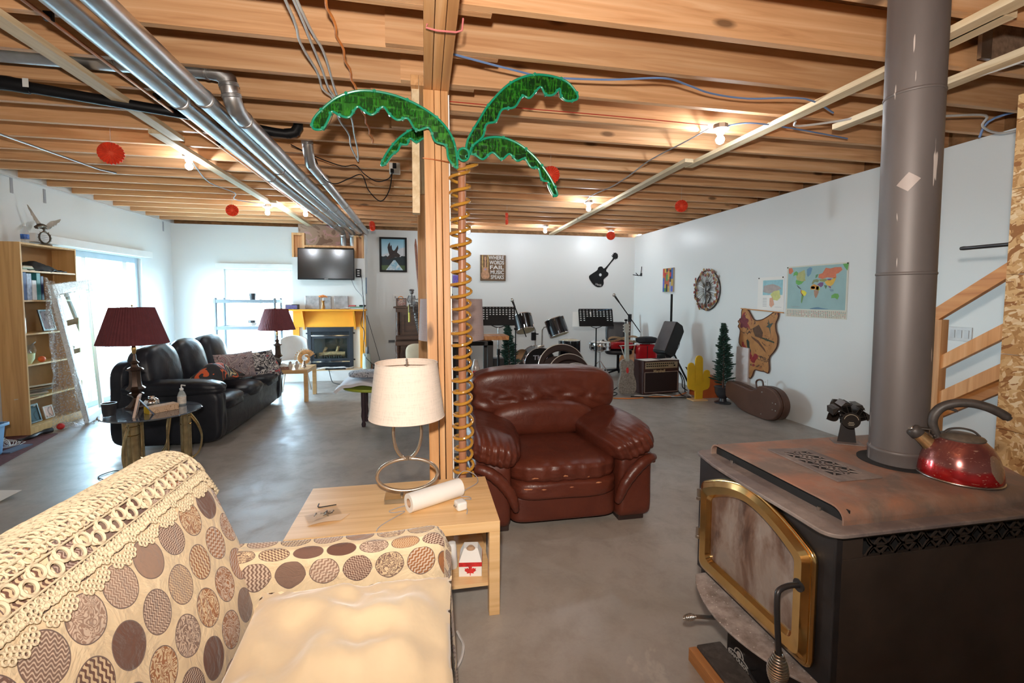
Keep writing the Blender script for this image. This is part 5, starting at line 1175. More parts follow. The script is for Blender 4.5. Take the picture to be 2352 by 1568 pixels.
MB().box(D-.02, D-.006, -Wb+.01, Wb-.01, 0, .074).build('plinth', M['oak'], bc, smooth=0)
bx, by = -4.205, 5.955
cols = [(.02, .04, .15), (.35, .42, .55), (.75, .74, .74), (.03, .20, .20), (.02, .03, .10)]
names = ['dark blue binder, first on the second shelf of the bookcase', 'pale blue patterned binder on the second shelf of the bookcase', 'white binder on the second shelf of the bookcase', 'teal binder on the second shelf of the bookcase', 'navy book at the end of the binder row on the second shelf']
y = -.355
for i, (c, nm) in enumerate(zip(cols, names)):
    w = (.06, .065, .06, .055, .04)[i]; h = (.29, .28, .21, .29, .26)[i]
    o = MB().box(bx-.09, bx+.10, by+y, by+y+w-.004, 1.4295, 1.4295+h).build('ring_binder', plain('binder_%d' % i, c, .5, var=.3 if i == 1 else .08, vs=30), None, smooth=0, bevel=.003); tag(o, nm, 'binder', 'binders on the second bookcase shelf'); y += w
def bag(u, v): return (bx-.09+.20*v, by-.30+.55*u, 1.745+.10*math.sin(PI*v)*math.sin(PI*u)**.6*(.7+.3*math.sin(5*u))+.02*nz((u*4, v*3, 0), 2))
tag(MB().sheet(30, 12, bag, .01).build('black_bag', plain('black_cloth', (.012, .012, .014), .7, var=.4), None, smooth=80), 'crumpled black cloth bag on the top shelf of the bookcase', 'bag')
for k in range(4):
    tag(MB().box(bx-.08, bx+.112, by-.355+.004*k, by-.20-.01*k, 1.7415+.012*k, 1.7525+.012*k).build('booklet', plain('booklet_%d' % k, [(.6, .55, .42), (.35, .45, .30), (.7, .68, .6), (.55, .42, .25)][k], .7), None, smooth=0), ['tan booklet at the bottom of the pile on the top shelf', 'green booklet second from the bottom of the pile on the top shelf', 'off-white booklet third in the pile on the top shelf', 'brown booklet topmost of the pile on the top shelf'][k], 'booklet', 'booklets on the top bookcase shelf')
def frm(name, label, y, z, w, h, rot, col, fc=(.03, .03, .035)):
    t = thing('photo_frame', label, 'picture frame', (bx+.02, by+y, z), R(90))
    MX = T(0, 0, h/2+.004, R(78), 0, 0)
    MB().ring(rrect(w, h, .001, 1), rrect(w*.8, h*.84, .001, 1), -.006, .006, MX).build('frame_rim', plain(name+'_rim', fc, .4), t, smooth=0); MB().box(-w*.42, w*.42, -h*.44, h*.44, -.002, .0, MX).build('photo', blotch(name+'_photo', [(0, col), (.5, tuple(q*.4 for q in col)), (.6, (.6, .45, .38))], 12), t, smooth=0)
frm('pf1', 'dark picture frame leaning on the third bookcase shelf', .05, 1.0775, .18, .24, 0, (.25, .18, .2))
frm('pf2', 'dark picture frame at the left of the bottom bookcase shelf', -.20, .0925, .16, .20, 0, (.05, .09, .11))
frm('pf3', 'small bright portrait photo on the bottom bookcase shelf', .0, .0925, .13, .14, 0, (.7, .45, .38), (.5, .4, .35))
tag(MB().lathe([(0, 0), (.02, 0), (.021, .16), (.014, .17), (0, .171)], 16, T(bx+.05, by-.30, 1.0775)).build('metal_flask', M['steel'], None), 'slim metal flask on the third bookcase shelf', 'flask')
t = thing('ceramic_bowl', 'pale green bowl with handle on the fourth bookcase shelf', 'bowl', (bx+.03, by-.27, .7495)); MB().lathe([(0, 0), (.045, 0), (.07, .05), (.075, .11), (.068, .11), (.06, .05), (0, .012)], 28).build('bowl_body', plain('pale_green_glaze', (.66, .70, .40), .3), t); MB().sheet(14, 10, lambda u, v: (-.03+.08*(u-.3)+.03*nz((u, v, 0), 5), -.02+.14*(u-.2), .10+.09*math.sin(PI*v)*(.4+u)+.02*nz((u*3, v*3, 2), 2))).build('clear_wrap', glass('cellophane', (.9, .92, .92), .8, .2), t, smooth=80)
tag(MB().ball((bx+.07, by-.12, .7495+.032), .032, 20, 14).build('orange_ball', plain('orange_rubber', (.75, .12, .03), .5), None), 'small orange ball on the fourth bookcase shelf', 'ball')
random.seed(9)
q = MB()
for k in range(7):
    o = MB().bar((bx-.06, by-.33+.03*k, .3935+.014*k), (bx+.10, by-.18+.03*k, .3965+.014*k+.01), .20, .006, up=(0, random.uniform(-.15, .15), 1)).build('loose_papers', plain('paper_%d' % k, [(.6, .58, .5), (.3, .35, .25), (.65, .6, .55), (.15, .15, .14), (.6, .6, .6), (.4, .3, .2), (.7, .68, .62)][k], .8), None, smooth=0)
    tag(o, ['cream magazine, lowest of the slumped pile on the fifth bookcase shelf', 'green magazine, second from the bottom of the slumped pile', 'cream magazine, third up in the slumped pile', 'black magazine in the middle of the slumped pile', 'grey magazine, third from the top of the slumped pile', 'brown magazine, second from the top of the slumped pile', 'white magazine, topmost of the slumped pile on the fifth shelf'][k], 'magazine', 'magazines piled on the fifth bookcase shelf')
# on top of the bookcase
t = thing('water_bottle', 'clear water bottle with a blue label on top of the bookcase', 'bottle', (-4.20, 5.80, 2.0305))
MB().lathe([(0, 0), (.032, 0), (.034, .01), (.031, .05), (.034, .09), (.033, .13), (.013, .175), (.013, .188), (0, .188)], 24).build('bottle_body', plain('clear_bottle_plastic', (.75, .80, .84), .06, 0, Alpha=.3), t); MB().lathe([(.0345, .05), (.0345, .10)], 24).build('bottle_label', plain('blue_label', (.03, .12, .45), .4, var=.6, vs=60), t); MB().cyl((0, 0, .188), (0, 0, .205), .014, n=16).build('bottle_cap', M['white'], t)
M['pewter'] = plain('pewter', (.11, .085, .06), .4, .6, var=.3, vs=20)
t = thing('eagle_statue', 'dark metal eagle with raised wings standing on a ring', 'statue', (-4.19, 6.05, 2.0305), R(80))
MB().lathe([(0, 0), (.06, 0), (.055, .02), (.03, .03), (0, .032)], 20).tube([(.062*math.cos(2*PI*k/28), 0, .095+.062*math.sin(2*PI*k/28)) for k in range(28)], .009, 8, closed=True).build('ring_stand', M['pewter'], t)
q = MB()
for k in range(14):
    a = 2*PI*k/14; q.tube([(.068*math.cos(a), 0, .095+.068*math.sin(a)), (.084*math.cos(a+.1), .0, .095+.084*math.sin(a+.1))], [.005, .001], 6)
for z in (.06, .08, .10, .12): q.tube([(-.05, 0, z), (.05, 0, z)], .0015, 5)
q.build('ring_spikes', M['pewter'], t)
MB().tube(spline([(.085, 0, .245), (.06, 0, .225), (.02, 0, .215), (-.03, 0, .225), (-.08, 0, .205), (-.10, 0, .185)], 5), [.008]+[.014]*5+[.022]*6+[.024]*7+[.020]*4+[.004]*3, 12).tube([(.0, 0, .21), (-.005, 0, .165)], [.012, .008], 8).build('eagle_body', M['pewter'], t)
for s, P in ((1, [(0, 0, .23), (-.05, 0, .30), (-.10, 0, .385), (-.135, 0, .44)]), (-1, [(.0, 0, .235), (.05, 0, .285), (.10, 0, .305), (.155, 0, .33)])):
    S_ = spline(P, 8); n = len(S_)
    def wing(u, v, S_=S_, n=n, s=s):
        p = S_[min(int(u*(n-1)), n-1)]; w = .075*math.sin(PI*min(1, u*.72+.22))*(1-.25*abs(math.sin(u*18))); return (p.x+(-.35*s)*w*v*(.2)-s*.0, s*.015+.02*u*s, p.z-(w*v))
    MB().sheet(26, 5, wing, .004).build('wing', M['pewter'], t, smooth=30)
# ---------------------------------------------------------------- leaning storm door in bubble wrap
M['sash'] = plain('white_vinyl', (.80, .81, .82), .4, var=.05)
dp0, dp1 = Vector((-3.80, 5.965, .002)), Vector((-3.98, 6.53, .004))     # bottom corners
tp0, tp1 = Vector((-4.03, 5.88, 1.597)), Vector((-4.11, 6.63, 1.685))      # top corners
sd_ = thing('storm_door_panel', 'white glazed storm door wrapped in bubble wrap leaning on the bookcase', 'door panel', (-3.9, 6.25, 0))
def bil(u, v): return dp0.lerp(dp1, u).lerp(tp0.lerp(tp1, u), v)
nrm = (dp1-dp0).cross(tp0-dp0).normalized()
def strip(u0, u1, v0, v1, d0, d1):
    P = [bil(u0, v0), bil(u1, v0), bil(u1, v1), bil(u0, v1)]; return [p+nrm*d0 for p in P]+[p+nrm*d1 for p in P], [(0, 3, 2, 1), (4, 5, 6, 7), (0, 1, 5, 4), (1, 2, 6, 5), (2, 3, 7, 6), (3, 0, 4, 7)]
for nm, a in (('left_stile', (0, .12, 0, 1)), ('right_stile', (.88, 1, 0, 1)), ('top_rail', (.12, .88, .93, 1)), ('bottom_rail', (.12, .88, 0, .05))):
    bw(MB().add(*strip(*a, 0, -.04)), nm, M['sash'], sd_, smooth=0, bevel=.003)
bw(MB().add(*strip(.0, .035, .02, .93, .001, .006)), 'rubber_seal', M['cable_grey'], sd_, smooth=0)
for v in (.12, .32, .55, .8): bw(MB().add(*strip(-.02, .06, v, v+.012, .0, .016)), 'hinge_knuckle', M['sash'], sd_, smooth=0)
bw(MB().add(*strip(.12, .88, .05, .93, -.018, -.022)), 'door_glass', M['glass'], sd_, smooth=0)
bw(MB().add(*strip(.62, .80, .83, .90, -.012, -.016)), 'paper_sticker', M['cable_grey'], sd_, smooth=0)
def bubble():
    t = NT('bubble_wrap'); vo = t.n('TexVoronoi'); t.l(t.coord(), vo.inputs['Vector']); vo.inputs['Scale'].default_value = 55
    tr = t.n('BsdfTransparent'); df = t.n('BsdfPrincipled'); df.inputs['Base Color'].default_value = (.66, .64, .60, 1); df.inputs['Roughness'].default_value = .18
    b = t.n('Bump'); t.l(vo.outputs['Distance'], b.inputs['Height']); b.inputs['Strength'].default_value = .8; b.inputs['Distance'].default_value = .01; t.l(b.outputs[0], df.inputs['Normal'])
    mx = t.n('MixShader'); f = t.ramp(vo.outputs['Distance'], [(.2, (.62,)*3), (.5, (.28,)*3)]); t.l(f, mx.inputs[0]); t.l(tr.outputs[0], mx.inputs[1]); t.l(df.outputs[0], mx.inputs[2]); t.l(mx.outputs[0], t.t.nodes['Material Output'].inputs['Surface']); return t.m
M['bubble'] = bubble()
def wrapf(u, v):        # hangs from the top left corner down to the floor, bellies out to the left
    top = Vector((-4.03, 5.77, 1.68)).lerp(Vector((-4.02, 5.90, 1.62)), u); bot = Vector((-4.00, 5.72, .02)).lerp(Vector((-3.80, 5.94, .02)), u)
    p = top.lerp(bot, v); p += Vector((.05*math.sin(PI*v), -.07*math.sin(PI*v)*(1-u), 0)); return p+Vector((.018, .02, 0))*nz((u*2, v*5, 1), 2, 3)+Vector((.02*math.sin(u*9+v*3), 0, 0))
bw(MB().sheet(16, 50, wrapf), 'bubble_wrap', M['bubble'], sd_, smooth=80, fix=False)
bw(MB().sheet(16, 8, lambda u, v: bil(-.05+1.08*u, 1.005-.10*v)+nrm*(.006+.004*nz((u*5, v*3, 0), 2))), 'top_wrap', M['bubble'], sd_, smooth=80, fix=False)
bw(MB().sheet(18, 8, lambda u, v: Vector((-4.02+.30*u, 5.72+.12*v+.2*u, .012+.06*math.sin(PI*v)*(.5+.5*math.sin(u*7))+.02*nz((u*4, v*3, 0), 2)))), 'floor_wrap', M['bubble'], sd_, smooth=80, fix=False)
# ---------------------------------------------------------------- rug and floor clutter at the left edge
M['rugred'] = plain('maroon_rug', (.11, .035, .035), .95, var=.3, vs=30)
tag(MB().add([(-4.3, 4.2, .001), (-3.62, 4.6, .001), (-3.86, 5.60, .001), (-4.3, 5.56, .001), (-4.3, 4.2, .009), (-3.62, 4.6, .009), (-3.86, 5.60, .009), (-4.3, 5.56, .009)], [(0, 3, 2, 1), (4, 5, 6, 7), (0, 1, 5, 4), (1, 2, 6, 5), (2, 3, 7, 6), (3, 0, 4, 7)]).build('floor_mat', M['rugred'], None, smooth=0), 'maroon mat on the concrete in front of the bookcase', 'mat')
M['tote'] = plain('blue_tote_plastic', (.10, .25, .45), .4, var=.06)
t = thing('storage_tote', 'blue plastic storage tote at the left edge of the room', 'storage box', (-4.02, 4.72, .0095), R(5))
def toteb(z0, z1, s0, s1, q, t0=.0): 
    a, b = rrect(.40*s0, .56*s0, .04, 4), rrect(.40*s1, .56*s1, .04, 4); n = len(a); q.add([(x, y, z0) for x, y in a]+[(x, y, z1) for x, y in b], [(i, (i+1) % n, n+(i+1) % n, n+i) for i in range(n)]); return q
q = toteb(0, .27, .88, .97, MB()); q.add([(x, y, .003) for x, y in rrect(.35, .49, .03, 4)], [tuple(range(20, -1, -1))] if False else [tuple(range(len(rrect(.35, .49, .03, 4))))]); q.build('tote_body', M['tote'], t, smooth=40)
MB().ring(rrect(.43, .59, .045, 4), rrect(.385, .54, .04, 4), .26, .285).build('tote_rim', M['tote'], t, smooth=40, bevel=.003)
def redc(u, v): return (-.16+.32*u, -.24+.48*v, .24+.13*math.sin(PI*u)*math.sin(PI*v)+.03*nz((u*4, v*4, 0), 2))
tag(MB().sheet(16, 16, lambda u, v: Vector(redc(u, v))+Vector((-4.02, 4.72, .01)), .01).build('red_bundle', plain('red_cloth', (.55, .015, .03), .6), None, smooth=80), 'red cloth bundle heaped in the blue tote', 'cloth')
tag(MB().ball((-3.955, 5.78, .036), .035, 20, 14).build('red_ball', plain('red_rubber', (.60, .03, .03), .5), None), 'small red ball on the floor beside the bubble wrap', 'ball')
tag(MB().tube(spline([(-4.0, 5.30, .03), (-3.97, 5.42, .03), (-3.98, 5.54, .035), (-3.96, 5.66, .03)], 5), [.012]*4+[.022]*4+[.018]*4+[.028]*4, 8).build('cordless_tool', M['darkmetal'], None), 'dark hand tool lying on the maroon mat', 'tool')
q = []
for k in range(60): q.append((-4.02+.11*math.cos(k*.8)+.04*nz((k, 0, 0), .3), 5.20+.13*math.sin(k*.77), .018+.0007*k))
tag(MB().tube(q, .003, 5).build('tangled_wire', M['cable_white'], None), 'tangle of clear wire on the maroon mat', 'wire')
tag(MB().box(-3.90, -3.80, 4.95, 5.2, .0095, .02).build('blue_folder', M['slate'], None, smooth=0), 'flat blue folder lying on the maroon mat', 'folder')
tag(MB().add([(-3.35, 3.75, .002), (-3.00, 3.74, .002), (-2.955, 3.925, .030), (-3.35, 3.98, .03), (-3.35, 3.75, .005), (-3.00, 3.74, .005), (-2.955, 3.925, .033), (-3.35, 3.98, .033)], [(0, 3, 2, 1), (4, 5, 6, 7), (0, 1, 5, 4), (1, 2, 6, 5), (2, 3, 7, 6), (3, 0, 4, 7)]).build('white_card', M['paper'], None, smooth=0), 'stiff white card lying on the concrete at the left edge', 'card')
# ---------------------------------------------------------------- second birch table, rack, fireplace wall
t2 = thing('birch_side_table', 'square birch side table at the far end of the couch', 'table', (-1.895, 7.0, 0))
MB().box(-.275, .275, -.275, .275, .40, .45).build('tabletop', M['birch'], t2, smooth=0, bevel=.0015)
for x in (-.25, .25):
    for y in (-.25, .25): MB().box(x-.025, x+.025, y-.025, y+.025, 0, .3995).build('leg', M['birch'], t2, smooth=0, bevel=.0015)
bronze_lamp('bronze lamp with maroon shade on the birch side table, farther of the two', (-2.10, 7.06, .4505), R(20))
M['horn'] = plain('golden_shell', (.72, .42, .18), .4, var=.35, vs=25)
t = thing('shell_ornament', 'golden curled shell ornament on the birch side table', 'ornament', (-1.74, 7.12, .4505), R(10))
pts = []; rr = []
for k in range(40):
    u = k/39; a = 2.4*PI*u+.4; r_ = .105*(1-.72*u); pts.append((r_*math.cos(a), .02*u, .115+r_*math.sin(a))); rr.append(.032*(1-.6*u))
MB().tube(pts, rr, 12, flat=1.2).build('spiral', M['horn'], t)
q = MB()
for k in range(20):
    a = 2*PI*k/20*.8+.2; q.tube([(.128*math.cos(a), 0, .115+.128*math.sin(a)), (.148*math.cos(a), 0, .115+.148*math.sin(a))], [.009, .004], 6)
q.build('frill', M['horn'], t)
M['fig'] = plain('cream_porcelain', (.66, .58, .52), .15, var=.25, vs=30)
for x, y, lb in ((-1.86, 6.80, 'porcelain bird figurine, left of the pair on the birch side table'), (-1.78, 6.82, 'porcelain bird figurine, right of the pair on the birch side table')):
    t = thing('bird_figurine', lb, 'figurine', (x, y, .4505), 0, 'figurines on the birch side table')
    MB().lathe([(0, 0), (.018, 0), (.024, .02), (.032, .045), (.028, .07), (.018, .082), (0, .084)], 18).build('bird_body', M['fig'], t); MB().ball((0, -.006, .098), .021, 14, 10).tube([(0, -.022, .098), (0, -.036, .094)], [.006, .001], 6).build('bird_head', M['chrome'], t)
t = thing('silver_tree_ornament', 'small silver tree ornament at the corner of the birch side table', 'ornament', (-1.69, 6.85, .4505))
MB().lathe([(0, 0), (.012, 0), (.012, .02), (.034, .022), (.022, .045), (.03, .047), (.018, .07), (.024, .072), (.012, .095), (.016, .097), (0, .125)], 16).build('tree_body', M['chrome'], t)
t = thing('wicker_tray', 'low patterned tray with white napkins on the birch side table', 'tray', (-1.985, 6.83, .4505), R(5))
MB().box(-.11, .11, -.06, .06, 0, .042).build('tray_body', blotch('basket_weave', [(0, (.30, .16, .12)), (.5, (.50, .36, .30)), (.56, (.22, .08, .07))], 30), t, smooth=0, bevel=.004)
MB().sheet(12, 8, lambda u, v: (-.10+.20*u, -.05+.10*v, .045+.04*math.sin(PI*u)*math.sin(PI*v)+.02*nz((u*4, v*3, 0), 2)), .004).build('napkins', M['paper'], t, smooth=80)
# white dining chair shapes and low table by the window
t = thing('white_moulded_chair', 'white rounded moulded chair behind the birch side table', 'chair', (-2.05, 7.75, 0), R(20))
def shell(u, v):
    a = -1.1+2.2*u; z = .42+.42*v; r_ = .24-.03*v; return (r_*math.sin(a), r_*math.cos(a)*(.9)+.0, z-.10*abs(a)**2*v*.5)
MB().sheet(20, 12, shell, .015).build('backrest', M['white'], t, smooth=80); MB().puff((0, 0, .42), (.46, .44, .06), 4, 12).build('seat', M['white'], t, smooth=80)
for x in (-.17, .17):
    for y in (-.16, .16): MB().cyl((x*.8, y*.8, .40), (x*1.2, y*1.2, 0), .012, n=10).build('leg', M['steel'], t)
t = thing('window_table', 'low white table with clutter in front of the bright window', 'table', (-2.95, 7.75, 0))
MB().box(-.45, .45, -.35, .35, .46, .49).build('tabletop', M['white'], t, smooth=0, bevel=.004)
for x in (-.4, .4):
    for y in (-.3, .3): MB().box(x-.025, x+.025, y-.025, y+.025, 0, .46).build('leg', M['white'], t, smooth=0)
tag(MB().puff((-2.78, 7.62, .515), (.26, .16, .05), 3, 10).build('slipper', M['slate'], None, smooth=80), 'dark slipper on the white table by the window', 'slipper')
t = thing('chrome_toaster', 'small chrome box-like appliance on the white table by the window', 'appliance', (-3.10, 7.55, .4905)); MB().puff((0, 0, .07), (.18, .12, .14), 6, 10).build('body', M['chrome'], t, smooth=60)
tag(MB().sheet(10, 8, lambda u, v: (-2.99+.22*u, 7.48+.14*v, .4925+.03*math.sin(PI*u)), .002).build('open_booklet', M['paper'], None, smooth=80), 'white booklet lying open on the table by the window', 'booklet')
# rack
M['rackgrey'] = plain('grey_plastic_rack', (.13, .15, .17), .5, var=.08)
t = thing('utility_rack', 'grey plastic utility rack standing in front of the window', 'rack', (-2.96, 8.52, 0))
for z in (.18, .95, 1.40):
    q = MB().box(-.48, .48, -.20, -.18, z-.035, z+.02).box(-.48, .48, .18, .20, z-.035, z+.02).box(-.48, -.46, -.18, .18, z-.035, z+.02).box(.46, .48, -.18, .18, z-.035, z+.02)
    for k in range(11): q.box(-.46, .46, -.165+.032*k, -.155+.032*k, z-.01, z+.012)
    q.build('rack_shelf', M['rackgrey'], t, smooth=0, bevel=.002)
for x in (-.455, .455):
    for y in (-.175, .175): MB().cyl((x, y, 0), (x, y, 1.45 if True else 1.4), .020, n=14).build('rack_post', M['rackgrey'], t)
for x in (-.455, .455):
    for z in (.95, 1.40): MB().cyl((x, -.175, z-.045), (x, -.175, z+.03), .028, n=14).build('post_sleeve', M['rackgrey'], t)
tag(MB().lathe([(0, 0), (.042, 0), (.055, .10), (.055, .11), (.048, .11), (.038, .01), (0, .01)], 24, T(-2.90, 8.5, 1.4205)).build('plant_pot', M['pot'], None, smooth=40), 'black plant pot on the top shelf of the grey rack', 'pot')
t = thing('clay_bowl', 'white bowl with a dark lid on the middle rack shelf', 'bowl', (-2.92, 8.5, .9705)); MB().lathe([(0, 0), (.05, 0), (.075, .04), (.078, .055), (0, .056)], 24).build('bowl_body', M['fig'], t); MB().cyl((0, 0, .056), (0, 0, .098), .056, n=24).build('lid', M['pot'], t)
tag(MB().lathe([(0, 0), (.03, 0), (.04, .10), (.036, .10), (0, .01)], 18, T(-2.62, 8.5, .9705)).build('green_glass', glass('green_glass_mat', (.5, .7, .6), .5, .1), None), 'pale green glass behind the farther lamp shade', 'glass')
# ---------------------------------------------------------------- fireplace
BXL, BXR, BYF = -2.27, -1.045, 8.56
struct(MB().box(-2.55, -1.00, 8.34, YB-.001, 0, .185).build('trim_4', M['white'], smooth=0, bevel=.003), 'white raised hearth platform')
struct(MB().box(-2.6, -.98, 8.335, BYF, .1855, .190).build('trim_5', M['birch'], smooth=0), 'thin wooden top of the hearth platform')
q = MB(); q.box(BXL, -2.04, BYF, BYF+.02, .19, 2.165).box(-1.27, BXR, BYF, BYF+.02, .19, 2.165).box(-2.04, -1.27, BYF, BYF+.02, .94, 2.165).box(BXL, BXL+.02, BYF+.02, YB-.001, .19, 2.165).box(BXR-.02, BXR, BYF+.02, YB-.001, .19, 2.60)
struct(q.build('wall_chimney', M['wall'], smooth=0), 'white boxed-out fireplace wall')
q = MB(); q.box(BXL+.0, BXL+.035, BYF, BYF+.09, 2.166, 2.59).box(-2.105, -2.06, BYF, BYF+.09, 2.166, 2.59).box(BXL+.035, -2.105, BYF, BYF+.09, 2.55, 2.59).box(BXL+.03, -2.09, BYF+.09, BYF+.10, 2.17, 2.58); struct(q.build('trim_6', M['post'], smooth=0, bevel=.002), 'stud frame left of the television')
q = MB(); q.box(-1.235, -1.19, BYF, BYF+.09, 2.166, 2.57).box(BXR-.055, BXR-.021, BYF, BYF+.09, 2.166, 2.57).box(-1.19, BXR-.055, BYF, BYF+.09, 2.54, 2.57).box(-1.19, BXR-.05, BYF+.09, BYF+.10, 2.17, 2.56); struct(q.build('trim_7', M['post'], smooth=0, bevel=.002), 'stud frame right of the television')
struct(MB().box(-2.06, -1.235, BYF, BYF+.30, 2.345, 2.38).build('trim_8', M['post'], smooth=0, bevel=.002), 'wooden ledge above the television')
struct(MB().box(-2.24, -1.07, YB-.06, YB-.003, 2.0, ZS-.01).build('wall_insulation', blotch('poly_insulation', [(0, (.26, .16, .11)), (.42, (.42, .28, .20)), (.55, (.52, .30, .27)), (.62, (.36, .23, .16))], 3.5), smooth=0), 'brown insulation and vapour barrier above the fireplace')
M['mustard'] = plain('mustard_paint', (.80, .33, .025), .4, var=.04)
mt = thing('mantelpiece', 'mustard yellow mantelpiece around the gas fireplace', 'mantel', (-1.66, BYF-.001, .19))
MB().box(-.80, .64, -.22, 0, 1.035, 1.065).build('mantel_shelf', M['mustard'], mt, smooth=0, bevel=.003); MB().box(-.61, .615, -.025, 0, .745, 1.034).build('frieze', M['mustard'], mt, smooth=0)
for x in (-.56, .565): MB().box(x-.055, x+.05, -.035, 0, .001, .744).build('pilaster', M['mustard'], mt, smooth=0, bevel=.002)
for x in (-.43, .43):
    MB().prism([(0, 1.033), (-.19, 1.033), (-.16, .96), (-.06, .80), (-.03, .70), (0, .70)], x-.015, x+.015, axes((0, 0, 0), (0, 1, 0), (0, 0, 1), (1, 0, 0))).build('bracket', M['mustard'], mt, smooth=0)
fp = thing('gas_fireplace', 'black gas fireplace insert with ceramic logs', 'fireplace', (-1.655, BYF, .19))
F = plain('matt_black_steel', (.022, .026, .034), .45, .3)
q = MB(); q.box(-.385, -.325, -.04, .02, .001, .745).box(.325, .385, -.04, .02, .001, .745).box(-.325, .325, -.04, .02, .66, .745).box(-.325, .325, -.04, .02, .001, .03)
q.build('surround', F, fp, smooth=0, bevel=.002)
for z in (.045, .07, .095, .61, .635): MB().box(-.325, .325, -.03, -.005, z, z+.012).build('louvre', F, fp, smooth=0)
MB().box(-.325, .325, -.034, -.026, .115, .135).build('chrome_strip', M['chrome'], fp, smooth=0); MB().box(-.325, .325, -.034, -.026, .583, .600).build('chrome_strip', M['chrome'], fp, smooth=0)
q = MB(); q.ring([(x, y) for x, y in rrect(.65, .445, .002, 1)], [(x, y) for x, y in rrect(.56, .36, .002, 1)], -.012, .012, axes((0, -.005, .36), (1, 0, 0), (0, 0, 1), (0, 1, 0))); q.build('glass_frame', F, fp, smooth=0)
MB().box(-.28, .28, -.003, .0, .18, .54).build('glass_front', M['glass'], fp, smooth=0)
q = MB(); q.box(-.36, .36, .30, .31, .01, .74).box(-.37, -.36, .02, .31, .01, .74).box(.36, .37, .02, .31, .01, .74).box(-.36, .36, .02, .31, .0, .01).box(-.36, .36, .02, .31, .735, .745); q.build('firebox', plain('sooty_firebox', (.05, .06, .07), .7), fp, smooth=0)
M['log'] = plain('ceramic_log', (.45, .24, .12), .8, var=.5, vs=30, bump=.6, bs=40)
for P, r_ in (([(-.22, .10, .24), (.0, .09, .26), (.22, .11, .25)], .035), ([(-.15, .14, .27), (-.10, .10, .36)], .026), ([(.07, .15, .27), (.11, .11, .38)], .026), ([(-.2, .2, .22), (.2, .18, .23)], .04)):
    MB().tube(spline(P, 5), r_, 10).build('log', M['log'], fp)
q = MB()
for k in range(9): q.cyl((-.16+.04*k, .06, .17), (-.16+.04*k, .06, .225), .006, n=8)
q.box(-.19, .19, .05, .16, .165, .178).build('grate', M['darkmetal'], fp, smooth=0)
for x in (-.40, .40):
    for z in (.14, .62): MB().box(x-.015, x+.015, -.012, .0, z, z+.025).build('side_clip', F, fp, smooth=0)
# television
tv = thing('television', 'black flat television tilted over the mantel', 'television', (-1.68, 8.44, 2.04))
MX = T(0, 0, 0, R(-5), 0, R(1.5))
MB().box(-.465, .465, -.02, .02, -.27, .275, MX).build('casing', M['black'], tv, smooth=0, bevel=.004); MB().box(-.452, .452, -.0215, -.0202, -.250, .262, MX).build('screen', plain('tv_screen', (.006, .006, .007), .2, 0, Specular_IOR_Level=.6), tv, smooth=0)
MB().box(-.1, .1, .02, .11, -.1, .1, MX).build('wall_mount', M['darkmetal'], tv, smooth=0)
text_obj('maker_badge', 'SAMSUNG', .014, MX @ axes((0, -.0215, -.2605), (1, 0, 0), (0, 0, 1), (0, -1, 0)), M['badgewhite'], tv, .0004, bold=True)
t = thing('wall_outlet_black', 'black power box on the chimney wall right of the television', 'outlet', (-1.16, 8.556, 1.90)); MB().box(-.045, .045, -.03, 0, -.075, .075).build('box', M['black'], t, smooth=0, bevel=.004)
for z in (-.04, 0, .04): MB().box(-.018, .022, -.032, -.0302, z-.008, z+.008).build('white_plug', M['white'], t, smooth=0)
cable([(-1.28, 8.50, 1.80), (-1.25, 8.52, 1.70), (-1.20, 8.53, 1.60), (-1.10, 8.50, 1.48), (-1.06, 8.33, 1.36), (-1.055, 8.31, 1.25), (-1.05, 8.31, 1.0), (-1.06, 8.32, .75), (-1.04, 8.33, .6), (-1.03, 8.32, .3), (-1.06, 8.40, .20), (-1.3, 8.42, .20)], .006, 'cable_grey', 'grey television cable falling past the mantel end')
cable([(-1.13, 8.52, 1.93), (-1.10, 8.50, 1.80), (-1.085, 8.50, 1.55), (-1.05, 8.36, 1.38), (-1.045, 8.31, 1.28), (-1.10, 8.31, 1.0), (-1.04, 8.31, .85), (-1.05, 8.31, .45), (-.80, 8.6, .12), (-.7, 8.7, .01)], .005, 'black', 'black cable falling from the power box beside the mantel')
cable([(-1.0, 8.31, 1.15), (-.93, 8.5, .8), (-.85, 8.6, .45), (-.78, 8.65, .15)], .004, 'black', 'thin dark cable slanting right of the fireplace')
# mantel clutter
ZM = .19+1.0655
def onm(name, label, cat, x, y=8.47): return thing(name, label, cat, (x, y, ZM))
t = onm('stereo_receiver', 'small dark stereo on the left end of the mantel', 'stereo', -2.25, 8.44); MB().box(-.10, .10, -.06, .06, 0, .085).build('housing', M['darkmetal'], t, smooth=0, bevel=.003)
for z in (.018, .040, .062): MB().box(-.09, .09, -.063, -.0602, z-.005, z+.005).build('display_strip', plain('purple_display', (.22, .18, .42), .3, var=.4, vs=60), t, smooth=0)
M['tile'] = plain('grey_embossed_tile', (.42, .42, .43), .3, .2, var=.25, vs=16, bump=.5, bs=22, bd=.01)
for x, w, lb in ((-1.945, .235, 'grey embossed tile at the left of the mantel'), (-1.70, .14, 'grey embossed tile behind the vase on the mantel'), (-1.46, .235, 'grey embossed tile at the right of the mantel')):
    tag(MB().box(x-w/2, x+w/2, 8.52, 8.534, ZM+.0005, ZM+.235).build('wall_tile', M['tile'], None, smooth=0, bevel=.006), lb, 'tile', 'tiles leaning on the mantel')
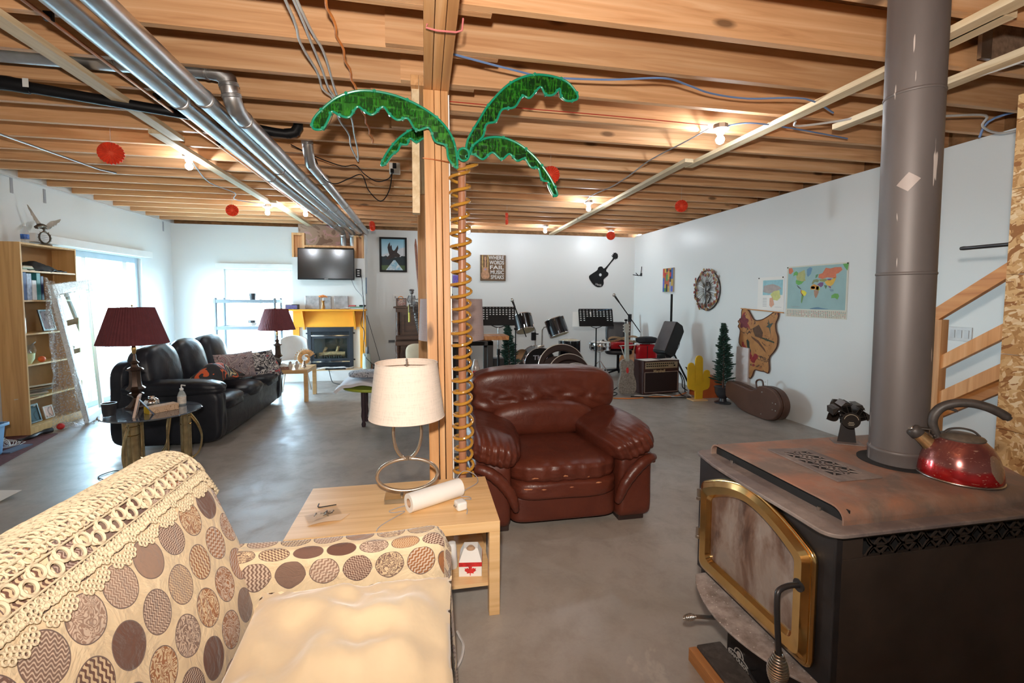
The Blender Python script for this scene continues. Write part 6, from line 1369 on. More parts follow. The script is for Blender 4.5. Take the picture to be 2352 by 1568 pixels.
t = onm('flower_vase', 'amber glass vase of orange flowers on the mantel', 'vase', -1.745, 8.43); MB().lathe([(0, 0), (.03, 0), (.034, .03), (.024, .08), (.020, .12), (.030, .15), (.026, .15), (.016, .12), (0, .01)], 20).build('vase_body', plain('amber_glass', (.45, .20, .04), .08, 0, Alpha=.75), t)
random.seed(21); M['petal'] = plain('orange_petals', (.80, .25, .06), .7, var=.5, vs=60)
for k in range(7):
    a = k*2*PI/6; c = Vector((.045*math.cos(a)*(k > 0), .03*math.sin(a)*(k > 0), .205+.02*(k == 0)+.01*(k % 2))); q = MB()
    for m_ in range(14):
        b = m_*2.4; th = .5+.9*(m_/14); d = Vector((math.cos(b)*math.sin(th), math.sin(b)*math.sin(th), math.cos(th))); q.ball(c+d*.022, (.012, .012, .008), 6, 4)
    q.build('flower', M['petal'], t)
for k, (w, c, lb) in enumerate(((.20, (.5, .5, .48), 'pale book at the bottom of the mantel pile'), (.24, (.16, .28, .20), 'green game case in the mantel pile'), (.13, (.45, .05, .05), 'red case topmost of the mantel pile'))):
    tag(MB().box(-1.27-.02*k, -1.27+w-.03*k, 8.36, 8.50, ZM+.001+.024*k, ZM+.023+.024*k).build('book', plain('book_%d' % k, c, .5), None, smooth=0, bevel=.002), lb, 'book', 'books piled on the mantel')
tag(MB().box(-1.13, -1.03, 8.35, 8.48, ZM+.049, ZM+.075).build('black_box', M['black'], None, smooth=0, bevel=.003), 'black set-top box at the right end of the mantel pile', 'box')
q = []
for k in range(16): q.append((-1.42+.05*math.cos(k)+.006*k, 8.43+.02*math.sin(k*1.3), ZM+.008+.001*k))
tag(MB().tube(spline(q, 3), .005, 6).build('coiled_lead', M['cable_white'], None), 'small coiled white lead left of the mantel books', 'cable')
# cables and power strip on the hearth
q = []
for k in range(26): q.append((-1.70+.27*math.sin(k*.9)+.008*k, 8.42+.035*math.cos(k*1.7), .197+.010*(k % 3)+.012*abs(math.sin(k))))
tag(MB().tube(spline(q, 4), .006, 6).build('white_cord_tangle', M['cable_white'], None), 'tangled white extension cord on the hearth platform', 'cord')
tag(MB().box(-1.72, -1.38, 8.37, 8.41, .1905, .215).build('power_strip', M['black'], None, smooth=0, bevel=.004), 'black power strip on the edge of the hearth platform', 'power strip')
cable([(-1.66, 8.36, .20), (-1.64, 8.31, .16), (-1.58, 8.20, .02), (-1.50, 8.05, .008), (-1.42, 7.95, .01), (-1.40, 7.93, .012)], .006, 'black', 'black cord hanging off the hearth platform to the floor')
t = thing('humidifier', 'pale mint humidifier jug at the right end of the hearth', 'humidifier', (-1.03, 8.44, .1905)); MB().lathe([(0, 0), (.07, 0), (.075, .02), (.068, .24), (.06, .27), (0, .28)], 28).build('jug', plain('mint_plastic', (.48, .58, .52), .4), t)
MB().puff((0.02, -.02, .33), (.05, .10, .14), 3, 8).build('nozzle', M['rackgrey'], t, smooth=80)
# wall things right of the chimney
def wallboard(name, label, cat, x0, x1, z0, z1, y=8.949, d=.02): return thing(name, label, cat, ((x0+x1)/2, y, (z0+z1)/2))
t = wallboard('eagle_painting', '', 'painting', -.828, -.323, 1.95, 2.60); t['label'] = 'black framed painting of an eagle over a river hanging right of the chimney'
MX = axes((0, 0, 0), (1, 0, 0), (0, 0, 1), (0, -1, 0)); w, h = .505, .655
MB().ring([(-w/2, -h/2), (w/2, -h/2), (w/2, h/2), (-w/2, h/2)], [(-w/2+.035, -h/2+.035), (w/2-.035, -h/2+.035), (w/2-.035, h/2-.035), (-w/2+.035, h/2-.035)], 0, .03, MX).build('picture_frame', M['black'], t, smooth=0, bevel=.003)
def paint():
    t_ = NT('eagle_canvas'); sx = t_.n('SeparateXYZ'); t_.l(t_.coord(), sx.inputs[0]); x, z = sx.outputs[0], sx.outputs[2]; n = t_.noise(t_.coord(), 12, 5, .7)
    zz = t_.math('ADD', z, t_.math('MULTIPLY', t_.math('SUBTRACT', n, .5), .16))
    sky = t_.ramp(t_.math('ADD', t_.math('MULTIPLY', z, 1.6), .5), [(.5, (.55, .72, .80)), (1, (.20, .50, .68))])
    c = t_.mix(t_.math('LESS_THAN', zz, t_.math('ADD', .06, t_.math('MULTIPLY', x, .35))), sky, (.62, .66, .70))
    c = t_.mix(t_.math('LESS_THAN', zz, t_.math('ADD', -.05, t_.math('MULTIPLY', t_.math('ABSOLUTE', x), .12))), c, (.012, .025, .03))
    rv = t_.math('MULTIPLY', t_.math('LESS_THAN', z, -.10), t_.math('LESS_THAN', t_.math('ABSOLUTE', t_.math('SUBTRACT', x, .02)), t_.math('MULTIPLY', t_.math('SUBTRACT', -.08, z), .75)))
    c = t_.mix(t_.math('MULTIPLY', t_.math('LESS_THAN', z, -.2), .8), c, (.10, .16, .06))
    c = t_.mix(rv, c, t_.ramp(n, [(.4, (.25, .50, .65)), (.6, (.75, .80, .82))])); return t_.out(c, .6)
cv = MB().box(-w/2+.03, w/2-.03, -.012, -.002, -h/2+.03, h/2-.03).build('canvas', paint(), t, smooth=0)
eg = [(-.10, .20), (-.07, .24), (-.065, .16), (-.04, .19), (-.03, .11), (-.01, .08), (.02, .09), (.06, .16), (.075, .19), (.085, .13), (.06, .05), (.12, .0), (.10, -.04), (.02, -.04), (-.05, -.07), (-.13, -.09), (-.16, -.07), (-.11, -.03), (-.08, .0), (-.10, .06), (-.115, .14)]
MB().prism([(x+.01, z-.005) for x, z in eg], .0125, .0140, MX).build('painted_eagle', plain('painted_brown', (.035, .022, .02), .6, var=.5, vs=40), cv, smooth=0)
t = thing('thermostat', 'small white wall switch right of the chimney', 'switch', (-.546, 8.949, 1.47)); MB().box(-.04, .04, -.015, 0, -.055, .055).build('cover', M['white'], t, smooth=0, bevel=.003); MB().box(-.012, .012, -.02, -.015, -.02, .02).build('toggle', M['cable_grey'], t, smooth=0)
tag(MB().box(-1.035, -1.02, 8.52, 8.54, 1.53, 1.82).build('hanging_strap', M['slate'], None, smooth=0), 'dark strap hanging on the side of the chimney', 'strap')
M['stick'] = plain('carved_redwood', (.20, .06, .03), .5, var=.4, vs=50, bump=.8, bs=50, bd=.01)
t = thing('carved_stick', 'long carved reddish stick leaning in front of the back wall', 'stick', (-.03, 8.30, 0)); MB().tube([(.04, 0, .0), (0, .02, 1.0), (-.06, .05, 1.54), (-.09, .08, 1.98), (-.118, .10, 2.40), (-.12, .11, 2.52)], [.02, .022, .020, .026, .024, .006], 10).build('stick_shaft', M['stick'], t)
# upright piano-like cabinet
M['walnut'] = wood('dark_walnut', (.035, .012, .006), (.075, .03, .015), (.12, .05, .025), axis=0, rough=.4, knots=False, rnd=.05)
pn = thing('upright_piano', 'dark carved upright piano against the back wall behind the post', 'piano', (.16, 8.72, 0))
MB().box(-.68, .68, -.18, .2, 0, 1.27).build('case', M['walnut'], pn, smooth=0, bevel=.004); MB().box(-.72, .72, -.22, .2, 1.2705, 1.30).build('lid', M['walnut'], pn, smooth=0, bevel=.006)
for x in (-.42, 0, .42): MB().ring(rrect(.30, .40, .002, 1), rrect(.22, .32, .002, 1), 0, .02, axes((x, -.181, .99), (1, 0, 0), (0, 0, 1), (0, -1, 0))).build('carved_panel', M['walnut'], pn, smooth=0)
for x in (-.42, 0, .42): MB().ring(rrect(.36, .48, .002, 1), rrect(.28, .40, .002, 1), 0, .015, axes((x, -.181, .30), (1, 0, 0), (0, 0, 1), (0, -1, 0))).build('lower_panel', M['walnut'], pn, smooth=0)
MB().box(-.68, .68, -.36, -.18, .60, .68).build('keybed', M['walnut'], pn, smooth=0, bevel=.004); MB().box(-.68, .68, -.26, -.18, .70, .76).build('fallboard', M['walnut'], pn, smooth=0, bevel=.004)
for x in (-.64, .64):
    MB().lathe([(0, 0), (.05, 0), (.05, .06), (.03, .10), (.045, .2), (.05, .3), (.03, .42), (.045, .5), (.05, .60), (0, .60)], 16, T(x, -.31, 0)).build('turned_leg', M['walnut'], pn); MB().lathe([(.0, .78), (.035, .78), (.028, .85), (.038, .95), (.028, 1.1), (.036, 1.2), (0, 1.2)], 16, T(x, -.2, 0)).build('turned_column', M['walnut'], pn)
MB().box(-.80, -.69, -.35, -.33, .66, .70).build('candle_bracket', M['darkmetal'], pn, smooth=0)
t = thing('collage_frame', 'small dark framed photo collage on the piano', 'picture frame', (-.42, 8.62, 1.3005)); MB().ring(rrect(.19, .15, .001, 1), rrect(.16, .12, .001, 1), 0, .012, axes((0, 0, .076), (1, 0, 0), (0, 0, 1), (0, -1, 0))).build('frame_rim', M['walnut'], t, smooth=0); MB().box(-.082, .082, -.006, -.003, .015, .137).build('photo', blotch('collage', [(0, (.35, .15, .13)), (.48, (.55, .40, .32)), (.56, (.10, .07, .07))], 26), t, smooth=0)
MB().tube([(.04*math.cos(2*PI*k/16)-.01, .0, .155+.03*math.sin(2*PI*k/16)) for k in range(16)], .008, 6, closed=True).build('flower_trim', M['petal'], t)
M['bone'] = plain('grey_bone_metal', (.14, .125, .12), .4, .4, var=.5, vs=40)
t = thing('skeleton_figure', 'grey skeleton puppet figure sitting on the piano edge', 'figurine', (-.23, 8.56, 1.3005))
MB().ball((0, 0, .265), (.036, .04, .042), 14, 10).ball((0, 0, .30), (.05, .045, .02), 12, 6).build('skull', M['bone'], t)
q = MB().tube([(0, 0, .22), (0, 0, .02)], .012, 8)
for k in range(7): q.tube([(.055*math.cos(2*PI*i/14), .035*math.sin(2*PI*i/14), .19-.02*k) for i in range(14)], .005, 6, closed=True)
q.build('ribcage', M['bone'], t)
for s in (-1, 1):
    MB().tube(spline([(s*.05, 0, .20), (s*.075, -.03, .13), (s*.06 if s < 0 else .15, -.08, .08 if s < 0 else .16)], 5), .010, 8).build('arm', M['bone'], t); MB().tube(spline([(s*.03, 0, .03), (s*.04, -.14, .02), (s*.04, -.21, -.10)], 5), .013, 8).build('leg', M['bone'], t)
tag(MB().tube(spline([(-.275, 8.51, 1.318), (-.275, 8.487, 1.30), (-.275, 8.485, 1.16), (-.275, 8.485, 1.02)], 4), .018, 8).build('yellow_ribbon', plain('yellow_ribbon_mat', (.72, .62, .12), .5), None), 'yellow ribbon hanging from the skeleton puppet', 'ribbon')
pts = spline([(-.15, 8.55, 1.352), (-.16, 8.42, 1.25), (-.12, 8.38, 1.0), (-.07, 8.32, .80), (-.05, 8.30, .70)], 26); tag(MB().tube(pts, [.045+.008*math.sin(i*1.9) for i in range(len(pts))], 14).build('corrugated_hose', M['bone'], None, smooth=20), 'dark corrugated hose hanging in front of the piano', 'hose')
t = thing('beige_armchair', 'beige cushioned chair back partly hidden by the near lamp shade', 'chair', (-.15, 7.3, 0), R(-12))
M['beige'] = plain('beige_fabric', (.50, .40, .28), .9)
MB().puff((0, .2, .56), (.40, .14, .32), 3, 14, None, None).build('backrest', M['beige'], t, smooth=80); MB().puff((0, -.02, .36), (.44, .46, .12), 4, 12).build('seat', M['beige'], t, smooth=80)
for x in (-.18, .18):
    for y in (-.2, .2): MB().box(x-.02, x+.02, y-.02, y+.02, 0, .33).build('leg', M['walnut'], t, smooth=0)
# clutter on the floor right of the hearth
tag(MB().box(-.86, -.58, 8.55, 8.80, .0, .26).build('cardboard_box', plain('grey_card_box', (.40, .35, .33), .8), None, smooth=0), 'grey cardboard box on the floor between hearth and piano', 'box')
for k, (x, c) in enumerate(((-.96, (.30, .12, .05)), (-.915, (.02, .02, .02)))):
    tag(MB().lathe([(0, 0), (.028, 0), (.028, .14), (.010, .19), (.010, .24), (0, .24)], 14, T(x, 8.62, .0)).build('small_bottle', plain('bottle_%d' % k, c, .2), None), ['brown bottle on the floor right of the hearth', 'black bottle on the floor right of the hearth'][k], 'bottle')
# green oval table with blanket
gt = thing('green_oval_table', 'oval yellow green table with dark turned legs behind the near lamp', 'table', (-.45, 5.42, 0))
MB().lathe([(0, .42), (.46, .42), (.48, .435), (.46, .45), (0, .45)], 56, sx=1.0, sy=.62).build('tabletop', plain('lime_green_paint', (.42, .50, .05), .4, var=.1), gt, smooth=40)
for x in (-.24, .24):
    for y in (-.11, .13): MB().lathe([(0, 0), (.02, 0), (.026, .03), (.016, .06), (.028, .12), (.022, .2), (.026, .24), (.026, .42), (0, .42)], 16, T(x, y, 0)).build('leg', plain('dark_purple_leg', (.045, .025, .035), .5), gt)
def duv(u, v): 
    x = -.98+.75*u; y = 5.15+.52*v; e = max(0, (-.86-x)/.12)
    return (x, y, .47+.055*math.sin(PI*min(1, u*.8+.2))+.03*nz((x*2, y*2, 0), 2.5)+.02*math.sin(PI*v)-.07*e**1.5*1.0)
tag(MB().sheet(34, 22, duv, .035).build('white_duvet', plain('white_cotton', (.72, .72, .76), .9, var=.05, bump=.3, bs=8, bd=.03), None, smooth=80), 'folded white duvet draped over the green table', 'blanket')
M['patt'] = blotch('black_leaf_print', [(0, (.42, .43, .46)), (.56, (.03, .03, .035)), (.64, (.42, .43, .46))], 22, 2.5)
p = MB().puff((-.60, 5.38, .60), (.50, .30, .075), 3.5, 18, lambda P: crease(P, .05, 2.5, 6)).build('patterned_towel', M['patt'], None, smooth=80); tag(p, 'rolled grey towel with black leaf print on the white duvet', 'towel')
# ---------------------------------------------------------------- things on the back wall
YW = YB-.001
def onback(x, z): return axes((x, YW, z), (1, 0, 0), (0, 0, 1), (0, -1, 0))
M['signwood'] = wood('sign_wood', (.07, .035, .015), (.12, .065, .03), (.20, .11, .05), axis=0, rough=.6, knots=False)
M['letter'] = plain('sign_white', (.62, .62, .60), .6)
sg = thing('wooden_sign', 'brown wooden sign with white lettering and a guitar picture on the back wall', 'sign', (1.337, YW, 2.055))
SX = axes((0, 0, 0), (1, 0, 0), (0, 0, 1), (0, -1, 0))
MB().box(-.253, .253, -.04, 0, -.253, .253).build('sign_board', M['signwood'], sg, smooth=0, bevel=.002)
for k, wd in enumerate(('WHERE', 'WORDS', 'FAIL', 'MUSIC', 'SPEAKS')):
    o = text_obj('sign_lettering', wd, .104, SX @ T(0, 0, .0402), M['letter'], sg, .0006, bold=True)
    xs = [v.co.x for v in o.data.vertices]; w0, w1 = min(xs), max(xs); W_ = (.31, .29, .28, .27, .265)[k]
    for v in o.data.vertices: v.co.x = .218-W_+(v.co.x-w0)/(w1-w0)*W_; v.co.z += .198-.0955*k
gp_ = [(0, -.22), (.055, -.21), (.08, -.165), (.075, -.11), (.05, -.07), (.058, -.03), (.045, .005), (.012, .015), (.010, .15), (.022, .165), (.018, .21), (0, .22)]; gp_ = gp_+[(-x, y) for x, y in reversed(gp_[1:-1])]
MB().prism([(x*1.05-.155, y) for x, y in gp_], .0402, .0425, SX).build('guitar_picture', plain('guitar_tan', (.42, .22, .12), .5, var=.3, vs=20), sg, smooth=0)
MB().prism([(x-.155, y-.03) for x, y in arc(0, 0, .018, 0, 2*PI, 20)[:-1]], .0426, .0432, SX).build('rosette', plain('rosette_violet', (.30, .25, .40), .5), sg, smooth=0)
for x in (-.21, -.105): MB().box(x-.012, x+.012, -.0412, -.0402, -.1, .25).build('gold_streak', plain('gold_streak_mat', (.35, .22, .07), .6, var=.4, vs=20), sg, smooth=0)
GU = [(3.396,1.96),(3.525,2.044),(3.546,2.096),(3.585,2.122),(3.634,2.118),(3.689,2.088),(3.863,2.288),(3.851,2.339),(3.905,2.413),(3.945,2.402),(3.972,2.373),(3.963,2.29),(3.896,2.278),(3.723,2.058),(3.768,1.996),(3.768,1.95),(3.747,1.923),(3.671,1.86),(3.673,1.777),(3.655,1.73),(3.619,1.704),(3.531,1.697),(3.442,1.755),(3.364,1.857),(3.353,1.919)]
g = thing('guitar_silhouette', 'flat black guitar cut-out hanging tilted on the back wall', 'wall decoration', (3.62, YW, 2.0))
hole = [(3.592+.024*math.cos(a), 1.948+.024*math.sin(a)) for a in [2*PI*i/25 for i in range(25)]]
MB().prism([(v.x-3.62, v.y-2.0) for v in spline([(x, z, 0) for x, z in GU], 3, True)], 0, .012, SX).build('cutout', M['black'], g, smooth=0)
MB().prism([(3.594-3.62+.028*math.cos(2*PI*i/28), 1.950-2+.030*math.sin(2*PI*i/28)) for i in range(28)], .0122, .0132, SX).build('sound_hole', M['wall'], g, smooth=0)
q = MB()
for k in range(3):
    for s in (-1, 1):
        cx, cz = 3.885-3.62+.022*k, 2.315-2.0+.028*k; dx_, dz_ = .79*s, -.61*s; q.tube([(cx+dx_*.03, -.006, cz+dz_*.03), (cx+dx_*.062, -.006, cz+dz_*.062)], [.005, .008], 8)
q.build('tuning_pegs', M['black'], g)
text_obj('cutout_lettering', 'Heidi', .062, SX @ T(-.065, -.255, .0125, 0, 0, R(-10)), M['letter'], g, .0004)
t = thing('purple_poster', 'small purple poster half hidden behind the amber coil', 'poster', (.62, YW, 1.785)); MB().box(-.075, .075, -.004, 0, -.12, .12).build('poster_sheet', blotch('purple_print', [(0, (.16, .10, .42)), (.5, (.24, .18, .55)), (.6, (.10, .05, .2))], 20), t, smooth=0)
# ---------------------------------------------------------------- things on the right wall
XW = XR-.001
RX = axes((0, 0, 0), (0, -1, 0), (0, 0, 1), (-1, 0, 0))      # local u = -Y (to the right in the photo), v = Z
def onright(name, label, cat, y, z): return thing(name, label, cat, (XW, y, z))
t = onright('wall_hook', 'small black instrument hook high on the right-hand wall near the corner', 'hook', 8.63, 1.95)
MB().box(-.012, 0, -.03, .03, -.03, .03).tube(spline([(0, 0, 0), (-.06, 0, -.02), (-.10, -.04, -.01), (-.15, -.05, .03)], 5), .008, 8).tube(spline([(-.06, 0, -.02), (-.10, .05, -.01), (-.15, .08, .0)], 5), .008, 8).tube([(-.01, 0, .02), (-.02, -.04, .16)], .007, 8).build('hook_arms', M['black'], t)
t = onright('abstract_painting', 'small bright abstract painting in vertical colour blocks on the right-hand wall', 'painting', 7.55, 1.80)
MB().box(-.03, 0, -.175, .175, -.215, .215).build('canvas_edge', M['beige'], t, smooth=0)
random.seed(4); cl = [(.45, .03, .02), (.03, .10, .35), (.50, .33, .05), (.02, .02, .03), (.40, .10, .04), (.06, .25, .08), (.35, .35, .40), (.08, .12, .5)]
PM = {}
for i in range(6):
    z = -.21
    while z < .2:
        h = random.uniform(.04, .16); h = min(h, .21-z); c = random.choice(cl if z < 0 else cl[:5])
        if c not in PM: PM[c] = plain('paint_%d' % len(PM), c, .5)
        MB().prism([(-.17+.057*i, z), (-.17+.057*(i+1)-.002, z), (-.17+.057*(i+1)-.002, z+h), (-.17+.057*i, z+h)], .0302, .0315, RX).build('paint_block', PM[c], t, smooth=0); z += h
# metal tree wall art
t = onright('tree_wall_art', 'round metal tree wall art with red and gold leaves on the right-hand wall', 'wall decoration', 6.40, 1.60)
MB().tube([(-.012, .315*math.cos(2*PI*k/64), .31*math.sin(2*PI*k/64)) for k in range(64)], .009, 8, closed=True).build('hoop', M['darkmetal'], t)
q = MB(); q.tube([(-.02, .02, -.27), (-.02, .03, .02), (-.02, .02, .13)], [.012, .011, .008], 8)
q.tube(spline([(-.02, .025, .13), (-.02, -.05, .12), (-.02, -.08, .05), (-.02, -.05, .0), (-.02, .02, -.02)], 5), .010, 8).tube(spline([(-.02, .0, -.02), (-.02, -.07, -.04), (-.02, -.09, -.12), (-.02, -.04, -.20)], 5), .010, 8)
q.build('trunk', M['darkmetal'], t)
random.seed(8); br = MB(); lv = [MB(), MB(), MB()]
for k in range(46):
    a = 2*PI*k/46+random.uniform(-.05, .05); r_ = random.uniform(.21, .30)
    p0 = Vector((-.02, .02+.05*math.cos(a), .0+.08*math.sin(a))); p1 = Vector((-.025, r_*math.cos(a), r_*math.sin(a))); br.tube([p0, (p0+p1)/2+Vector((0, .01*math.sin(k), .01)), p1], [.004, .003, .0025], 5)
for k in range(64):
    a = 2*PI*k/64; r_ = random.uniform(.24, .34); c = (-.03, r_*math.cos(a), r_*math.sin(a)*.97); P = [(c[1]+.030*math.cos(b)*(1-.35*(i % 2)), c[2]+.030*math.sin(b)*(1-.35*(i % 2))) for i, b in enumerate([2*PI*j/10 for j in range(10)])]
    lv[k % 3].prism([(-y, z) for y, z in P], .028+.003*(k % 4), .031+.003*(k % 4), RX)
br.build('branches', M['pewter'], t)
for m_, c in zip(lv, ((.22, .04, .03), (.12, .05, .03), (.32, .20, .07))): m_.build('leaves', plain('leaf_%d' % int(c[0]*100), c, .4, .3, var=.3, vs=60), t, smooth=0)
# small map
def flatpoly(par, name, pts, col, d, rough=.55): return MB().prism(pts, d, d+.0006, RX).build(name, plain(name+'_c%d' % (abs(hash(tuple(col))) % 9999), col, rough, var=.1, vs=25), par, smooth=0)
t = onright('small_map', 'small pale regional map sheet left of the world map', 'map', 5.085, 1.54)
MB().box(-.002, 0, -.225, .225, -.21, .21).build('map_sheet', M['paper'], t, smooth=0)
flatpoly(t, 'sea_area', [(-.135, -.02), (.20, -.02), (.20, .17), (-.135, .17)], (.30, .55, .60), .0022)
flatpoly(t, 'land_area', [(-.13, .02), (-.02, .0), (.10, .03), (.18, .06), (.14, .09), (.04, .12), (-.05, .11), (-.12, .10)], (.42, .36, .34), .0029)
flatpoly(t, 'yellow_region', [(0, -.01), (.06, .03), (.15, .04), (.17, -.05), (.12, -.09), (.05, -.08)], (.60, .60, .22), .0036)
flatpoly(t, 'salmon_region', [(-.01, -.06), (.04, -.05), (.07, -.14), (.02, -.18), (-.01, -.15)], (.70, .36, .24), .0036)
q = MB()
for k in range(6): q.prism([(-.13, -.06-.02*k), (-.06, -.06-.02*k), (-.06, -.065-.02*k), (-.13, -.065-.02*k)], .0022, .003, RX)
q.prism([(.08, -.17), (.19, -.17), (.19, -.173), (.08, -.173)], .0022, .003, RX); q.build('printed_lines', M['cable_grey'], t, smooth=0)
for y, z in ((.21, .20), (-.20, .20)): MB().cyl((-.002, y, z), (-.008, y, z), .008, n=10).build('push_pin', M['black'], t)
# world map
t = onright('world_map', 'large world map poster with a strip of flags on the right-hand wall', 'map', 4.415, 1.56)
MB().box(-.003, 0, -.41, .41, -.302, .302).build('map_sheet', plain('map_cream', (.66, .64, .54), .5, var=.03), t, smooth=0)
MB().prism([(-.39, -.205), (.39, -.205), (.39, .287), (-.39, .287)], .0032, .0038, RX).build('ocean', plain('map_ocean', (.30, .46, .46), .45, var=.06), t, smooth=0)
def W(L):
    out = []
    for x, y in L:
        yt = 260-(x-285)/1405*110; yb = 1235+(x-250)/1370*30; out.append(((x-965)/1800*1.03, .287-.492*min(1, max(0, (y-yt)/(yb-yt)))))
    return out
for nm, c, L in (('russia', (.62, .16, .07), [(1050,410),(1130,380),(1200,250),(1300,270),(1400,240),(1530,235),(1560,300),(1480,380),(1430,400),(1440,490),(1400,500),(1250,480),(1130,520),(1040,490)]),
    ('far_east', (.62, .16, .07), [(290,270),(380,260),(420,340),(350,410),(300,390)]), ('alaska', (.12, .38, .08), [(430,380),(490,335),(540,370),(530,440),(470,430),(420,460)]),
    ('canada', (.42, .42, .16), [(540,380),(620,340),(700,300),(730,420),(720,500),(740,560),(650,580),(520,545),(495,470)]), ('greenland', (.14, .28, .42), [(760,290),(830,240),(890,260),(860,400),(790,470),(765,420)]),
    ('usa', (.13, .40, .08), [(500,545),(650,580),(700,570),(640,640),(560,670),(500,630),(490,580)]), ('central_america', (.08, .10, .12), [(520,660),(570,700),(640,760),(620,770),(550,720)]),
    ('brazil', (.75, .66, .05), [(650,790),(720,800),(780,850),(750,920),(710,930),(680,880),(645,850)]), ('andes', (.45, .10, .06), [(630,780),(650,790),(645,850),(690,900),(700,940),(660,900),(625,850)]), ('argentina', (.16, .30, .10), [(660,890),(710,930),(690,1000),(670,1110),(645,1080),(650,960)]),
    ('north_africa', (.70, .30, .04), [(890,680),(940,640),(1010,670),(1060,690),(1060,780),(990,780),(950,770),(880,780),(860,720)]), ('sahel', (.72, .60, .05), [(880,700),(950,690),(980,740),(940,760),(880,750)]), ('horn_of_africa', (.70, .60, .06), [(1000,700),(1060,700),(1090,780),(1050,800),(1000,780)]),
    ('southern_africa', (.40, .22, .14), [(950,790),(1060,790),(1060,850),(1020,960),(990,975),(960,900)]), ('europe', (.22, .26, .12), [(900,600),(930,540),(1000,520),(1060,540),(1040,600),(960,590),(920,640),(890,640)]), ('scandinavia', (.10, .26, .12), [(970,500),(980,420),(1040,400),(1010,480)]),
    ('middle_east', (.20, .08, .20), [(1020,650),(1090,600),(1160,600),(1160,670),(1110,720),(1060,680)]), ('kazakhstan', (.28, .28, .08), [(1060,530),(1200,510),(1250,540),(1180,590),(1080,570)]), ('china', (.72, .42, .05), [(1190,590),(1260,540),(1350,530),(1400,470),(1430,520),(1380,640),(1330,690),(1240,670)]),
    ('mongolia', (.20, .10, .35), [(1240,520),(1330,505),(1330,545),(1260,550)]), ('india', (.10, .18, .08), [(1180,660),(1250,680),(1220,760),(1195,710)]), ('indochina', (.25, .08, .15), [(1270,680),(1330,700),(1330,745),(1290,720)]), ('australia', (.14, .38, .08), [(1350,910),(1420,865),(1490,870),(1515,930),(1480,1010),(1430,970),(1350,980)]),
    ('alaska_edge', (.12, .38, .08), [(1560,160),(1680,150),(1660,320),(1600,240)]), ('antarctica', (.12, .22, .32), [(870,1230),(960,1210),(1060,1195),(1160,1220),(1290,1240),(1290,1245),(870,1245)]), ('indonesia', (.20, .30, .36), [(1300,760),(1390,770),(1390,820),(1330,820)])):
    flatpoly(t, nm+'_shape', W(L), c, .0042)
text_obj('map_title', 'THE WORLD', .022, axes((0, 0, 0), (0, -1, 0), (0, 0, 1), (-1, 0, 0)) @ T(-.26, -.18, .0040), M['cable_grey'], t, .0002)
fl = [MB(), MB(), MB()]
random.seed(2)
for i in range(34):
    for j in range(6):
        if random.random() < .06: continue
        x, z = -.385+.0234*i, -.222-.0125*j; fl[random.randrange(3)].prism([(x, z), (x+.011, z), (x+.011, z-.007), (x, z-.007)], .0032, .0036, RX)
for m_, c in zip(fl, ((.35, .06, .05), (.06, .12, .10), (.28, .20, .12))): m_.build('flag_row', plain('flags_%d' % int(c[0]*100), c, .5), t, smooth=0, kind='stuff')
for y in (.40, -.40): MB().cyl((-.003, y, .29), (-.009, y, .29), .007, n=10).build('push_pin', M['black'], t)
# painted hide
HD = [(5.583,1.321),(5.477,1.324),(5.405,1.254),(5.334,1.185),(5.204,1.197),(5.081,1.255),(4.993,1.304),(4.926,1.295),(4.93,1.228),(4.963,1.159),(4.952,1.07),(4.918,0.994),(4.921,0.894),(4.968,0.81),(5.039,0.732),(5.051,0.662),(5.04,0.583),(5.059,0.517),(5.122,0.524),(5.202,0.522),(5.3,0.519),(5.338,0.44),(5.387,0.389),(5.433,0.448),(5.481,0.515),(5.535,0.531),(5.537,0.754),(5.624,0.857),(5.605,1.022),(5.654,1.081),(5.628,1.12),(5.657,1.156),(5.595,1.197)]
t = onright('painted_hide', 'tan leather hide painted with scenes hanging from a rod on the right-hand wall', 'wall hanging', 5.27, .95)
def hidem():
    t_ = NT('painted_tan_hide'); a = t_.noise(t_.coord(), 5, 4, .6, 1.2); b = t_.noise(t_.coord(loc=(2, 7, 1)), 9, 3, .6, 1.5)
    c = t_.ramp(a, [(.3, (.34, .14, .04)), (.6, (.46, .21, .07))]); c = t_.mix(t_.ramp(b, [(.60, (0, 0, 0)), (.63, (1, 1, 1))]), c, (.075, .03, .02)); c = t_.mix(t_.ramp(t_.noise(t_.coord(loc=(9, 1, 4)), 4, 2, .5, 1), [(.63, (0, 0, 0)), (.65, (1, 1, 1))]), c, (.26, .03, .03))
    return t_.out(c, .45)
hid = hidem(); HS = spline([(-(y-5.27), z-.95, 0) for y, z in HD], 3, True); MB().prism([(v.x, v.y) for v in HS], .012, .018, RX).build('hide', hid, t, smooth=0)
MB().tube([Vector(RX @ Vector((v.x, v.y, .015))) for v in HS], .008, 6, closed=True).build('burnt_edge', plain('burnt_edge_mat', (.09, .03, .015), .5), t)
MB().tube([(-.02, .335, .385), (-.02, -.43, .352)], .007, 8).build('hanging_rod', M['rail'], t)
def hp_(nm, L, c, d=.0185): return MB().prism(L, d, d+.001, RX).build(nm, plain(nm+'_mat', c, .5, var=.25, vs=30), t, smooth=0)
hp_('red_flower', [(-.27+.085*math.cos(a)*(1+.2*math.sin(5*a)), .20+.085*math.sin(a)*(1+.2*math.sin(5*a))) for a in [2*PI*i/30 for i in range(30)]], (.16, .02, .03))
for k, (x, z) in enumerate(((-.13, -.26), (-.02, -.25), (-.20, -.27), (-.06, -.30))): hp_('red_bloom', [(x+.045*math.cos(a)*(1+.2*math.sin(4*a)), z+.04*math.sin(a)) for a in [2*PI*i/18 for i in range(18)]], (.25, .015, .02), .0187+.0003*k)
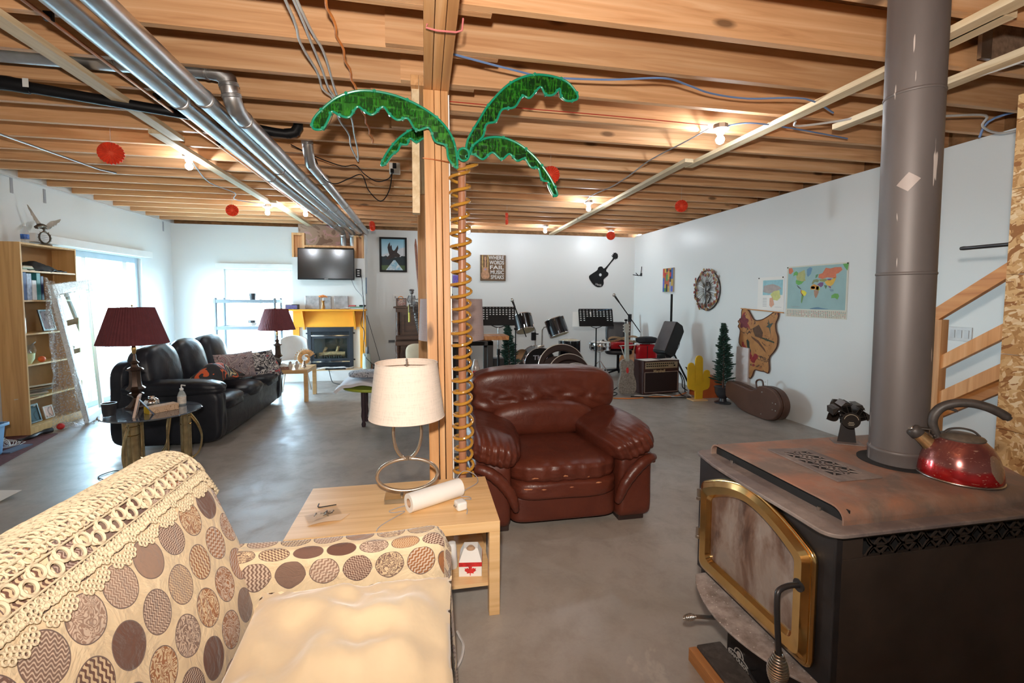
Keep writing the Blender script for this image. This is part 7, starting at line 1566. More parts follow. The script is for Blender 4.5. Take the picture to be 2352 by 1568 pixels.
hp_('dark_bird', [(-.19, -.03), (-.15, -.06), (-.14, -.13), (-.11, -.18), (-.13, -.22), (-.17, -.17), (-.19, -.11), (-.20, -.07)], (.02, .03, .02), .019)
hp_('wagon_pole', [(-.12, .02), (.02, -.03), (.14, -.13), (.17, -.18), (.14, -.16), (.02, -.07), (-.10, -.01)], (.13, .05, .02))
hp_('cliff_scene', [(-.10, .12), (.02, .18), (.10, .08), (.08, .0), (-.04, .02)], (.10, .045, .02)); hp_('grass_band', [(.08, .02), (.30, -.02), (.30, -.04), (.08, .0)], (.03, .04, .02))
hp_('bird_of_paradise', [(.18, .26), (.21, .20), (.27, .22), (.22, .15), (.24, .05), (.20, .15), (.15, .16), (.19, .19)], (.05, .07, .06))
text_obj('hide_lettering', 'CUBA', .085, RX @ T(.12, -.27, .0188, 0, 0, R(-6)), plain('hide_ink', (.06, .03, .02), .6), t, .0004)
t = onright('wall_outlet', 'white wall outlet above the guitar case', 'outlet', 5.11, .37); MB().box(-.008, 0, -.036, .036, -.058, .058).build('cover', M['white'], t, smooth=0, bevel=.003)
for z in (-.02, .02): MB().box(-.009, -.008, -.012, .012, z-.012, z+.012).build('socket', M['cable_white'], t, smooth=0)
# ---------------------------------------------------------------- drum kit
M['drumblack'] = plain('black_drum_wrap', (.006, .006, .008), .22, .0, Coat_Weight=.2)
M['skin'] = plain('drum_head_cream', (.55, .47, .30), .5, var=.08)
dk = thing('drum_kit', 'black drum kit with chrome stands by the back wall', 'drum kit', (2.05, 7.75, 0))
def drum(nm, c, r, h, rot, headcol, n=6, face=True):
    MX = T(*[a-b for a, b in zip(c, (2.05, 7.75, 0))], *rot)
    o = MB().lathe([(r-.004, -h/2), (r, -h/2), (r, h/2), (r-.004, h/2)], 44, MX).build(nm, M['drumblack'], dk, smooth=40)
    MB().cyl((0, 0, -h/2+.004), (0, 0, -h/2-.002), r-.005, n=40, M=MX).build('drum_head', headcol, o, smooth=30); MB().cyl((0, 0, h/2-.002), (0, 0, h/2+.002), r-.005, n=40, M=MX).build('drum_head', headcol, o, smooth=30)
    q = MB()
    for z in (-h/2, h/2): q.tube([MX @ Vector((r*math.cos(2*PI*i/44), r*math.sin(2*PI*i/44), z)) for i in range(44)], .008, 8, closed=True)
    for i in range(n):
        a = 2*PI*i/n+.3
        for z in (-h/2+.03, h/2-.03): q.tube([MX @ Vector(((r+.010)*math.cos(a), (r+.010)*math.sin(a), z-.025)), MX @ Vector(((r+.010)*math.cos(a), (r+.010)*math.sin(a), z+.025))], .007, 6)
        for z0, z1 in ((-h/2, -h/2+.04), (h/2-.04, h/2)): q.tube([MX @ Vector(((r+.010)*math.cos(a), (r+.010)*math.sin(a), z0)), MX @ Vector(((r+.010)*math.cos(a), (r+.010)*math.sin(a), z1))], .003, 5)
    q.build('hoops_and_lugs', M['chrome'], o, smooth=50); return o
drum('tom_drum', (1.68, 7.62, 1.03), .165, .27, (R(-24), R(-8), 0), M['skin'])
drum('tom_drum', (2.27, 7.62, .96), .175, .29, (R(-16), R(-16), 0), M['skin'])
drum('floor_tom', (2.60, 7.9, .52), .20, .36, (0, 0, 0), M['skin'])
bd_ = drum('bass_drum', (1.965, 7.75, .335), .275, .38, (R(90), 0, 0), M['drumblack'], 8)
text_obj('bass_drum_lettering', 'TKO', .11, axes((-.085, -.1945, .335+.10), (1, 0, 0), (0, 0, 1), (0, -1, 0)), plain('silver_print', (.45, .45, .50), .4, .4), bd_, .0006, bold=True, squash=1.15)
q = MB()
for s, x in ((-1, 1.92), (1, 2.04)):
    q.tube([(x-2.05, 0, .60), (x-2.05+.005*s, 0, .90), (x-2.05+.03*s, -.02, .95), (x-2.05+.10*s, -.10, .97)], .012, 10)
q.cyl((-.10, 0, .60), (.03, 0, .62), .02, n=12); q.build('tom_mount', M['chrome'], dk)
MB().box(-.20, -.12, -.02, .04, .72, .86).box(-.12, -.07, 0, .02, .82, .84).build('clamp', M['black'], dk, smooth=0, bevel=.005)
q = MB()
for a in (30, 150, 270): q.cyl((.55+.20*math.cos(R(a)), .15+.20*math.sin(R(a)), 0), (.55+.20*math.cos(R(a)), .15+.20*math.sin(R(a)), .45), .007, n=8)
for s in (-1, 1): q.cyl((-.085+s*.2, -.1, .30), (-.085+s*.33, -.18, 0), .008, n=8)
q.build('drum_legs', M['chrome'], dk)
# second drum lying behind the bass drum
MB().lathe([(.15, 0), (.16, 0), (.16, .12), (.15, .12)], 32, T(-.36, .12, .36, R(60), R(20), 0)).build('side_drum_shell', M['chrome'], dk, smooth=40)
# snare
sn = thing('snare_drum', 'chrome snare drum on a folding stand', 'drum', (3.07, 7.6, 0))
o = MB().lathe([(.172, -.06), (.176, -.06), (.176, -.008), (.180, 0), (.176, .008), (.176, .06), (.172, .06)], 44, T(0, 0, .62)).build('snare_shell', M['chrome'], sn, smooth=40)
MB().cyl((0, 0, .678), (0, 0, .682), .172, n=40).build('drum_head', M['paper'], sn)
q = MB()
for z in (.555, .685): q.tube([(.180*math.cos(2*PI*i/40), .180*math.sin(2*PI*i/40), z) for i in range(40)], .007, 8, closed=True)
for i in range(10):
    a = 2*PI*i/10; q.cyl((.190*math.cos(a), .190*math.sin(a), .56), (.190*math.cos(a), .190*math.sin(a), .685), .005, n=6)
q.build('hoops_and_lugs', M['chrome'], sn)
q = MB().cyl((0, 0, .22), (0, 0, .52), .012, n=12)
for a in (-100, 20, 140):
    c, s = math.cos(R(a)), math.sin(R(a)); q.tube([(0, 0, .36), (.30*c, .30*s, .01)], .008, 8); q.tube([(0, 0, .20), (.15*c, .15*s, .19)], .005, 6); q.tube([(0, 0, .50), (.12*c, .12*s, .53), (.17*c, .17*s, .56)], .008, 8)
q.build('snare_stand', M['chrome'], sn)
# music stands
def music_stand(label, loc, rz, w, h, tilt, leg):
    t = thing('music_stand', label, 'music stand', loc, rz, 'perforated black music stands')
    vs = MB(); nx, nz_ = 10, 6; sx, sz = w/nx, h/(nz_+1.3)
    MX = T(0, 0, leg, R(-tilt), 0, 0)
    # perforated plate: cells with an oval hole each
    q = MB()
    for i in range(nx):
        for j in range(nz_):
            x0, z0 = -w/2+sx*i, .02+h/(nz_+1.3)*1.2+sz*j
            if j < 2 and 2 <= i < nx-2: q.box(x0, x0+sx, -.0015, .0015, z0, z0+sz, MX); continue
            O_ = []; I_ = []
            for k in range(16):
                a = 2*PI*k/16+PI/4; c, s = math.cos(a), math.sin(a); m_ = max(abs(c), abs(s)); O_.append((x0+sx/2+sx/2*c/m_, z0+sz/2+sz/2*s/m_)); I_.append((x0+sx/2+sx*.28*c, z0+sz/2+sz*.27*s))
            q.ring(O_, I_, -.0015, .0015, MX @ axes((0, 0, 0), (1, 0, 0), (0, 0, 1), (0, -1, 0)))
    q.box(-w/2, w/2, -.0015, .0015, -.02, .02+h/(nz_+1.3)*1.2, MX); q.box(-w/2, w/2, -.05, 0, -.022, -.018, MX)
    q.box(-w/2-.006, -w/2, -.004, .004, -.02, h, MX).box(w/2, w/2+.006, -.004, .004, -.02, h, MX).box(-w/2, w/2, -.004, .004, h-.003, h+.006, MX)
    q.build('desk', M['black'], t, smooth=0)
    MB().tube(spline([(-.15, .01, leg+.01), (-.06, .01, leg-.035), (0, .01, leg-.05), (.06, .01, leg-.035), (.15, .01, leg+.01)], 5), .006, 6).build('bracket', M['black'], t)
    MB().cyl((0, .01, leg-.05), (0, .01, leg-.42), .011, n=12).build('inner_tube', M['chrome' if leg > 1.1 else 'black'], t); MB().cyl((0, .01, leg-.35), (0, .01, .12), .016, n=12).cyl((0, .01, leg-.42), (0, .01, leg-.34), .023, n=12).build('outer_tube', M['black'], t)
    for a in (90, 210, 330): MB().tube(spline([(0, .01, .30), (.10*math.cos(R(a)), .10*math.sin(R(a)), .22), (.24*math.cos(R(a)), .24*math.sin(R(a)), .01)], 4), .009, 8).build('leg', M['black'], t)
    return t
music_stand('perforated black music stand behind the small tree, left of the drums', (.975, 6.0, 0), R(-6), .44, .22, 14, 1.12)
music_stand('perforated black music stand with blue folder, right of the drums', (2.76, 7.0, 0), R(-6), .56, .26, 18, 1.03)
tag(MB().prism([(0, 0), (.24, .03), (.24, .036), (0, .006)], -.004, .004, T(2.77, 6.95, 1.265, R(80), 0, 0)).build('blue_folder', plain('bright_blue_folder', (.05, .20, .40), .5), None, smooth=0), 'thin blue folder on the right-hand music stand', 'folder')
tag(MB().box(-.15, .15, -.002, .002, 0, .25, T(2.53, 7.07, 1.0, R(-14), 0, R(-22))).build('sheet_music', M['paper'], None, smooth=0), 'white sheet standing behind the right-hand music stand', 'sheet')
def mic(label, loc, top, boom_end, head):
    t = thing('microphone_stand', label, 'microphone stand', loc, 0, 'microphones on boom stands')
    MB().cyl((0, 0, .05), (0, 0, top), .009, n=10).build('upright', M['black'], t)
    MB().tube([boom_end, head], [.007, .009], 8).build('boom_arm', M['black'], t)
    MB().tube([Vector(head).lerp(Vector(boom_end), -.005), Vector(head).lerp(Vector(boom_end), -.20)], [.012, .016], 12).build('microphone_body', M['darkmetal'], t)
    h = Vector(head).lerp(Vector(boom_end), -.25); MB().ball(h, .027, 14, 10).build('microphone_grille', M['steel'], t)
    MB().cyl((-.02, 0, top), (.02, 0, top), .016, n=10).build('clutch', M['black'], t)
    for a in (80, 200, 320): MB().tube([(0, 0, .12), (.26*math.cos(R(a)), .26*math.sin(R(a)), .01)], .008, 8).build('leg', M['black'], t)
    cable([Vector(loc)+Vector(head), Vector(loc)+Vector((0, .02, top-.1)), Vector(loc)+Vector((.02, .02, .5)), Vector(loc)+Vector((.05, .05, .04)), Vector(loc)+Vector((.3, .1, .008))], .004, 'black', '', parent=None) if False else None
mic('microphone on a short boom in front of the left tom drum', (1.30, 6.45, 0), 1.02, (.16, 0, .90), (-.02, -.05, 1.33))
mic('microphone on a long slanting boom above the silver guitar', (3.16, 6.75, 0), 1.12, (.28, .06, .92), (-.14, -.05, 1.40))
# leaning silver textured guitar decoration
t = thing('silver_guitar', 'silver embossed guitar-shaped decoration standing by the amplifier', 'guitar decoration', (3.01, 6.35, 0), R(-4))
gd = [(0, .0), (.09, .0), (.135, .05), (.145, .13), (.13, .22), (.105, .29), (.10, .36), (.112, .43), (.10, .49), (.06, .525), (.03, .53)]; gd = gd+[(-x, y) for x, y in reversed(gd[1:])]
SX_ = T(0, 0, 0, R(-4), 0, 0) @ axes((0, 0, .02), (1, 0, 0), (0, 0, 1), (0, -1, 0))
M['emb'] = plain('embossed_silver', (.30, .27, .24), .35, .55, var=.4, vs=45, bump=.8, bs=60, bd=.01)
MB().prism([(v.x, v.y) for v in spline([(x, y, 0) for x, y in gd], 3, True)], -.03, .03, SX_).build('guitar_body', M['emb'], t, smooth=30, bevel=.006)
MB().prism([(-.03, .50), (.03, .50), (.022, .93), (-.022, .93)], -.015, .032, SX_).build('guitar_neck', plain('pale_grey_neck', (.40, .42, .38), .5, var=.1), t, smooth=0)
MB().prism([(-.03, .93), (.03, .93), (.036, 1.0), (.03, 1.07), (-.03, 1.07), (-.036, 1.0)], -.01, .02, SX_).build('headstock', plain('pale_grey_head', (.45, .46, .42), .5), t, smooth=0)
q = MB()
for k in range(3):
    for s in (-1, 1): q.ball(SX_ @ Vector((s*.045, .95+.045*k, .0)), .012, 8, 6)
q.build('tuning_pegs', M['steel'], t); MB().prism([(.03*math.cos(2*PI*i/20)*.7, .36+.045*math.sin(2*PI*i/20)) for i in range(20)], .031, .034, SX_).build('red_gem', M['leafred'], t, smooth=0)
# office chair, suitcases, bag, hanger
oc = thing('office_chair', 'black swivel office chair behind the snare drum', 'chair', (3.62, 8.05, 0), R(-20))
K = plain('black_office_leather', (.014, .014, .016), .4)
MB().puff((0, .22, .82), (.46, .10, .42), 4, 16, lambda P: crease(P, .02, 2, 3), T(0, 0, 0, R(-6), 0, 0)).build('backrest', K, oc, smooth=80); MB().puff((0, 0, .46), (.50, .48, .11), 4, 14).build('seat', K, oc, smooth=80)
MB().tube(spline([(0, .20, .62), (0, .25, .5), (0, .10, .39)], 4), .02, 8).build('back_support', M['black'], oc); MB().cyl((0, 0, .08), (0, 0, .40), .025, n=14).build('gas_lift', M['black'], oc)
for s in (-1, 1): MB().tube(spline([(s*.24, .12, .46), (s*.29, .08, .62), (s*.28, -.08, .66), (s*.25, -.12, .50)], 5), .016, 8).build('armrest', M['black'], oc)
for k in range(5):
    a = R(72*k+10); lg = MB().tube([(0, 0, .11), (.27*math.cos(a), .27*math.sin(a), .07)], [.022, .014], 8).build('base_arm', M['black'], oc); MB().cyl((.27*math.cos(a)-.015, .27*math.sin(a), .026), (.27*math.cos(a)+.015, .27*math.sin(a), .026), .025, n=12).build('caster', M['black'], lg)
sc1 = thing('red_suitcase', 'shiny red suitcase standing between office chair and amplifier', 'suitcase', (4.02, 7.72, 0), R(-15))
RS = plain('glossy_red_shell', (.42, .006, .012), .22, Coat_Weight=.5)
MB().puff((0, 0, .33), (.40, .26, .60), 7, 14).build('shell', RS, sc1, smooth=60); MB().box(-.005, .005, -.132, .132, .06, .60).build('zip_band', M['black'], sc1, smooth=0)
for s in (-1, 1): MB().cyl((s*.15-.02, 0, .025), (s*.15+.02, 0, .025), .025, n=12).build('wheel', M['black'], sc1)
MB().tube([(-.06, 0, .62), (-.06, 0, .66), (.06, 0, .66), (.06, 0, .62)], .008, 8).build('suitcase_handle', M['black'], sc1)
sc2 = thing('small_red_suitcase', 'smaller red case lying on the office chair seat', 'suitcase', (3.60, 7.95, .52), R(-10)); MB().puff((0, 0, .07), (.46, .34, .13), 7, 12).build('shell', RS, sc2, smooth=60); MB().tube([(-.06, -.17, .07), (-.06, -.20, .07), (.06, -.20, .07), (.06, -.17, .07)], .008, 8).build('suitcase_handle', M['black'], sc2)
tag(MB().puff((4.02, 7.70, .70), (.42, .26, .13), 2.6, 14, lambda P: crease(P, .10, 2.2, 5)).build('black_jacket', plain('black_jacket_cloth', (.015, .015, .018), .8), None, smooth=80), 'black jacket heaped on top of the red suitcase', 'jacket')
pts = [(3.62+.30*math.cos(2*PI*i/24), 7.82+.10*math.sin(2*PI*i/24), .70+.045*math.sin(4*PI*i/24)) for i in range(24)]
tag(MB().tube(pts, .010, 8, closed=True).tube([(p[0]-.0, p[1], p[2]+.02) for p in pts], .008, 8, closed=True).build('cane_hoop', plain('tan_cane', (.42, .28, .15), .6), None), 'tan cane hoop lying over the red case on the office chair', 'hoop')
tag(MB().bar((3.42, 7.55, .62), (3.78, 7.50, .64), .03, .01).bar((3.44, 7.55, .62), (3.66, 7.53, .02), .02, .012).build('white_bracket', M['white'], None, smooth=0), 'white metal bracket leaning in front of the red case', 'bracket')
t = thing('acoustic_guitar', 'dark orange acoustic guitar standing in the far right corner', 'guitar', (4.02, 8.45, 0), R(-30))
MB().prism([(v.x, v.y) for v in spline([(x*1.35, y*1.0, 0) for x, y in gd], 3, True)], -.05, .05, T(0, 0, .02, R(-10), 0, 0) @ axes((0, 0, 0), (1, 0, 0), (0, 0, 1), (0, -1, 0))).build('guitar_body', plain('sunburst', (.35, .13, .04), .3, var=.4, vs=5), t, smooth=30)
MB().box(-.025, .025, -.02, .02, .52, 1.0, T(0, 0, 0, R(-10), 0, 0)).build('guitar_neck', M['walnut'], t, smooth=0); MB().box(-.035, .035, -.015, .015, 1.0, 1.16, T(0, 0, 0, R(-10), 0, 0)).build('headstock', M['black'], t, smooth=0)
# amplifier
am = thing('guitar_amplifier', 'dark brown guitar amplifier with a gold control panel', 'amplifier', (3.53, 6.43, 0), R(6))
AB = plain('oxblood_vinyl', (.045, .016, .014), .5, var=.2, bump=.3, bs=150)
MB().box(-.32, .32, -.13, .13, .015, .53).build('cabinet', AB, am, smooth=0, bevel=.012); MB().box(-.285, .285, -.1335, -.1305, .05, .345).build('grille_cloth', plain('dark_grille_cloth', (.022, .010, .010), .9, var=.3, vs=120), am, smooth=0)
MB().ring(rrect(.59, .315, .004, 1), rrect(.575, .30, .004, 1), 0, .004, axes((0, -.1335, .198), (1, 0, 0), (0, 0, 1), (0, -1, 0))).build('piping', plain('silver_piping', (.35, .28, .25), .4), am, smooth=0)
pn_ = MB().box(-.285, .285, -.1345, -.1305, .405, .505).build('control_panel', plain('gold_panel', (.42, .34, .24), .35, .4), am, smooth=0)
for j, z in enumerate((.480, .445)):
    for i in range(14 if j == 0 else 11): 
        x = -.26+.036*i; MB().cyl((x, -.1345, z), (x, -.149, z), .0085, n=10).build('knob', M['black'], pn_)
MB().box(.215, .24, -.142, -.1345, .435, .455).build('power_switch', M['black'], pn_, smooth=0)
text_obj('amplifier_logo', 'Marshall', .062, axes((-.04, -.135, .365), (1, 0, 0), (0, 0, 1), (0, -1, 0)), plain('gold_logo', (.62, .52, .36), .35, .5), am, .003, bold=True)
for k, (x, y, r_) in enumerate(((3.36, 6.36, 8), (3.70, 6.40, -14))): tag(MB().box(-.14, .14, -.10, .10, 0, .002, T(x, y, .532+.001*k, 0, 0, R(r_+6))).build('paper_sheet', M['paper'], None, smooth=0), ['white sheet of paper on the left of the amplifier top', 'white sheet of paper on the right of the amplifier top'][k], 'paper')
tag(MB().box(-.06, .06, -.03, .03, 0, .06, T(3.63, 6.47, .534, 0, 0, R(10))).build('effects_box', M['black'], None, smooth=0, bevel=.004), 'small black box on top of the amplifier', 'box')
# speaker lying on a tripod
sk = thing('speaker_tripod', 'black tripod stand with tall pole behind the amplifier', 'stand', (3.93, 6.72, 0))
MB().cyl((0, 0, .12), (0, 0, 1.54), .0175, n=14).build('pole', M['black'], sk); MB().cyl((0, 0, .60), (0, 0, .74), .03, n=14).build('collar', M['black'], sk)
for a in (200, 320, 80): MB().tube([(0, 0, .68), (.34*math.cos(R(a)), .34*math.sin(R(a)), .015)], .015, 8).build('leg', M['black'], sk)
MX = T(3.86, 6.66, .82, R(0), R(38), R(10))
ps = thing('pa_speaker', 'black speaker cabinet tilted on the tripod pole', 'speaker', (3.86, 6.66, .72)); L_ = [(-.17, -.26), (.02, -.30), (.15, -.16), (.17, .18), (.05, .30), (-.12, .26)]
q = MB().prism([(-.10, -.28), (.08, -.28), (.13, -.20), (.13, .20), (.05, .27), (-.10, .27)], -.13, .13, T(0, 0, .10, 0, R(28), R(18)) @ axes((0, 0, 0), (1, 0, 0), (0, 0, 1), (0, -1, 0))); q.build('cabinet', plain('speaker_black', (.008, .008, .009), .6, bump=.3, bs=90), ps, smooth=0, bevel=.012)
MB().box(-.112, -.102, -.12, .12, -.25, .25, T(0, 0, .10, 0, R(28), R(18))).build('grille', M['darkmetal'], ps, smooth=0); MB().tube(spline([(.09, 0, .28), (.14, 0, .30), (.17, 0, .24)], 4), .012, 8).build('carry_handle', M['black'], ps)
cable([(3.99, 6.72, .95), (4.08, 6.74, .85), (4.10, 6.74, .7), (4.02, 6.76, .55), (3.98, 6.72, .40)], .004, 'black', 'thin black lead hanging beside the tripod pole')
# cactus
CT = [(3.845,0.014),(3.842,0.131),(3.80,.148),(3.743,0.161),(3.725,.20),(3.72,0.269),(3.718,0.49),(3.727,.525),(3.751,0.543),(3.78,.548),(3.81,0.535),(3.826,0.497),(3.83,.36),(3.834,0.245),(3.839,0.247),(3.837,0.58),(3.846,.62),(3.867,0.645),(3.90,.65),(3.932,0.638),(3.950,.61),(3.956,.58),(3.962,0.27),(3.970,0.262),(3.974,0.39),(3.985,.42),(4.009,0.435),(4.035,.437),(4.060,0.425),(4.074,.40),(4.076,0.37),(4.076,0.22),(4.070,.185),(4.045,.155),(3.969,0.135),(3.963,0.014)]
t = thing('yellow_cactus', 'yellow painted wooden cactus cut-out on a small base', 'decoration', (3.90, 5.88, 0)); MB().prism([(x-3.90, z) for x, z in CT], -.01, .01, axes((0, 0, 0), (1, 0, 0), (0, 0, 1), (0, -1, 0))).build('cutout', plain('yellow_paint', (.72, .45, .02), .5, var=.1), t, smooth=0, bevel=.002)
MB().box(-.13, .10, -.09, .09, 0, .014).build('base_board', M['birch'], t, smooth=0, bevel=.002)
# christmas trees
M['needle'] = plain('dark_green_needles', (.012, .045, .030), .7, var=.5, vs=40)
def tree(label, loc, h0, h1, rb, lean, pot):
    t = thing('artificial_tree', label, 'tree', loc)
    random.seed(int(loc[0]*100)); q = MB(); n = 330
    for k in range(n):
        u = (k+.5)/n; u = u**.85; z = h0+(h1-h0)*u; r_ = rb*(1-u)**.85*(.80+.20*math.sin(u*44))+.03; a = k*2.39996; l = r_*random.uniform(.6, 1.15)
        bx_ = lean*u*u; d = Vector((math.cos(a), math.sin(a), .30-.1*random.random())); p0 = Vector((bx_, 0, z)); p1 = p0+d*l
        q.tube([p0+d*l*.15, p0+d*l*.7, p1], [.004, .012, .005], 5)
        for m_ in range(9):
            w = Vector((random.uniform(-1, 1), random.uniform(-1, 1), random.uniform(-.4, .8)))*.028; c = p0+d*l*random.uniform(.5, 1.0); q.add([c-w.orthogonal().normalized()*.004, c+w.orthogonal().normalized()*.004, c+w], [(0, 1, 2)])
    q.build('foliage', M['needle'], t, smooth=0, fix=False)
    MB().tube([(0, 0, h0-.12 if pot else .0), (0, 0, h0), (lean*.25, 0, (h0+h1)/2), (lean, 0, h1-.03)], [.014, .014, .010, .004], 8).build('trunk', M['walnut'], t)
    if pot: MB().lathe([(0, 0), (.11, 0), (.11, .014), (.055, .03), (.045, .07), (.075, .10), (.105, .15), (.11, .215), (.122, .23), (.115, .235), (.10, .22), (0, .20)], 28).build('urn', M['pot'], t, smooth=40)
    else:
        MB().box(-.16, .16, -.02, .02, 0, .03).box(-.02, .02, -.16, .16, 0, .029).build('stand', M['black'], t, smooth=0)
tree('small artificial Christmas tree in a black urn by the right-hand wall', (4.125, 5.64, 0), .26, 1.12, .165, -.02, True)
tree('small artificial Christmas tree left of the drum kit', (1.27, 6.75, 0), .22, 1.05, .23, -.04, False)
t = thing('orange_crate', 'dark and orange open box behind the urn tree', 'box', (4.18, 6.12, 0)); OC = plain('orange_card', (.48, .10, .02), .6)
MB().box(-.17, .16, -.16, .16, 0, .30).build('box_body', OC, t, smooth=0); MB().sheet(2, 2, lambda u, v: (-.17-.09*u, -.15+.30*v, .301+.12*u), .006).build('dark_flap', M['walnut'], t, smooth=0)
tag(MB().box(4.318, 4.352, 5.40, 5.64, 0, .80).build('white_plank', plain('pinkish_white_board', (.66, .58, .56), .5), None, smooth=0, bevel=.002), 'pinkish white plank leaning upright behind the urn tree', 'plank')
# guitar case on the floor
gc = thing('guitar_case', 'brown hard guitar case lying on edge by the right-hand wall', 'guitar case', (4.11, 4.84, 0), 0)
GC = plain('brown_case_vinyl', (.085, .035, .020), .45, var=.15, bump=.3, bs=120)
# body lies on its side along the wall: local s along -Y (neck towards +Y), profile in the (s, z) plane, thickness in X
body = [(-.42, .02), (-.20, .0), (-.05, .0), (.12, .005), (.26, .05), (.345, .16), (.345, .27), (.26, .37), (.12, .405), (-.02, .39), (-.08, .34), (-.20, .31), (-.45, .33), (-.72, .34), (-.80, .32), (-.825, .26), (-.82, .16), (-.78, .11), (-.60, .075)]
P = [(v.x*(.82 if v.x < -.1 else 1)-(.018 if v.x < -.1 else 0), v.y) for v in spline([(a, b, 0) for a, b in body], 4, True)]
GX = T(0, 0, .004, 0, 0, R(-3)) @ axes((0, 0, 0), (0, -1, 0), (0, 0, 1), (-1, 0, 0))
MB().prism(P, -.075, .012, GX).build('case_bottom', GC, gc, smooth=40, bevel=.008); MB().prism(P, .013, .065, GX).build('case_lid', GC, gc, smooth=40, bevel=.012)
MB().tube([GX @ Vector((x, y, .0125)) for x, y in P], .006, 6, closed=True).build('rim_piping', M['walnut'], gc)
MB().tube(spline([GX @ Vector(p) for p in ((-.02, .39, 0), (-.04, .45, 0), (-.10, .455, .0), (-.15, .42, 0), (-.14, .34, 0))], 5), .011, 8).build('case_handle', M['walnut'], gc)
q = MB()
for x, y in ((.05, .33), (.05, .06), (.24, .24), (.29, .24), (.24, .16), (.29, .16), (-.76, .20)): q.ball(GX @ Vector((x, y, .068)), .008, 8, 6)
q.build('rivets', M['steel'], gc); text_obj('case_lettering', 'GIBSON', .030, GX @ T(.26, .31, .0655), M['cable_grey'], gc, .0004) if False else None
# stacked round-backed chairs behind the armchair
M['brownpl'] = plain('brown_padded_vinyl', (.028, .014, .011), .55, Specular_IOR_Level=.25)
for k, (x, y, z, r_, lb) in enumerate(((1.575, 5.06, .655, .275, 'round brown chair back, tallest of the stack behind the armchair'), (1.60, 4.86, .60, .24, 'round brown chair back, middle of the stack behind the armchair'), (1.62, 4.68, .54, .22, 'round brown chair back, lowest of the stack behind the armchair'))):
    t = thing('round_back_chair', lb, 'chair', (x, y, 0), R(-8), 'round-backed chairs behind the armchair'); CX = T(0, 0, z, R(-10), 0, 0) @ axes((0, 0, 0), (1, 0, 0), (0, 0, 1), (0, -1, 0))
    n = 48; O_ = [(r_*math.cos(2*PI*i/n), r_*math.sin(2*PI*i/n)) for i in range(n)]; I_ = [(r_*.80*math.cos(2*PI*i/n), r_*(.72)*math.sin(2*PI*i/n)) for i in range(n)]
    MB().ring(O_, I_, -.02, .02, CX).build('back_hoop', M['brownpl'], t, smooth=40, bevel=.012, seg=3); MB().tube([CX @ Vector((a*1.01, b*1.01, .0)) for a, b in O_], .006, 6, closed=True).build('hoop_piping', M['steel'], t)
    MB().puff((0, 0, z-.06), (r_*1.72, .04, r_*1.45), 3.2, 12).build('back_pad', M['brownpl'], t, smooth=80); MB().puff((0, -.0, .30), (.42, .06, .40), 3, 12).build('seat', M['brownpl'], t, smooth=80)
    for a in (-.17, .17):
        for b in (-.045, .045): MB().cyl((a*.9, b*.9, .34), (a*1.2, b*1.1, 0), .011, n=8).build('leg', M['steel'], t)
# shelf unit with drum shade lamp behind the post
M['blackwood'] = plain('black_stained_wood', (.012, .011, .012), .5)
cb = thing('black_open_cabinet', 'black open-framed cabinet behind the wooden post', 'cabinet', (.50, 5.05, 0))
for x in (-.20, .20):
    for y in (-.17, .17): MB().box(x-.03, x+.03, y-.03, y+.03, 0, 1.0).build('upright', M['blackwood'], cb, smooth=0, bevel=.002)
for z in (.08, .955): MB().box(-.23, .23, -.20, .20, z, z+.045).build('shelf', M['blackwood'], cb, smooth=0, bevel=.002)
tag(MB().box(.20, .93, 4.98, 5.30, 1.0005, 1.045).build('orange_plank', M['rail'], None, smooth=0, bevel=.002), 'orange wooden plank lying on the black cabinet', 'plank')
ts = thing('patterned_vase', 'white vase with red diamond pattern inside the black cabinet', 'vase', (.555, 5.0, .126)); MB().lathe([(0, 0), (.045, 0), (.05, .1), (.05, .55), (.03, .62), (.02, .66), (0, .66)], 24).build('vase_body', M['fig'], ts)
q = MB()
for i in range(7):
    for j in range(-1, 2):
        z = .10+.07*i; a = -PI/2-.1+.42*j+(.21 if i % 2 else 0); c = Vector((.051*math.cos(a), .051*math.sin(a), z)); q.ball(c, (.014, .006, .022), 8, 6)
q.build('red_diamonds', M['leafred'], ts)
dl = thing('drum_shade_lamp', 'lamp with a wide pinkish drum shade behind the wooden post', 'lamp', (.235, 4.05, 0))
n = 56; vs = []
for r_, z in ((.288, 1.105), (.272, 1.462), (.269, 1.462), (.285, 1.105)):
    for j in range(n): vs.append((r_*math.cos(2*PI*j/n), r_*math.sin(2*PI*j/n), z))
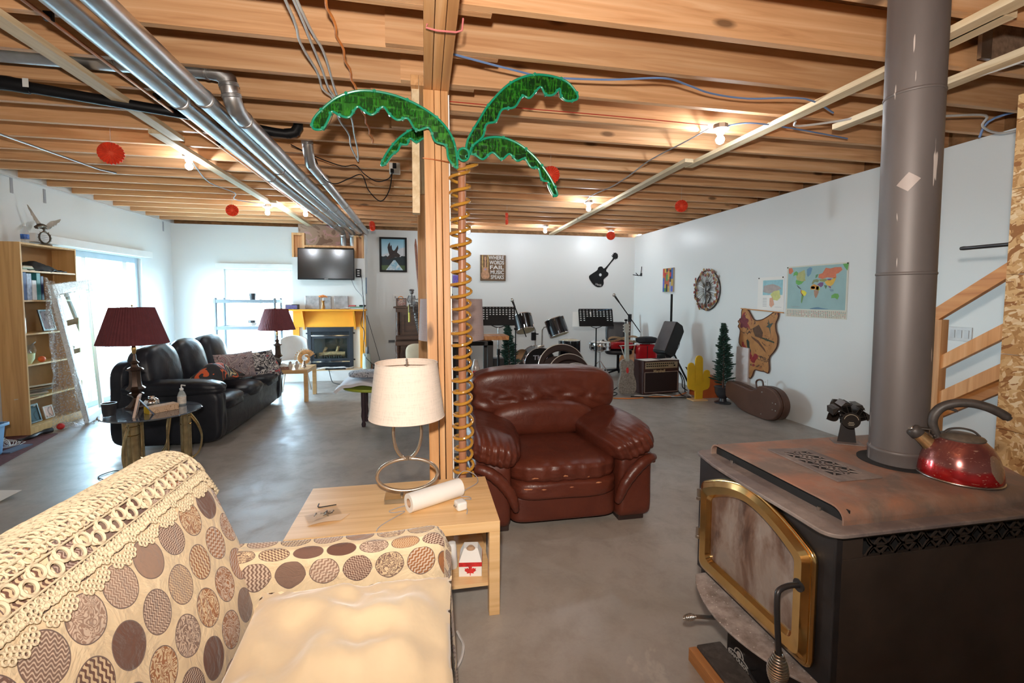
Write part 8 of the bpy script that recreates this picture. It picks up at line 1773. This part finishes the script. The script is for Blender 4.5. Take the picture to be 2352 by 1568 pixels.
MB().add(vs, [(k*n+j, k*n+(j+1) % n, ((k+1) % 4)*n+(j+1) % n, ((k+1) % 4)*n+j) for k in range(4) for j in range(n)]).build('lamp_shade', linen('pink_linen', (.52, .40, .38)), dl, smooth=40)
MB().lathe([(0, 0), (.14, 0), (.14, .02), (.02, .03), (.014, .05), (.014, 1.0), (.02, 1.02), (.02, 1.08), (0, 1.08)], 24).build('lamp_stem', M['blackwood'], dl); MB().cyl((0, 0, 1.08), (0, 0, 1.49), .004, n=8).tube([(-.27, 0, 1.455), (0, 0, 1.44), (.27, 0, 1.455)], .003, 6).ball((0, 0, 1.50), .012, 8, 6).build('harp', M['blackwood'], dl)
tag(MB().box(.93, 1.10, 6.25, 6.40, .0, .62).build('dark_stool_case', M['blackwood'], None, smooth=0, bevel=.01), 'small dark case standing behind the left music stand', 'case')
# cables on the stage floor
for k, (P, m_, lb) in enumerate((([(2.7, 6.15, .008), (3.0, 6.10, .008), (3.3, 6.14, .008), (3.55, 6.10, .01), (3.8, 6.2, .008), (4.0, 6.35, .008)], 'cable_orange', 'orange cable along the floor in front of the amplifier'), ([(3.1, 6.28, .008), (3.3, 6.22, .012), (3.45, 6.30, .008), (3.55, 6.16, .016), (3.7, 6.05, .008), (3.9, 6.05, .008), (3.95, 6.25, .01)], 'cable_white', 'pale cable looping in front of the amplifier'),
    ([(3.0, 6.2, .015), (3.3, 6.06, .016), (3.6, 6.02, .016), (3.85, 5.98, .014), (3.80, 6.12, .014), (3.95, 6.5, .012)], 'black', 'black cable looping on the floor beside the cactus'), ([(2.55, 6.5, .01), (2.7, 6.3, .012), (2.62, 6.2, .02), (2.8, 6.3, .02), (2.9, 6.5, .012), (2.75, 6.6, .014), (2.6, 6.42, .02)], 'black', 'black cable tangle left of the silver guitar'),
    ([(3.95, 6.30, .02), (4.0, 6.42, .2), (3.96, 6.5, .32), (4.03, 6.52, .18), (3.98, 6.42, .08), (4.04, 6.38, .03)], 'black', 'black cable bundle hanging behind the amplifier'))):
    cable(P, .008, m_, lb)
